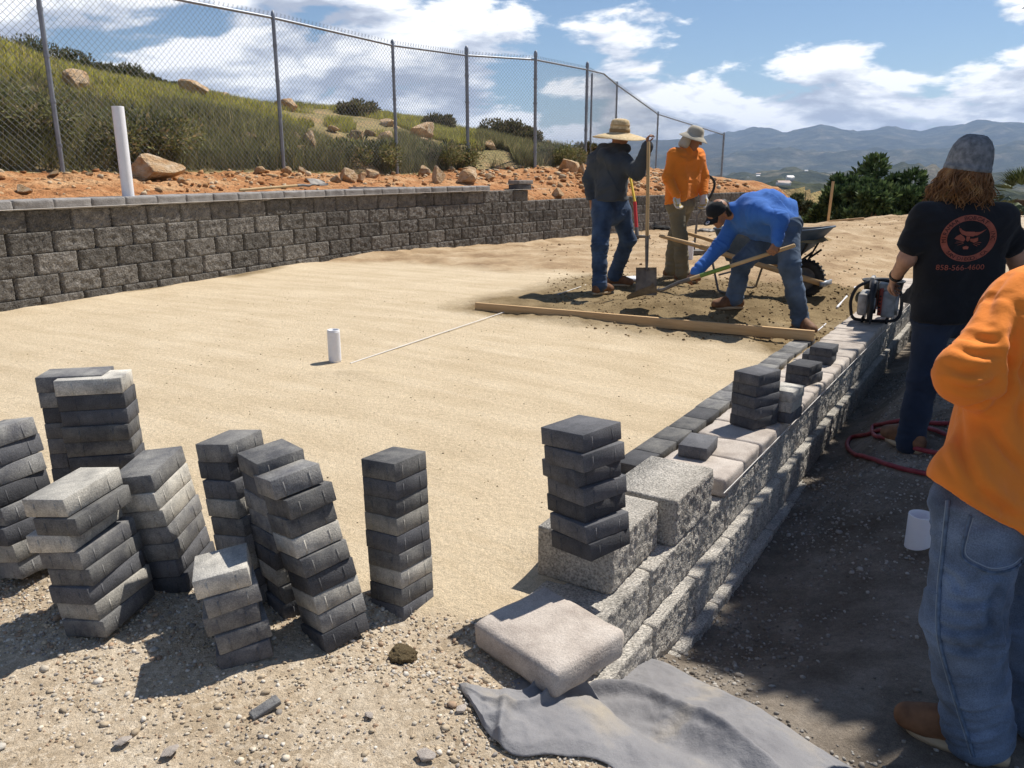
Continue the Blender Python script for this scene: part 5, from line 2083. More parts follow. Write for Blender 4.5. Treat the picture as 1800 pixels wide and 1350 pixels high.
def man_khaki():
    Y = 9.8
    J = jt(head=(1219, 243, 9.75), neck=(1208, 262, 9.78), shR=(1184, 272, 9.66), shL=(1228, 272, 9.95), elR=(1174, 314, 9.62), wrR=(1189, 344, 9.50), elL=(1237, 312, 9.92), wrL=(1237, 345, 9.78),
           hipR=(1188, 360, 9.70), hipL=(1205, 360, 9.90), knR=(1196, 420, 9.66), anR=(1200, 474, 9.72), knL=(1186, 418, 9.95), anL=(1180, 470, 9.98))
    gR, gL = ground_at(J['anR']), ground_at(J['anL'])
    e = empty('person', (0, 0, 0))
    tag(e, 'person in beige sun hat, orange long-sleeve shirt and khaki trousers looking down', 'person')
    J['anR'][2] = gR + 0.10
    J['anL'][2] = gL + 0.10
    f = nrmz((0.85, -0.42, -0.42))
    at = build_body(e, J, M['skin_a'], f, {'R': ((0.12, -0.05, -1), (0.4, -0.5, 0), 0.55, 1), 'L': ((0.0, -0.1, -1), (-0.5, -0.5, 0), 0.6, -1)}, headup=(0.35, -0.15, 1))
    w = D(1196, 345, 9.8)
    trousers(e, J, M['khaki'], (0.100, 0.080, 0.078), w, seed=5.2, amp=0.012, hem=0.0)
    shirt(e, J, M['orange'], 0.110, 0.125, 0.142, (0.068, 0.060, 0.048), seed=2.2, amp=0.010, hem=(D(1196, 352, 9.8), (0.25, 0, -1)))
    up = nrmz((0.32, -0.15, 1))
    R = tilt_frame(up, f)
    c = J['head'] + up * 0.055
    hat = disc_hat(e, c, R, [(0.002, 0.088), (0.05, 0.084), (0.082, 0.066), (0.097, 0.03), (0.106, -0.01), (0.130, -0.028), (0.172, -0.060), (0.174, -0.065), (0.130, -0.036), (0.106, -0.022)], M['hat_beige'], 'sun_hat', wav=0.012)
    # neck flap hanging over the ear
    fl = sdf_mesh('neck_flap', [(at(-0.03, 0.078, 0.0), at(-0.035, 0.080, -0.095), 0.035, 0.045, 0.02), (at(-0.085, 0.04, 0.0), at(-0.09, 0.045, -0.11), 0.03, 0.04, 0.03), (at(-0.03, -0.078, 0.0), at(-0.035, -0.080, -0.095), 0.03, 0.04, 0.02)], 0.008)
    vobj('neck_flap', fl[0], fl[1], M['hat_beige'], hat)
    for s, d, n, cu, sd in (('R', (0.12, -0.05, -1), (0.4, -0.5, 0), 0.55, 1), ('L', (0.0, -0.1, -1), (-0.5, -0.5, 0), 0.6, -1)):
        w_ = J['wr' + s]
        P = [(a, b, ra + 0.006, rb + 0.006, k) for a, b, ra, rb, k in hand_prims(w_, d, n, cu, sd, 1.05)]
        P.append((w_ - nrmz(d) * 0.03, w_ + nrmz(d) * 0.05, 0.036, 0.036, 0.02))
        V, F = sdf_mesh('glove', P, 0.0075)
        vobj('glove', V, F, M['glove_white'], e)
        nn = nrmz(n)
        P2 = [(a + nn * 0.006, b + nn * 0.006, ra + 0.004, rb + 0.004, k) for a, b, ra, rb, k in hand_prims(w_, d, n, cu, sd, 1.05)[3:]]
        V, F = sdf_mesh('glove_palm', P2, 0.0075)
        vobj('glove_palm', V, F, M['glove_yellow'], e)
    boot(e, J['anR'], (0.85, -0.35), gR)
    boot(e, J['anL'], (0.80, -0.2), gL)


def man_blue():
    J = jt(head=(1263, 374, 7.42), neck=(1285, 372, 7.46), shL=(1326, 372, 7.28), shR=(1296, 384, 7.62), elL=(1371, 386, 7.12), wrL=(1366, 424, 7.05), elR=(1268, 430, 7.58), wrR=(1224, 478, 7.47),
           hipL=(1384, 400, 7.36), hipR=(1362, 404, 7.64), knL=(1388, 466, 7.18), anL=(1410, 534, 7.22), knR=(1305, 462, 7.58), anR=(1291, 524, 7.64))
    gR, gL = ground_at(J['anR']), ground_at(J['anL'])
    e = empty('person', (0, 0, 0))
    tag(e, 'person in blue long-sleeve shirt and black cap bending to dig with a shovel', 'person')
    J['anR'][2] = gR + 0.10
    J['anL'][2] = gL + 0.10
    f = nrmz((-0.72, -0.20, -0.66))
    hu = nrmz((-0.60, -0.30, 0.72))
    sh = nrmz(D(1103, 526, 7.62) - D(1398, 431, 7.05))
    at = build_body(e, J, M['skin_a'], f, {'L': (nrmz((-0.35, -0.25, -0.75)), (-0.2, 0.8, -0.2), 0.9, 1), 'R': (nrmz((-0.55, -0.25, -0.45)), (0.3, 0.2, -0.9), 0.85, 1)}, headup=hu)
    w = D(1372, 384, 7.5)
    trousers(e, J, M['denim_fade2'], (0.112, 0.088, 0.078), w, seed=6.6, amp=0.013, hipr=0.135, hem=0.0)
    # arched back
    ex = [(D(1320, 366, 7.45), D(1352, 362, 7.5), 0.135, 0.145, 0.06), (D(1352, 364, 7.5), D(1384, 380, 7.5), 0.145, 0.15, 0.06)]
    ax = nrmz(D(1392, 385, 7.5) - D(1310, 368, 7.45))
    shirt(e, J, M['blue'], 0.125, 0.135, 0.140, (0.080, 0.068, 0.050), seed=9.4, amp=0.010, hem=(D(1391, 384, 7.5), nrmz((0.92, 0, -0.15))), extra=ex, kk=0.07)
    # cap with visor
    up = nrmz(hu)
    R = tilt_frame(up, f)
    c = J['head'] + up * 0.035
    cap = disc_hat(e, c, R, [(0.002, 0.082), (0.045, 0.076), (0.078, 0.056), (0.096, 0.02), (0.101, -0.012), (0.097, -0.014)], M['black'], 'cap')
    V = []
    for i, r_ in enumerate((0.085, 0.13, 0.172)):
        for a in np.linspace(-1.05, 1.05, 15):
            rr = r_ * (1 - (0.18 * (abs(a) / 1.05) ** 2 if i else 0))
            V.append(c + R @ np.array([rr * math.cos(a * 0.85), 0.092 * math.sin(a) * 1.0 + 0, -0.012 - 0.010 * i - 0.02 * a * a * (i / 2.0)]))
    V = np.array(V)
    i = np.arange(2)[:, None] * 15
    j = np.arange(14)[None]
    F = np.stack([i + j, i + j + 1, i + 15 + j + 1, i + 15 + j], -1).reshape(-1, 4)
    o = obj('visor', mesh_np('visor', V, F, True), M['black'], cap)
    sm = o.modifiers.new('t', 'SOLIDIFY')
    sm.thickness = 0.005
    # round white emblem on the visor top
    ec = c + R @ np.array([0.145, 0.025, -0.016])
    disc_hat(e, ec, R, [(0.001, 0.004), (0.020, 0.004), (0.022, 0.0)], M['glove_white'], 'emblem', parent=cap)
    disc_hat(e, ec, R, [(0.001, 0.0052), (0.013, 0.0052)], M['blue_steel'], 'emblem', parent=cap)
    # hair below the cap and neck cloth
    hv = sdf_mesh('hair', [(at(-0.045, 0.055, 0.02), at(-0.05, 0.06, -0.045), 0.036, 0.03, 0.03), (at(-0.075, 0.0, 0.03), at(-0.08, 0, -0.05), 0.05, 0.045, 0.03), (at(-0.045, -0.055, 0.02), at(-0.05, -0.06, -0.045), 0.036, 0.03, 0.03)], 0.007)
    vobj('hair', hv[0], hv[1], M['hair_black'], e)
    boot(e, J['anL'], (0.25, -0.9), gL)
    boot(e, J['anR'], (-0.95, -0.15), gR)


M['denim_fade2'] = cloth('mid_denim', (0.085, 0.125, 0.19), 0.45, scale=5)


def crease(V, F, folds):
    """press narrow folds into cloth along lines seen in the photograph"""
    bvh = BVHTree.FromPolygons([Vector(v) for v in V], [tuple(q) for q in F])
    N = vnormals(V, F)
    for pts, wd, dp in folds:
        Q = []
        for x, y, _ in cat_rom(np.array([(x, y, 0) for x, y in pts], float), 8):
            h = bvh.ray_cast(Vector((0, 0, HC)), Vector(nrmz(ray(x, y))), 8.0)
            if h[0] is not None:
                Q.append(np.array(h[0]))
        if len(Q) < 2:
            continue
        Q = np.array(Q)
        best = np.full(len(V), 9.0)
        par = np.zeros(len(V))
        for i in range(len(Q) - 1):
            ab = Q[i + 1] - Q[i]
            t = np.clip(((V - Q[i]) @ ab) / (ab @ ab + 1e-12), 0, 1)
            d = np.linalg.norm(V - (Q[i] + t[:, None] * ab), axis=1)
            m = d < best
            best = np.where(m, d, best)
            par = np.where(m, (i + t) / (len(Q) - 1), par)
        env = np.sin(np.clip(par, 0.04, 0.96) * math.pi) ** 0.6
        V = V + N * (env * dp * (-np.exp(-(best / wd) ** 2) + 0.75 * np.exp(-((best - 2.0 * wd) / (1.3 * wd)) ** 2)))[:, None]
    return V


def project_print(bvh, org, ux, uz, dirv, pts2, F, off, name, m, parent):
    V = []
    for (x, z) in pts2:
        o = Vector(org + ux * x + uz * z - dirv * 0.6)
        hit = bvh.ray_cast(o, Vector(dirv), 2.0)
        V.append(np.array(hit[0]) - dirv * off if hit[0] is not None else np.array(o) + dirv * 0.6)
    return obj(name, mesh_np(name, np.array(V), F, True), m, parent)


def text_mesh(txt, size=1.0):
    cu = bpy.data.curves.new('t', 'FONT')
    cu.body = txt
    cu.size = size
    cu.align_x = 'CENTER'
    cu.resolution_u = 3
    o = bpy.data.objects.new('t', cu)
    COL.objects.link(o)
    dg = bpy.context.evaluated_depsgraph_get()
    me = bpy.data.meshes.new_from_object(o.evaluated_get(dg))
    bm = bmesh.new()
    bm.from_mesh(me)
    bmesh.ops.triangulate(bm, faces=bm.faces[:])
    V = np.array([v.co[:2] for v in bm.verts])
    F = np.array([[v.index for v in f.verts] for f in bm.faces])
    bm.free()
    bpy.data.objects.remove(o)
    bpy.data.curves.remove(cu)
    bpy.data.meshes.remove(me)
    return V, F


def man_black():
    Y = 4.45
    J = jt(head=(1703, 288, 4.47), neck=(1694, 335, 4.45), shL=(1626, 380, 4.43), shR=(1760, 382, 4.50), elL=(1594, 455, 4.45), wrL=(1574, 487, 4.64), elR=(1786, 455, 4.52), wrR=(1796, 520, 4.62),
           hipL=(1640, 556, 4.43), hipR=(1712, 556, 4.50), knL=(1622, 668, 4.40), anL=(1603, 758, 4.38), knR=(1712, 668, 4.46), anR=(1712, 752, 4.50))
    gR, gL = ground_at(J['anR']), ground_at(J['anL'])
    e = empty('person', (0, 0, 0))
    tag(e, 'person seen from behind in grey beanie and black printed T-shirt with long hair', 'person')
    J['anL'][2] = gL + 0.10
    J['anR'][2] = gR + 0.10
    f = nrmz((-0.25, 1, -0.15))
    build_body(e, J, M['skin_b'], f, {'L': (nrmz(D(1562, 508, 4.74) - J['wrL']), (0.5, 0.5, -0.7), 0.7, 1), 'R': ((0, 0.3, -1), (-1, 0, 0), 0.6, -1)}, arm_r=(0.052, 0.045, 0.033), hs=1.03)
    w = D(1676, 540, Y)
    trousers(e, J, M['denim_navy'], (0.098, 0.078, 0.074), w, seed=1.3, amp=0.007)
    ex = [(D(1640, 500, 4.44), D(1592, 524, 4.58), 0.05, 0.022, 0.06), (D(1640, 520, 4.44), D(1600, 512, 4.62), 0.05, 0.02, 0.06)]
    so, V, F = shirt(e, J, M['black'], 0.112, 0.118, 0.132, (0.072, 0.078), sleeve=0.62, seed=3.9, amp=0.007, hem=(D(1676, 562, Y), (0, 0, -1)), extra=ex, cell=0.008, name='t_shirt')
    bvh = BVHTree.FromPolygons([Vector(v) for v in V], [tuple(q) for q in F])
    # printed emblem on the back
    org = D(1703, 416, Y)
    dirv = nrmz((org - np.array([0, 0, HC])) * [1, 1, 0.0])
    ux = np.cross(dirv, [0, 0, 1.0])
    ux = nrmz(ux)
    uz = np.array([0, 0, 1.0])
    mpp = 4.3 / FPX * 1.0
    Ro, Ri = 0.131, 0.100
    n = 72
    th = np.linspace(0, 2 * math.pi, n, endpoint=False)
    pts = [(r * math.cos(t), r * math.sin(t) * 0.94) for r in (Ri, (Ri + Ro) / 2, Ro) for t in th]
    i = np.arange(2)[:, None] * n
    j = np.arange(n)[None]
    k = (j + 1) % n
    ring = project_print(bvh, org, ux, uz, dirv, pts, np.stack([i + j, i + n + j, i + n + k, i + k], -1).reshape(-1, 4), 0.0025, 'print_ring', M['print_red'], so)
    # letters round the ring

    def arc(txt, a0, a1, size, flip):
        for q, ch in enumerate(txt):
            if ch == ' ':
                continue
            a = a0 + (a1 - a0) * (q + 0.5) / len(txt)
            tv, tf = text_mesh(ch, size)
            r = (Ro + Ri) / 2
            out = []
            for x, y in tv:
                y2 = y - size * 0.36
                if flip:
                    dx, dy = math.cos(a), math.sin(a)
                    out.append((dx * (r - y2) + -dy * x, (dy * (r - y2) + dx * x) * 0.94))
                else:
                    dx, dy = math.cos(a), math.sin(a)
                    out.append((dx * (r + y2) + dy * x, (dy * (r + y2) - dx * x) * 0.94))
            project_print(bvh, org, ux, uz, dirv, out, tf, 0.0045, 'print_letter', M['black'], so)
    arc('MIRAMAR BOBCAT, INC.', math.radians(192), math.radians(-18), 0.030, False)
    arc('SAN DIEGO, CA', math.radians(218), math.radians(322), 0.028, True)
    tv, tf = text_mesh('858-566-4600', 0.040)
    project_print(bvh, org + uz * -0.168 + ux * -0.02, ux, uz, dirv, tv * [1.02, 1.0], tf, 0.0045, 'print_letter', M['print_red'], so)
    # cat head emblem: ears, brow, cheeks, whiskers, muzzle

    def poly(pts, mm='print_red', off=0.003):
        c = np.mean(pts, 0)
        P_ = [tuple(c)] + [tuple(p) for p in pts]
        f_ = np.array([[0, 1 + q, 1 + (q + 1) % len(pts)] for q in range(len(pts))])
        project_print(bvh, org, ux, uz, dirv, [(x * 0.001, z * 0.001) for x, z in P_], f_, off, 'print_emblem', M[mm], so)
    poly([(-52, 66), (-34, 44), (-12, 34), (-10, 14), (-34, 22), (-46, 40)])
    poly([(80, 50), (52, 34), (22, 33), (14, 14), (40, 16), (60, 30)])
    poly([(-14, 36), (24, 35), (34, 18), (20, 10), (4, 12), (-12, 12), (-24, 22)])
    poly([(-40, 22), (-24, 10), (-14, -4), (-20, -16), (-52, -6), (-66, 0), (-56, 14)])
    poly([(8, -2), (22, -2), (44, 4), (46, -14), (28, -24), (10, -16)])
    poly([(-10, 10), (6, 10), (6, -10), (-2, -18), (-10, -10)])
    poly([(-22, -46), (-6, -40), (6, -46), (4, -58), (-18, -58)])
    for (a, b) in (((-56, -14), (-20, -14)), ((-62, -24), (-22, -20)), ((-48, -36), (-20, -26)), ((30, -20), (62, -24)), ((28, -26), (56, -34)), ((24, -30), (46, -42))):
        a, b = np.array(a), np.array(b)
        nn = np.array([-(b - a)[1], (b - a)[0]]) / np.linalg.norm(b - a) * 1.6
        poly([a - nn * 0.4, b - nn, b + nn, a + nn * 0.4])
    # beanie
    up = nrmz((0.10, -0.08, 1))
    R = tilt_frame(up, f)
    c = J['head'] + up * 0.02
    bn = disc_hat(e, c, R, [(0.001, 0.124), (0.014, 0.130), (0.030, 0.133), (0.052, 0.128), (0.080, 0.105), (0.100, 0.068), (0.110, 0.028), (0.114, -0.010), (0.115, -0.030), (0.1185, -0.032), (0.119, -0.052), (0.112, -0.056), (0.104, -0.050)], M['beanie'], 'beanie', n=48)
    # long wavy hair
    rng = random.Random(4)
    hm = MB()
    for q in range(520):
        a = rng.uniform(0.75, 2 * math.pi - 0.75)
        r0 = 0.104 + rng.uniform(-0.012, 0.006)
        b = c + R @ np.array([r0 * math.cos(a), r0 * math.sin(a), -0.045])
        L = rng.uniform(0.12, 0.225)
        pts = []
        spread = rng.uniform(0.0, 0.060) * (0.4 + abs(math.sin(a)))
        ph, fr, am = rng.uniform(0, 6.28), rng.uniform(38, 75), rng.uniform(0.010, 0.026)
        out = R @ np.array([math.cos(a), math.sin(a), 0])
        sd = R @ np.array([-math.sin(a), math.cos(a), 0])
        for t in np.linspace(0, 1, 10):
            s_ = t * L
            p = b + out * (spread * t ** 0.8 + 0.020 * math.sin(fr * s_ + ph) * t) + sd * am * math.sin(fr * s_ * 0.8 + ph * 1.7) - up * s_ * 0.95
            pts.append(p)
        hm.tube(pts, np.linspace(0.0048, 0.0020, 10), 5)
    hm.obj('hair', M['hair_brown'], e, smooth=True)
    inner = sdf_mesh('hair_mass', [(c - up * 0.03, c - up * 0.12 - f * 0.03, 0.098, 0.085, 0.03)], 0.01)
    vobj('hair_mass', inner[0], inner[1], M['hair_brown'], e)
    # wrist band
    d = nrmz(J['wrL'] - J['elL'])
    MB().tube([J['wrL'] - d * 0.035, J['wrL'] - d * 0.012], 0.039, 16).obj('wrist_band', M['belt'], e, smooth=True)
    boot(e, J['anL'], (-0.25, 0.95), gL)
    boot(e, J['anR'], (0.1, 0.95), gR)


def man_orange():
    J = jt(head=(1960, 395, 2.42), neck=(1915, 465, 2.32), shL=(1802, 545, 2.18), shR=(1985, 540, 2.42), elL=(1694, 652, 2.06), wrL=(1775, 706, 2.20), elR=(2075, 700, 2.40), wrR=(2000, 730, 2.6),
           hipL=(1722, 905, 2.14), hipR=(1868, 905, 2.30), knL=(1694, 1100, 2.09), anL=(1714, 1282, 2.11), knR=(1830, 1110, 2.22), anR=(1822, 1290, 2.20))
    gR, gL = ground_at(J['anR']), ground_at(J['anL'])
    e = empty('person', (0, 0, 0))
    tag(e, 'person in orange long-sleeve shirt and faded jeans cut off by the right edge', 'person')
    J['anL'][2] = gL + 0.11
    J['anR'][2] = gR + 0.11
    f = nrmz((0.45, 0.85, -0.3))
    at = build_body(e, J, M['skin_a'], f, {'L': ((0.8, 0.3, -0.2), (0.2, 0.8, 0), 0.7, 1), 'R': ((-0.5, 0.4, -0.3), (0.2, 0.8, 0), 0.7, -1)})
    hv = sdf_mesh('hair', [(at(-0.025, 0, 0.045), at(0.02, 0, 0.055), 0.090, 0.082, 0.02), (at(-0.055, 0, 0.02), at(-0.060, 0, -0.045), 0.066, 0.058, 0.03)], 0.009)
    vobj('hair', hv[0], hv[1], M['hair_black'], e)
    w = mid(J['hipL'], J['hipR']) + np.array([0.02, 0.03, 0.11])
    to, V, F = trousers(e, J, M['denim_fade'], (0.118, 0.100, 0.094), w, seed=8.1, amp=0.012, hipr=0.136, cell=0.008, hem=0.035)
    V = crease(V, F, [([(1655, 1050), (1700, 1062), (1750, 1050)], 0.010, 0.010), ([(1640, 1095), (1690, 1110), (1745, 1100)], 0.009, 0.009), ([(1660, 1135), (1705, 1140), (1750, 1125)], 0.010, 0.008), ([(1700, 1030), (1740, 1010), (1775, 1015)], 0.010, 0.009),
                      ([(1670, 1240), (1710, 1255), (1755, 1245)], 0.010, 0.010), ([(1665, 1275), (1715, 1290), (1765, 1275)], 0.010, 0.011), ([(1650, 1000), (1680, 1020), (1690, 1050)], 0.010, 0.007), ([(1760, 1020), (1740, 1070), (1745, 1120)], 0.012, 0.012)])
    to.data.vertices.foreach_set('co', V.astype(np.float32).ravel())
    to.data.update()
    bvh = BVHTree.FromPolygons([Vector(v) for v in V], [tuple(q) for q in F])

    def proj_line(pts, name, m, r=0.003, n=60):
        Q = []
        P_ = cat_rom(np.array([(x, y, 0) for x, y in pts], float), 10)
        for x, y, _ in P_:
            d = nrmz(ray(x, y))
            h = bvh.ray_cast(Vector((0, 0, HC)), Vector(d), 6.0)
            if h[0] is not None:
                Q.append(np.array(h[0]) + np.array(h[1]) * (r * 0.3))
        if len(Q) > 3:
            MB().tube(Q, r, 6).obj(name, m, to, smooth=True)
    # outseam, its stitching and the back pocket
    sm_ = cloth('denim_seam', (0.10, 0.15, 0.23), 0.4, scale=40)
    st = flat('denim_stitch', (0.26, 0.33, 0.42), bump=0)
    proj_line([(1668, 880), (1660, 960), (1652, 1040), (1652, 1120), (1672, 1200), (1700, 1290), (1712, 1330)], 'outseam', sm_, 0.0055)
    proj_line([(1663, 880), (1655, 960), (1647, 1040), (1647, 1120), (1667, 1200), (1695, 1290), (1707, 1330)], 'seam_stitch', st, 0.0016)
    proj_line([(1706, 905), (1697, 940), (1692, 978), (1720, 998), (1748, 1006), (1780, 1000), (1799, 985)], 'pocket_edge', sm_, 0.0045)
    proj_line([(1711, 910), (1702, 942), (1698, 974), (1724, 992), (1748, 999), (1778, 993), (1795, 980)], 'pocket_stitch', st, 0.0015)
    # loose shirt, flared hem
    ex = [(D(1830, 560, 2.26), D(1800, 780, 2.18), 0.150, 0.150, 0.08), (D(1775, 700, 2.13), D(1700, 850, 2.07), 0.055, 0.085, 0.08), (D(1700, 840, 2.07), D(1715, 930, 2.10), 0.085, 0.085, 0.06), (D(1890, 560, 2.30), D(1880, 840, 2.26), 0.15, 0.15, 0.08),
          (D(1690, 668, 2.06), D(1750, 690, 2.12), 0.052, 0.055, 0.05)]
    so, V, F = shirt(e, J, M['orange'], 0.135, 0.145, 0.172, (0.098, 0.060, 0.055), seed=5.5, amp=0.006, hem=(D(1640, 842, 2.07), nrmz((-0.50, -0.05, -0.86))), extra=ex, cell=0.0075, kk=0.05)
    folds = [([(1790, 545), (1782, 600), (1770, 650), (1768, 690), (1745, 715)], 0.016, 0.022), ([(1700, 715), (1722, 708), (1750, 700)], 0.012, 0.014), ([(1690, 725), (1692, 790), (1715, 850), (1770, 900), (1800, 915)], 0.014, 0.013),
             ([(1735, 740), (1765, 790), (1800, 830)], 0.012, 0.009), ([(1660, 640), (1700, 655), (1740, 650)], 0.010, 0.008), ([(1665, 672), (1705, 685), (1750, 672)], 0.010, 0.009), ([(1700, 590), (1745, 600), (1775, 590)], 0.012, 0.008),
             ([(1680, 610), (1720, 625), (1765, 622)], 0.010, 0.007), ([(1790, 700), (1800, 760)], 0.014, 0.010), ([(1655, 800), (1690, 850), (1740, 890)], 0.012, 0.008), ([(1775, 480), (1745, 520), (1735, 560)], 0.014, 0.007)]
    V = crease(V, F, folds)
    so.data.vertices.foreach_set('co', V.astype(np.float32).ravel())
    so.data.update()
    boot(e, J['anL'], (-0.75, 0.55), gL)
    boot(e, J['anR'], (0.2, 0.9), gR)


man_straw()
man_khaki()
man_blue()
man_black()
man_orange()
# ------------------------------------------------------------------ rocks, gravel and plants
ICO_V = None


def ico():
    global ICO_V
    t = (1 + 5 ** 0.5) / 2
    v = np.array([(-1, t, 0), (1, t, 0), (-1, -t, 0), (1, -t, 0), (0, -1, t), (0, 1, t), (0, -1, -t), (0, 1, -t), (t, 0, -1), (t, 0, 1), (-t, 0, -1), (-t, 0, 1)], float)
    v /= np.linalg.norm(v[0])
    f = np.array([(0, 11, 5), (0, 5, 1), (0, 1, 7), (0, 7, 10), (0, 10, 11), (1, 5, 9), (5, 11, 4), (11, 10, 2), (10, 7, 6), (7, 1, 8), (3, 9, 4), (3, 4, 2), (3, 2, 6), (3, 6, 8), (3, 8, 9), (4, 9, 5), (2, 4, 11), (6, 2, 10), (8, 6, 7), (9, 8, 1)])
    return v, f


def stones(name, X, Y, S, m, label, cat, tint):
    v, f = ico()
    n = len(X)
    z = terrain(X, Y)[0]
    sc = S[:, None] * RNG.uniform(0.55, 1.25, (n, 3)) * np.array([1, 1, 0.72])
    jit = 1 + RNG.uniform(-0.28, 0.28, (n, 12, 1))
    V = v[None] * jit * sc[:, None]
    a = RNG.uniform(0, 6.28, n)
    c, s_ = np.cos(a)[:, None], np.sin(a)[:, None]
    x, y = V[..., 0].copy(), V[..., 1].copy()
    V[..., 0] = c * x - s_ * y
    V[..., 1] = s_ * x + c * y
    V += np.stack([X, Y, z + S * 0.22], -1)[:, None]
    F = (f[None] + (np.arange(n) * 12)[:, None, None]).reshape(-1, 3)
    me = mesh_np(name, V.reshape(-1, 3), F)
    ca = me.color_attributes.new('tint', 'FLOAT_COLOR', 'POINT')
    k = RNG.integers(0, len(tint), n)
    col = np.array(tint)[k] * RNG.uniform(0.75, 1.2, (n, 1))
    c4 = np.ones((n, 12, 4), np.float32)
    c4[..., :3] = col[:, None]
    ca.data.foreach_set('color', c4.ravel())
    o = obj(name, me, m)
    tag(o, label, cat, kind='stuff')
    return o


M['stone_tint'] = mat('gravel_stone', [(0.3, (0.75, 0.75, 0.75)), (0.7, (1, 1, 1))], scale=60, rough=0.95, bump=0.4, bscale=200, bdist=0.003, attr='tint', spec=0.2)


def build_gravel():
    tint = [(0.66, 0.58, 0.46), (0.58, 0.47, 0.33), (0.50, 0.40, 0.28), (0.70, 0.64, 0.55), (0.44, 0.31, 0.21), (0.36, 0.32, 0.28)]
    n = 52000
    X = RNG.uniform(-2.6, 0.75, n)
    Y = RNG.uniform(1.15, 3.05, n)
    z, reg, gr, *_ = terrain(X, Y)
    P = np.stack([X, Y], -1)
    clump = 0.5 + 0.9 * fbm(P * 2.6 + 3, 3)
    keep = (RNG.uniform(0, 1, n) < np.clip(clump, 0.06, 1)) & (gr > 0.45) & (reg == 0)
    X, Y = X[keep], Y[keep]
    S = 0.0032 + 0.0045 * RNG.power(0.55, len(X))
    big = RNG.uniform(0, 1, len(X))
    S = np.where(big < 0.035, RNG.uniform(0.007, 0.014, len(X)), S)
    stones('gravel', X, Y, S, M['stone_tint'], 'loose beige gravel scattered over the foreground', 'gravel', tint)
    # earth strip gravel
    n = 34000
    s = RNG.uniform(-2.6, 5.5, n)
    t = RNG.uniform(0.02, 2.6, n)
    X = RW0[0] + RWD[0] * s + RWN[0] * t
    Y = RW0[1] + RWD[1] * s + RWN[1] * t
    z, reg, *_ = terrain(X, Y)
    P = np.stack([X, Y], -1)
    clump = 0.42 + 1.5 * fbm(P * 1.7 + 31, 3) + 0.35 * (s < -0.3)
    keep = (RNG.uniform(0, 1, n) < np.clip(clump, 0.05, 1)) & (reg == 1) & (Y > 1.1)
    X, Y = X[keep], Y[keep]
    S = RNG.uniform(0.003, 0.0105, len(X)) * np.where(RNG.uniform(0, 1, len(X)) < 0.06, 1.6, 1)
    stones('crushed_stone', X, Y, S, M['stone_tint'], 'crushed grey stone strewn over the shaded earth strip', 'crushed stone', [(0.38, 0.35, 0.31), (0.31, 0.275, 0.235), (0.46, 0.43, 0.385), (0.25, 0.22, 0.185)])
    # rubble on the bank
    n = 5200
    ls = RNG.uniform(2.5, LW_LEN[-1], n)
    off = RNG.uniform(0.32, 3.2, n)
    pts = np.array([np.concatenate(at_len(LW, LW_LEN, q)) for q in ls])
    X = pts[:, 0] - pts[:, 3] * off
    Y = pts[:, 1] + pts[:, 2] * off
    z, reg, *_ = terrain(X, Y)
    dens = 0.35 + 0.8 * fbm(np.stack([X, Y], -1) * 0.8, 3) + 0.45 * (ls > LS_STEP)
    keep = (reg == 2) & (RNG.uniform(0, 1, n) < np.clip(dens, 0.05, 1))
    X, Y, ls = X[keep], Y[keep], ls[keep]
    S = 0.012 + 0.05 * RNG.power(0.35, len(X)) * np.where(ls > LS_STEP, 1.7, 1.0)
    stones('rubble', X, Y, S, M['stone_tint'], 'orange broken rubble covering the soil bank', 'rubble', [(0.50, 0.27, 0.12), (0.58, 0.40, 0.23), (0.62, 0.49, 0.33), (0.40, 0.19, 0.08)])
    # clods on the far pad
    n = 5200
    X = RNG.uniform(0.5, 13.0, n)
    Y = RNG.uniform(9.0, 21.5, n)
    z, reg, gr, da, pd, *_ = terrain(X, Y)
    dens = pd * (0.35 + 1.1 * fbm(np.stack([X, Y], -1) * 0.9 + 14, 3))
    k = (reg == 0) & (RNG.uniform(0, 1, n) < np.clip(dens, 0.02, 1))
    stones('soil_clods', X[k], Y[k], 0.006 + 0.020 * RNG.power(0.4, int(k.sum())), M['stone_tint'], 'brown soil clods strewn over the far dirt pad', 'soil clods', [(0.40, 0.27, 0.15), (0.50, 0.37, 0.22), (0.30, 0.19, 0.10), (0.58, 0.46, 0.30)])
    # crumbled sand where the crew works
    n = 2600
    X = RNG.uniform(0.4, 4.0, n)
    Y = RNG.uniform(6.6, 10.5, n)
    z, reg, gr, da, pd, *_ = terrain(X, Y)
    k = (reg == 0) & (RNG.uniform(0, 1, n) < da)
    stones('sand_crumbs', X[k], Y[k], RNG.uniform(0.004, 0.016, int(k.sum())), M['stone_tint'], 'damp sand crumbs around the working crew', 'sand crumbs', [(0.30, 0.21, 0.11), (0.40, 0.29, 0.16), (0.22, 0.15, 0.08)])
    # grit on the sand bed
    n = 900
    X = RNG.uniform(-3.5, 3.0, n)
    Y = RNG.uniform(2.8, 8.5, n)
    z, reg, gr, *_ = terrain(X, Y)
    k = (reg == 0) & (gr < 0.3)
    stones('grit', X[k], Y[k], RNG.uniform(0.002, 0.006, int(k.sum())), M['stone_tint'], 'stray grit on the smoothed sand', 'grit', [(0.40, 0.30, 0.18), (0.6, 0.5, 0.36), (0.2, 0.16, 0.1)])


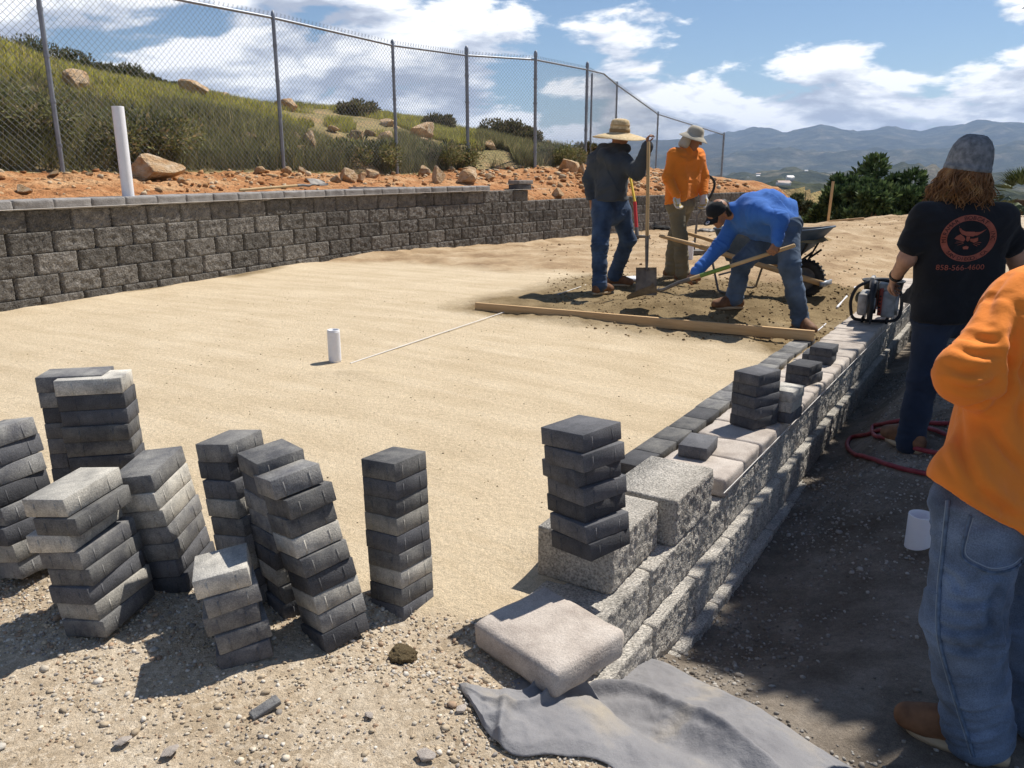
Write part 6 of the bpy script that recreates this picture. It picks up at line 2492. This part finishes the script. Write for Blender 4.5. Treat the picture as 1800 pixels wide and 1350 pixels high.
def rock_mesh(seed, sub=3, flat_=0.75, cut=0.98, rough=0.10):
    bm = bmesh.new()
    bmesh.ops.create_icosphere(bm, subdivisions=sub, radius=1)
    rng = random.Random(seed)
    planes = [(Vector((rng.gauss(0, 1), rng.gauss(0, 1), rng.gauss(0, 1))).normalized(), rng.uniform(0.42, 0.78)) for _ in range(13)]
    for v in bm.verts:
        c = v.co.copy()
        for n_, d in planes:
            q = c.dot(n_)
            if q > d:
                c -= n_ * (q - d) * cut
        k = 1 + rough * float(fbm(np.array(c) * 2.5 + seed, 4))
        v.co = c * k
        v.co.z *= flat_
    me = bpy.data.meshes.new('rock')
    bm.to_mesh(me)
    bm.free()
    return me


def build_rocks():
    ms = [rock_mesh(k) for k in range(7)]
    me0 = [False] * 7
    R = [  # x, y (bottom centre px), width px, height px, distance, label
        (270, 312, 78, 40, 9.8, 'large split tan boulder beside the tall white pipe'),
        (135, 158, 48, 30, 17.5, 'pale flat boulder high on the grassy hill at the left'),
        (336, 172, 44, 22, 20.0, 'angular pale rock on the skyline left of the second post'),
        (388, 178, 36, 14, 21.0, 'low flat rock right of the angular skyline rock'),
        (424, 176, 40, 18, 21.5, 'rounded rock at the end of the skyline rock row'),
        (504, 192, 32, 24, 20.0, 'orange-tan rock on the hill behind the second post'),
        (543, 262, 32, 34, 15.8, 'upright tan rock with orange side right of the second post'),
        (522, 254, 22, 18, 15.9, 'orange rock leaning on the upright tan rock'),
        (528, 266, 26, 10, 15.6, 'flat pale stone under the upright tan rock'),
        (625, 250, 28, 20, 17.5, 'tilted orange slab on the hill left of the third post'),
        (680, 248, 30, 20, 17.9, 'tan boulder on the hill just left of the third post'),
        (742, 244, 40, 32, 20.5, 'square pale boulder on the hill right of the third post'),
        (682, 222, 28, 14, 21.5, 'small pale rock in the grass above the third post foot'),
        (738, 250, 36, 12, 19.6, 'flat stone below the square pale boulder'),
        (965, 246, 46, 34, 24.5, 'big rounded outcrop boulder behind the fence corner'),
        (997, 240, 22, 24, 25.0, 'narrow boulder at the right of the outcrop'),
        (948, 252, 26, 22, 23.5, 'boulder in front of the outcrop at the fence'),
        (612, 316, 34, 24, 13.0, 'brown boulder on the bank at the shovel blade'),
        (632, 318, 22, 16, 13.4, 'pale rock right of the brown boulder on the bank'),
        (656, 312, 24, 18, 14.3, 'grey-tan rock on the bank left of the third post'),
        (590, 318, 18, 14, 12.8, 'orange cobble left of the brown boulder'),
        (770, 318, 26, 26, 15.0, 'pointed tan rock on the bank behind the tall wall'),
        (820, 318, 44, 20, 15.6, 'long pale boulder on the bank before the fourth post'),
        (828, 310, 28, 16, 16.2, 'tan rock behind the long pale boulder'),
        (745, 306, 22, 16, 15.5, 'grey rock at the fence foot right of the third post'),
        (862, 316, 16, 14, 16.3, 'pale stone standing alone right of the long boulder'),
        (1000, 300, 32, 26, 18.6, 'round rusty orange boulder beside the straw-hat man'),
        (1022, 306, 18, 22, 18.3, 'tan boulder half hidden behind the dark hoodie'),
        (980, 346, 18, 14, 16.7, 'ochre rock on the rubble slope above the low courses'),
        (455, 302, 24, 10, 11.6, 'flat tan stone on the bank before the second post'),
        (505, 304, 12, 12, 12.0, 'small upright stone at the foot of the second post'),
        (530, 303, 14, 12, 12.3, 'small rock right of the second post foot'),
        (95, 306, 18, 8, 8.9, 'small flat stone left of the first post foot'),
        (320, 318, 14, 11, 9.6, 'small rock right of the large split boulder'),
        (155, 305, 14, 6, 9.2, 'tiny flat stone between first post and white pipe'),
        (40, 338, 26, 16, 8.3, 'orange clod on the bank at the left edge'),
        (215, 262, 26, 14, 13.2, 'half-buried tan stone in the weeds right of the pipe'),
        (90, 232, 20, 12, 14.5, 'pale stone low on the hill beside the first post'),
        (440, 246, 24, 12, 15.5, 'low tan stone on the slope left of the second post'),
        (585, 232, 22, 12, 18.5, 'small tan stone on the slope behind the upright rock'),
        (650, 236, 20, 10, 18.8, 'pale chip of rock left of the tan hill boulder'),
        (790, 262, 26, 14, 19.5, 'orange stone on the slope before the fourth post'),
        (860, 262, 24, 14, 20.6, 'tan stone on the slope between fourth and fifth posts'),
        (905, 270, 22, 12, 20.8, 'pale stone in the weeds left of the fifth post'),
    ]
    for k, (x, y, w, h, Y, lab) in enumerate(R):
        p = D(x, y, Y)
        zc = Y * math.cos(PITCH) / 1.0
        mpp = (Y / 1.035) / FPX
        # rest it on the ground along this line of sight
        for _ in range(30):
            zt = tz(p[0], p[1])
            if abs(p[2] - zt) < 0.02:
                break
            Y2 = p[1] + (0.25 if p[2] > zt + 0.0 else -0.25) * min(1.0, abs(p[2] - zt) * 4)
            if Y2 < 8 or Y2 > 27:
                break
            p = D(x, y, Y2)
        zt = tz(p[0], p[1])
        mpp = (p[1] / 1.035) / FPX
        q = k % 7
        me = ms[q]
        o = obj('rock', me, M['rock'], None, (p[0], p[1], zt + h * mpp * 0.36), (random.uniform(-0.2, 0.2), random.uniform(-0.2, 0.2), random.uniform(0, 6.28)))
        o.scale = (w * mpp * 0.74, w * mpp * 0.70, h * mpp * 1.0)
        tag(o, lab, 'rock', 'rocks on the bank and hill')
    peb = rock_mesh(55)
    # brown clod by the straight stack and a broken paver chip
    p = G(709, 1138, -0.2)
    o = obj('dirt_clod', rock_mesh(31, 4, 0.9, 0.45, 0.32), M['clod'], None, (p[0], p[1], tz(p[0], p[1]) + 0.022), (0.2, 0.1, 0.6))
    o.scale = (0.046, 0.040, 0.040)
    tag(o, 'brown dirt clod at the foot of the straight paver stack', 'clod')
    p = G(466, 1243, -0.2)
    o = obj('paver_chip', bevel_mesh(MB().box((0, 0, 0), (0.085, 0.03, 0.018)).mesh('paver_chip'), 0.004), M['paver_mid'], None, (p[0], p[1], tz(p[0], p[1]) + 0.014), (0.25, -0.2, 0.75))
    tag(o, 'broken grey paver chip lying on the foreground gravel', 'chip')
    for (x, y, s_, lab) in ((650, 1262, 0.016, 'pale pebble right of the broken paver chip'), (218, 1317, 0.022, 'dark flat pebble at the bottom left'), (300, 1333, 0.024, 'pair-side pale pebble at the bottom edge'), (748, 1333, 0.026, 'grey round pebble by the fabric edge'), (812, 1255, 0.018, 'pale pebble against the fabric corner')):
        p = G(x, y, -0.22)
        o = obj('pebble', peb, M['cap_tan'], None, (p[0], p[1], tz(p[0], p[1]) + s_ * 0.5), (0, 0, x))
        o.scale = (s_ * 1.2, s_, s_ * 0.8)
        tag(o, lab, 'pebble', 'larger foreground pebbles')


M['grass'] = mat('grass_blades', [(0.3, (0.8, 0.8, 0.8)), (0.7, (1.1, 1.1, 1.1))], scale=2, rough=0.8, bump=0, attr='tint', transl=0.5, spec=0.15)
M['leaf'] = mat('leaf_sprays', [(0.3, (0.75, 0.75, 0.75)), (0.7, (1.15, 1.15, 1.15))], scale=1.5, rough=0.7, bump=0, attr='tint', transl=0.25, spec=0.2)
M['bark'] = mat('bark', [(0.3, (0.07, 0.05, 0.035)), (0.7, (0.16, 0.12, 0.085))], scale=8, rough=0.95, bump=0.8, bscale=20, bdist=0.03)


def blades(name, X, Y, Z, H, W, lean, tint, m, parent=None, up=0.0):
    """three-sided grass blades as narrow bent strips"""
    n = len(X)
    a = RNG.uniform(0, 6.28, n)
    la = RNG.uniform(0, 6.28, n)
    sx, sy = np.cos(a) * W, np.sin(a) * W
    lx, ly = np.cos(la) * lean * H, np.sin(la) * lean * H
    b = np.stack([X, Y, Z], -1)
    side = np.stack([sx, sy, 0 * sx], -1)
    mid = b + np.stack([lx * 0.35, ly * 0.35, H * 0.55], -1)
    tip = b + np.stack([lx, ly, H], -1)
    V = np.stack([b - side, b + side, mid - side * 0.7, mid + side * 0.7, tip], 1)
    k = np.arange(n)[:, None] * 5
    Q = k + np.array([[0, 1, 3, 2]])
    T = k + np.array([[2, 3, 4]])
    me = mesh_np(name, V.reshape(-1, 3), [T, Q])
    ca = me.color_attributes.new('tint', 'FLOAT_COLOR', 'POINT')
    c4 = np.ones((n, 5, 4), np.float32)
    c4[..., :3] = tint[:, None]
    ca.data.foreach_set('color', c4.ravel())
    return obj(name, me, m, parent)


def build_grass():
    # scatter behind the fence in bands
    n = 340000
    par = RNG.uniform(0.6, 8.0, n)
    i = par.astype(int)
    f = par - i
    P = FP[i] * (1 - f)[:, None] + FP[i + 1] * f[:, None]
    d = FP[i + 1] - FP[i]
    d /= np.linalg.norm(d, axis=1)[:, None]
    off = np.where(RNG.uniform(0, 1, n) < 0.36, RNG.uniform(0.03, 3.4, n), RNG.uniform(0.6, 11.5, n))
    X = P[:, 0] - d[:, 1] * off
    Y = P[:, 1] + d[:, 0] * off
    z, reg, *_ = terrain(X, Y)
    Q = np.stack([X, Y], -1)
    patch = fbm(Q * 0.55 + 2, 3)
    bare = fbm(Q * 0.45 + 40, 3) > 0.42
    k = (reg == 3) & ~(bare & (off < 4.5))
    X, Y, z, off, patch = X[k], Y[k], z[k], off[k], patch[k]
    n = len(X)
    weeds = (off < 1.5 + 2.0 * patch)
    H = np.where(weeds, RNG.uniform(0.10, 0.34, n), RNG.uniform(0.06, 0.20, n))
    W = np.where(weeds, RNG.uniform(0.005, 0.011, n), RNG.uniform(0.005, 0.010, n))
    green = np.array([0.46, 0.45, 0.12])
    olive = np.array([0.28, 0.27, 0.11])
    straw = np.array([0.50, 0.41, 0.22])
    dark = np.array([0.25, 0.24, 0.115])
    yel = np.array([0.75, 0.64, 0.08])
    r = RNG.uniform(0, 1, (n, 1))
    tint = np.where(weeds[:, None], np.where(r < 0.5, dark, np.where(r < 0.8, olive, straw * 0.8)), np.where(r < 0.50, green, np.where(r < 0.72, olive, np.where(r < 0.90, straw, yel))))
    tint = tint * RNG.uniform(0.7, 1.25, (n, 1))
    top = (off > 7.5)[:, None]
    tint = np.where(top & (r > 0.35), olive * RNG.uniform(0.6, 1.1, (n, 1)), tint)
    o = blades('grass', X, Y, z - 0.02, H, W, RNG.uniform(0.1, 0.7, n), tint, M['grass'])
    tag(o, 'wild grass and weeds covering the hillside behind the fence', 'grass', kind='stuff')


def crown(name, parent, clumps, tint, m, leaf=0.06, per=60, updir=0.35, seed=0):
    """leaf sprays: clumps (x,y,z,r)"""
    rng = np.random.default_rng(seed)
    C = np.repeat(np.asarray(clumps, float), per, 0)
    n = len(C)
    u = rng.normal(0, 1, (n, 3))
    u /= np.linalg.norm(u, axis=1)[:, None]
    rad = rng.uniform(0.35, 1.0, (n, 1)) ** 0.6
    P = C[:, :3] + u * C[:, 3:4] * rad
    d = u + rng.normal(0, 0.5, (n, 3)) + np.array([0, 0, updir])
    d /= np.linalg.norm(d, axis=1)[:, None]
    s = np.cross(d, rng.normal(0, 1, (n, 3)))
    s /= np.linalg.norm(s, axis=1)[:, None]
    L = leaf * rng.uniform(0.6, 1.5, (n, 1))
    w = L * rng.uniform(0.16, 0.30, (n, 1))
    V = np.stack([P - s * w * 0.4, P + s * w * 0.4, P + d * L * 0.6 + s * w, P + d * L * 1.15, P + d * L * 0.6 - s * w], 1)
    k = np.arange(n)[:, None] * 5
    Q = k + np.array([[0, 1, 2, 4]])
    T = k + np.array([[4, 2, 3]])
    me = mesh_np(name, V.reshape(-1, 3), [T, Q])
    ca = me.color_attributes.new('tint', 'FLOAT_COLOR', 'POINT')
    t = np.array(tint)
    c = t[rng.integers(0, len(t), n)] * rng.uniform(0.7, 1.3, (n, 1))
    c4 = np.ones((n, 5, 4), np.float32)
    c4[..., :3] = c[:, None]
    ca.data.foreach_set('color', c4.ravel())
    return obj(name, me, m, parent)


def make_shrub(name, p, w, h, label, cat, group, tint, nc=14, per=70, leaf=0.07, seed=0, trunk=True):
    e = empty(name, p)
    tag(e, label, cat, group)
    rng = random.Random(seed)
    cl = []
    for k in range(nc):
        a = rng.uniform(0, 6.28)
        r = math.sqrt(rng.uniform(0, 1)) * w * 0.42
        top = h * (1 - 0.5 * (r / (w * 0.5)) ** 2)
        cl.append((math.cos(a) * r, math.sin(a) * r, rng.uniform(0.25, 0.92) * top, w * rng.uniform(0.10, 0.19)))
    crown('crown', e, cl, tint, M['leaf'], leaf, per, 0.5, seed)
    mb = MB()
    for c in cl[:6]:
        mb.tube([(0, 0, -0.15), (c[0] * 0.4, c[1] * 0.4, c[2] * 0.5), c[:3]], [0.035 * h, 0.02 * h, 0.006], 5)
    mb.obj('trunk', M['bark'], e)
    return e


def build_shrubs():
    tint = [(0.14, 0.15, 0.07), (0.18, 0.18, 0.085), (0.22, 0.185, 0.10), (0.10, 0.11, 0.05)]
    S = [(28, 112, 125, 80, 'tall rounded shrub on the hill crest at the left edge'),
         (120, 118, 60, 42, 'low dark shrub beside the first post on the crest'),
         (160, 118, 70, 34, 'dark bushy shrub right of the first post on the crest'),
         (210, 132, 66, 34, 'dark shrub in the middle of the crest row'),
         (255, 146, 56, 26, 'dark low shrub further right along the crest'),
         (300, 158, 40, 18, 'small olive shrub near the end of the crest row'),
         (630, 198, 60, 22, 'dry brown brush on the crest left of the third post'),
         (770, 228, 50, 26, 'olive brush on the crest before the fourth post'),
         (880, 246, 70, 34, 'brown-green brush between fourth and fifth posts'),
         (920, 238, 50, 26, 'dry brush at the fifth post'),
         (1030, 262, 40, 30, 'olive brush behind the dark hoodie man')]
    for k, (x, y, w, h, lab) in enumerate(S):
        Y = 21.0 if x < 350 else 23.0
        p = D(x, y, Y)
        mpp = (Y / 1.035) / FPX
        zt = tz(p[0], p[1])
        t2 = tint if x < 500 else [(0.17, 0.16, 0.07), (0.28, 0.22, 0.13), (0.13, 0.13, 0.055)]
        make_shrub('shrub', (p[0], p[1], zt - 0.05), w * mpp * 1.25, min(h * mpp * 0.9 + max(0, p[2] - zt) * 0.5, 2.4 if x < 60 else 0.8), lab, 'shrub', 'shrubs along the hill crest', t2, nc=16 + int(w / 5), per=240, leaf=0.060, seed=100 + k)
    # low weeds hugging the fence foot
    T = [(380, 300, 'dark weed clump before the fence left of the second post', 0.9), (230, 296, 'dark weed clump behind the tall white pipe', 1.0), (150, 290, 'weed clump right of the first post foot', 0.9), (40, 290, 'weed clump at the fence foot on the left edge', 0.9),
         (560, 300, 'weed clump right of the second post', 0.8), (640, 296, 'weed clump behind the brown boulder', 0.9), (730, 300, 'weed clump right of the third post', 0.8), (780, 296, 'weed clump before the fourth post', 0.8), (880, 290, 'weed clump between fourth and fifth posts', 0.9), (975, 288, 'weed clump right of the fifth post', 0.8)]
    for k, (x, y, lab, w) in enumerate(T[1::2]):
        Yf = np.interp(x, [108, 497, 699, 822, 940, 1025], [10.9, 14.1, 16.5, 18.8, 19.9, 22.6]) + 0.55
        p = D(x, y, Yf)
        make_shrub('weed_clump', (p[0], p[1], tz(p[0], p[1])), w * 2.0, w * 0.36, lab, 'weeds', 'weed clumps along the fence', [(0.20, 0.21, 0.085), (0.25, 0.25, 0.10), (0.36, 0.30, 0.17), (0.15, 0.16, 0.065)], nc=22, per=260, leaf=0.048, seed=200 + k)


def big_tree(name, p, w, h, label, tint, seed, shape='dome', per=150, leaf=0.15, nc=70, cat='tree', group=None, trunk_r=0.14, lo=0.02):
    e = empty(name, p)
    tag(e, label, cat, group)
    rng = random.Random(seed)
    cl = []
    for k in range(nc):
        a = rng.uniform(0, 6.28)
        r = math.sqrt(rng.uniform(0.02, 1)) * 0.5
        if shape == 'dome':
            top = math.sqrt(max(0.05, 1 - (r / 0.52) ** 2))
        else:
            top = 1 - r
        z = h * (lo + (top - lo) * rng.uniform(0.15, 0.97) ** 0.7)
        rr = w * rng.uniform(0.055, 0.115)
        cl.append((math.cos(a) * r * w, math.sin(a) * r * w, z, rr))
    crown('crown', e, cl, tint, M['leaf'], leaf, per, 0.7, seed)
    mb = MB()
    mb.tube([(0, 0, -0.6), (0.03 * w, 0, h * 0.3), (0, 0.02 * w, h * 0.75)], [trunk_r, trunk_r * 0.7, trunk_r * 0.25], 8)
    tr = mb.obj('trunk', M['bark'], e, smooth=True)
    lm = MB()
    for c in cl[:: max(1, nc // 22)]:
        b = np.array([0, 0, min(c[2] * 0.5, h * 0.5)])
        lm.tube([b, b * 0.5 + np.array(c[:3]) * 0.5 + [0, 0, 0.05 * h], np.array(c[:3])], [trunk_r * 0.4, trunk_r * 0.25, 0.01], 5)
    lm.obj('limbs', M['bark'], e, smooth=True)
    return e


def build_trees():
    pine = [(0.055, 0.092, 0.035), (0.085, 0.135, 0.050), (0.125, 0.175, 0.065), (0.035, 0.060, 0.026)]
    # dark tree clump beyond the pad
    for k, (x, ytop, wpx, Y, lab) in enumerate(((1568, 268, 150, 27.0, 'tall dark green tree rising in the middle of the thicket'), (1492, 296, 110, 26.5, 'rounded dark green tree at the left of the thicket'), (1635, 290, 110, 28.0, 'dark green tree behind the grey beanie'), (1530, 300, 110, 25.5, 'low dark green tree in front of the thicket'))):
        pt = D(x, ytop, Y)
        mpp = (Y / 1.035) / FPX
        base = tz(pt[0], pt[1]) - 0.1
        big_tree('evergreen_tree', (pt[0], pt[1], base), wpx * mpp * 1.32, pt[2] - base, lab, pine, 300 + k, 'dome', per=420, leaf=0.15, nc=80)
    for k, (x, ytop, wpx, Y, lab) in enumerate(((1412, 343, 60, 40.0, 'small grey-green bush left of the survey stake'), (1370, 356, 40, 42.0, 'tiny olive bush past the end of the far wall'))):
        pt = D(x, ytop, Y)
        mpp = (Y / 1.035) / FPX
        base = pt[2] - 1.6
        big_tree('bush', (pt[0], pt[1], base), wpx * mpp, 1.6, lab, [(0.08, 0.095, 0.04), (0.12, 0.13, 0.06), (0.05, 0.065, 0.03)], 320 + k, 'dome', per=160, leaf=0.16, nc=30, cat='bush')
    # palm at the right edge
    Y = 24.0
    pt = D(1800, 345, Y)
    e = empty('palm_tree', (pt[0], pt[1], pt[2] - 5.0))
    tag(e, 'fan palm with a skirt of dead fronds at the right edge', 'palm')
    MB().tube([(0, 0, -1), (0.05, 0, 2.5), (0, 0, 4.9)], [0.28, 0.24, 0.22], 10).obj('trunk', M['bark'], e, smooth=True)
    rng = random.Random(5)
    for grp, cnt, nm in (('green', 60, 'crown'), ('dead', 150, 'frond_skirt')):
        mb = MB()
        for k in range(cnt):
            a = rng.uniform(0, 6.28)
            el = rng.uniform(-0.6, 1.3) if grp == 'green' else rng.uniform(-1.4, -0.85)
            z0 = 5.0 if grp == 'green' else rng.uniform(2.6, 4.9)
            d = np.array([math.cos(a) * math.cos(el), math.sin(a) * math.cos(el), math.sin(el)])
            b = np.array([0.1 * math.cos(a), 0.1 * math.sin(a), z0])
            hub = b + d * 0.45
            for q in range(9):
                da = (q - 4) * 0.22
                s_ = np.cross(d, [0, 0, 1.0])
                s_ /= np.linalg.norm(s_) + 1e-9
                dd = d * math.cos(da) + s_ * math.sin(da)
                tip = hub + dd * 0.62 + np.array([0, 0, -0.12])
                wv = np.cross(dd, s_ * 0.2 + np.array([0, 0, 1.0]))
                wv /= np.linalg.norm(wv) + 1e-9
                mb.add([hub - wv * 0.015, hub + wv * 0.015, (hub + tip) / 2 + wv * 0.03, tip, (hub + tip) / 2 - wv * 0.03], np.array([[0, 1, 2], [0, 2, 4], [4, 2, 3]]))
        mb.obj(nm, M['palm_green'] if grp == 'green' else M['palm_dead'], e)
    # shade trees standing outside the frame on the right
    for k, (s, t, zc, w, h) in enumerate(SHADE):
        c = RW0 + RWD * s + RWN * t
        zb = tz(c[0], c[1])
        ee = big_tree('shade_tree', (c[0], c[1], zb), w, h, ('broad shade tree just outside the right edge, nearest the camera', 'broad middle shade tree just outside the right edge', 'broad shade tree outside the right edge, farthest away')[k], [(0.05, 0.08, 0.025), (0.08, 0.11, 0.035)], 340 + k, 'dome', per=420, leaf=0.30, nc=80, lo=0.60, trunk_r=0.2, group='shade trees outside the frame')


M['palm_green'] = flat('palm_green', (0.10, 0.13, 0.05), rough=0.7, bump=0, var=0.3)
M['palm_dead'] = flat('palm_dead', (0.30, 0.23, 0.15), rough=0.9, bump=0, var=0.3)
SHADE = [(4.9, 3.15, 0, 4.0, 7.6), (7.7, 3.2, 0, 4.2, 7.6), (10.6, 3.3, 0, 4.2, 7.8)]


def build_houses():
    """pale houses scattered in the valley"""
    bm_ = {}

    def house_mesh(k):
        mb = MB()
        w, l, h = ((14, 10, 4), (20, 12, 5), (11, 9, 6))[k]
        mb.box((0, 0, h / 2), (w, l, h))
        me1 = mb.mesh('walls')
        r = MB()
        r.add([(-w / 2 - 1, -l / 2 - 1, h), (w / 2 + 1, -l / 2 - 1, h), (w / 2 + 1, l / 2 + 1, h), (-w / 2 - 1, l / 2 + 1, h), (-w / 2, 0, h + 3), (w / 2, 0, h + 3)], np.array([[0, 1, 5, 4], [2, 3, 4, 5]]))
        r.add([(-w / 2 - 1, -l / 2 - 1, h), (-w / 2 - 1, l / 2 + 1, h), (-w / 2, 0, h + 3), (w / 2 + 1, -l / 2 - 1, h), (w / 2 + 1, l / 2 + 1, h), (w / 2, 0, h + 3)], np.array([[0, 2, 1], [3, 4, 5]]))
        return me1, r.mesh('roof')
    H = [house_mesh(k) for k in range(3)]
    wm = flat('house_wall', (0.75, 0.72, 0.68), bump=0)
    rm = flat('house_roof', (0.42, 0.30, 0.24), bump=0)
    rng = random.Random(12)
    spots = []
    for _ in range(46):
        x = rng.uniform(1260, 1800)
        r = rng.choice([rng.uniform(900, 1600), rng.uniform(2200, 4200), rng.uniform(2200, 6500)])
        spots.append((x, r))
    for _ in range(22):
        spots.append((rng.uniform(1415, 1460), rng.uniform(520, 900)))
    for k, (x, r) in enumerate(spots):
        a = math.atan((x - 900) / FPX / math.cos(PITCH))
        z = float(far_height(np.array([r]), np.array([a]))[0])
        e = empty('valley_house', (math.sin(a) * r, math.cos(a) * r, z - 0.5), rng.uniform(0, 3.1))
        q = k % 3
        near = r < 1000
        e.scale = (1, 1, 1)
        tag(e, 'pale house among the town roofs low in the valley by the stake' if near else 'pale house dotted far out in the hazy valley', 'house', 'town roofs below the pad' if near else 'houses far out in the valley')
        obj('walls', H[q][0], wm, e)
        obj('roof', H[q][1], rm if k % 2 else wm, e)


build_gravel()
build_rocks()
build_grass()
build_shrubs()
build_trees()
build_houses()
# ------------------------------------------------------------------ haze over the valley


def build_haze():
    m = bpy.data.materials.new('valley_haze')
    m.use_nodes = True
    nt = m.node_tree
    nt.nodes.clear()
    out = nt.nodes.new('ShaderNodeOutputMaterial')
    v = nt.nodes.new('ShaderNodeVolumePrincipled')
    v.inputs['Color'].default_value = (0.50, 0.68, 1.0, 1)
    v.inputs['Density'].default_value = 0.000058
    v.inputs['Anisotropy'].default_value = 0.2
    nt.links.new(v.outputs[0], out.inputs['Volume'])
    mb = MB().box((0, 0, 235), (84000, 84000, 970))
    o = mb.obj('haze', m)
    tag(o, 'pale blue haze filling the air over the valley', 'haze', kind='stuff')


if 1: build_haze()
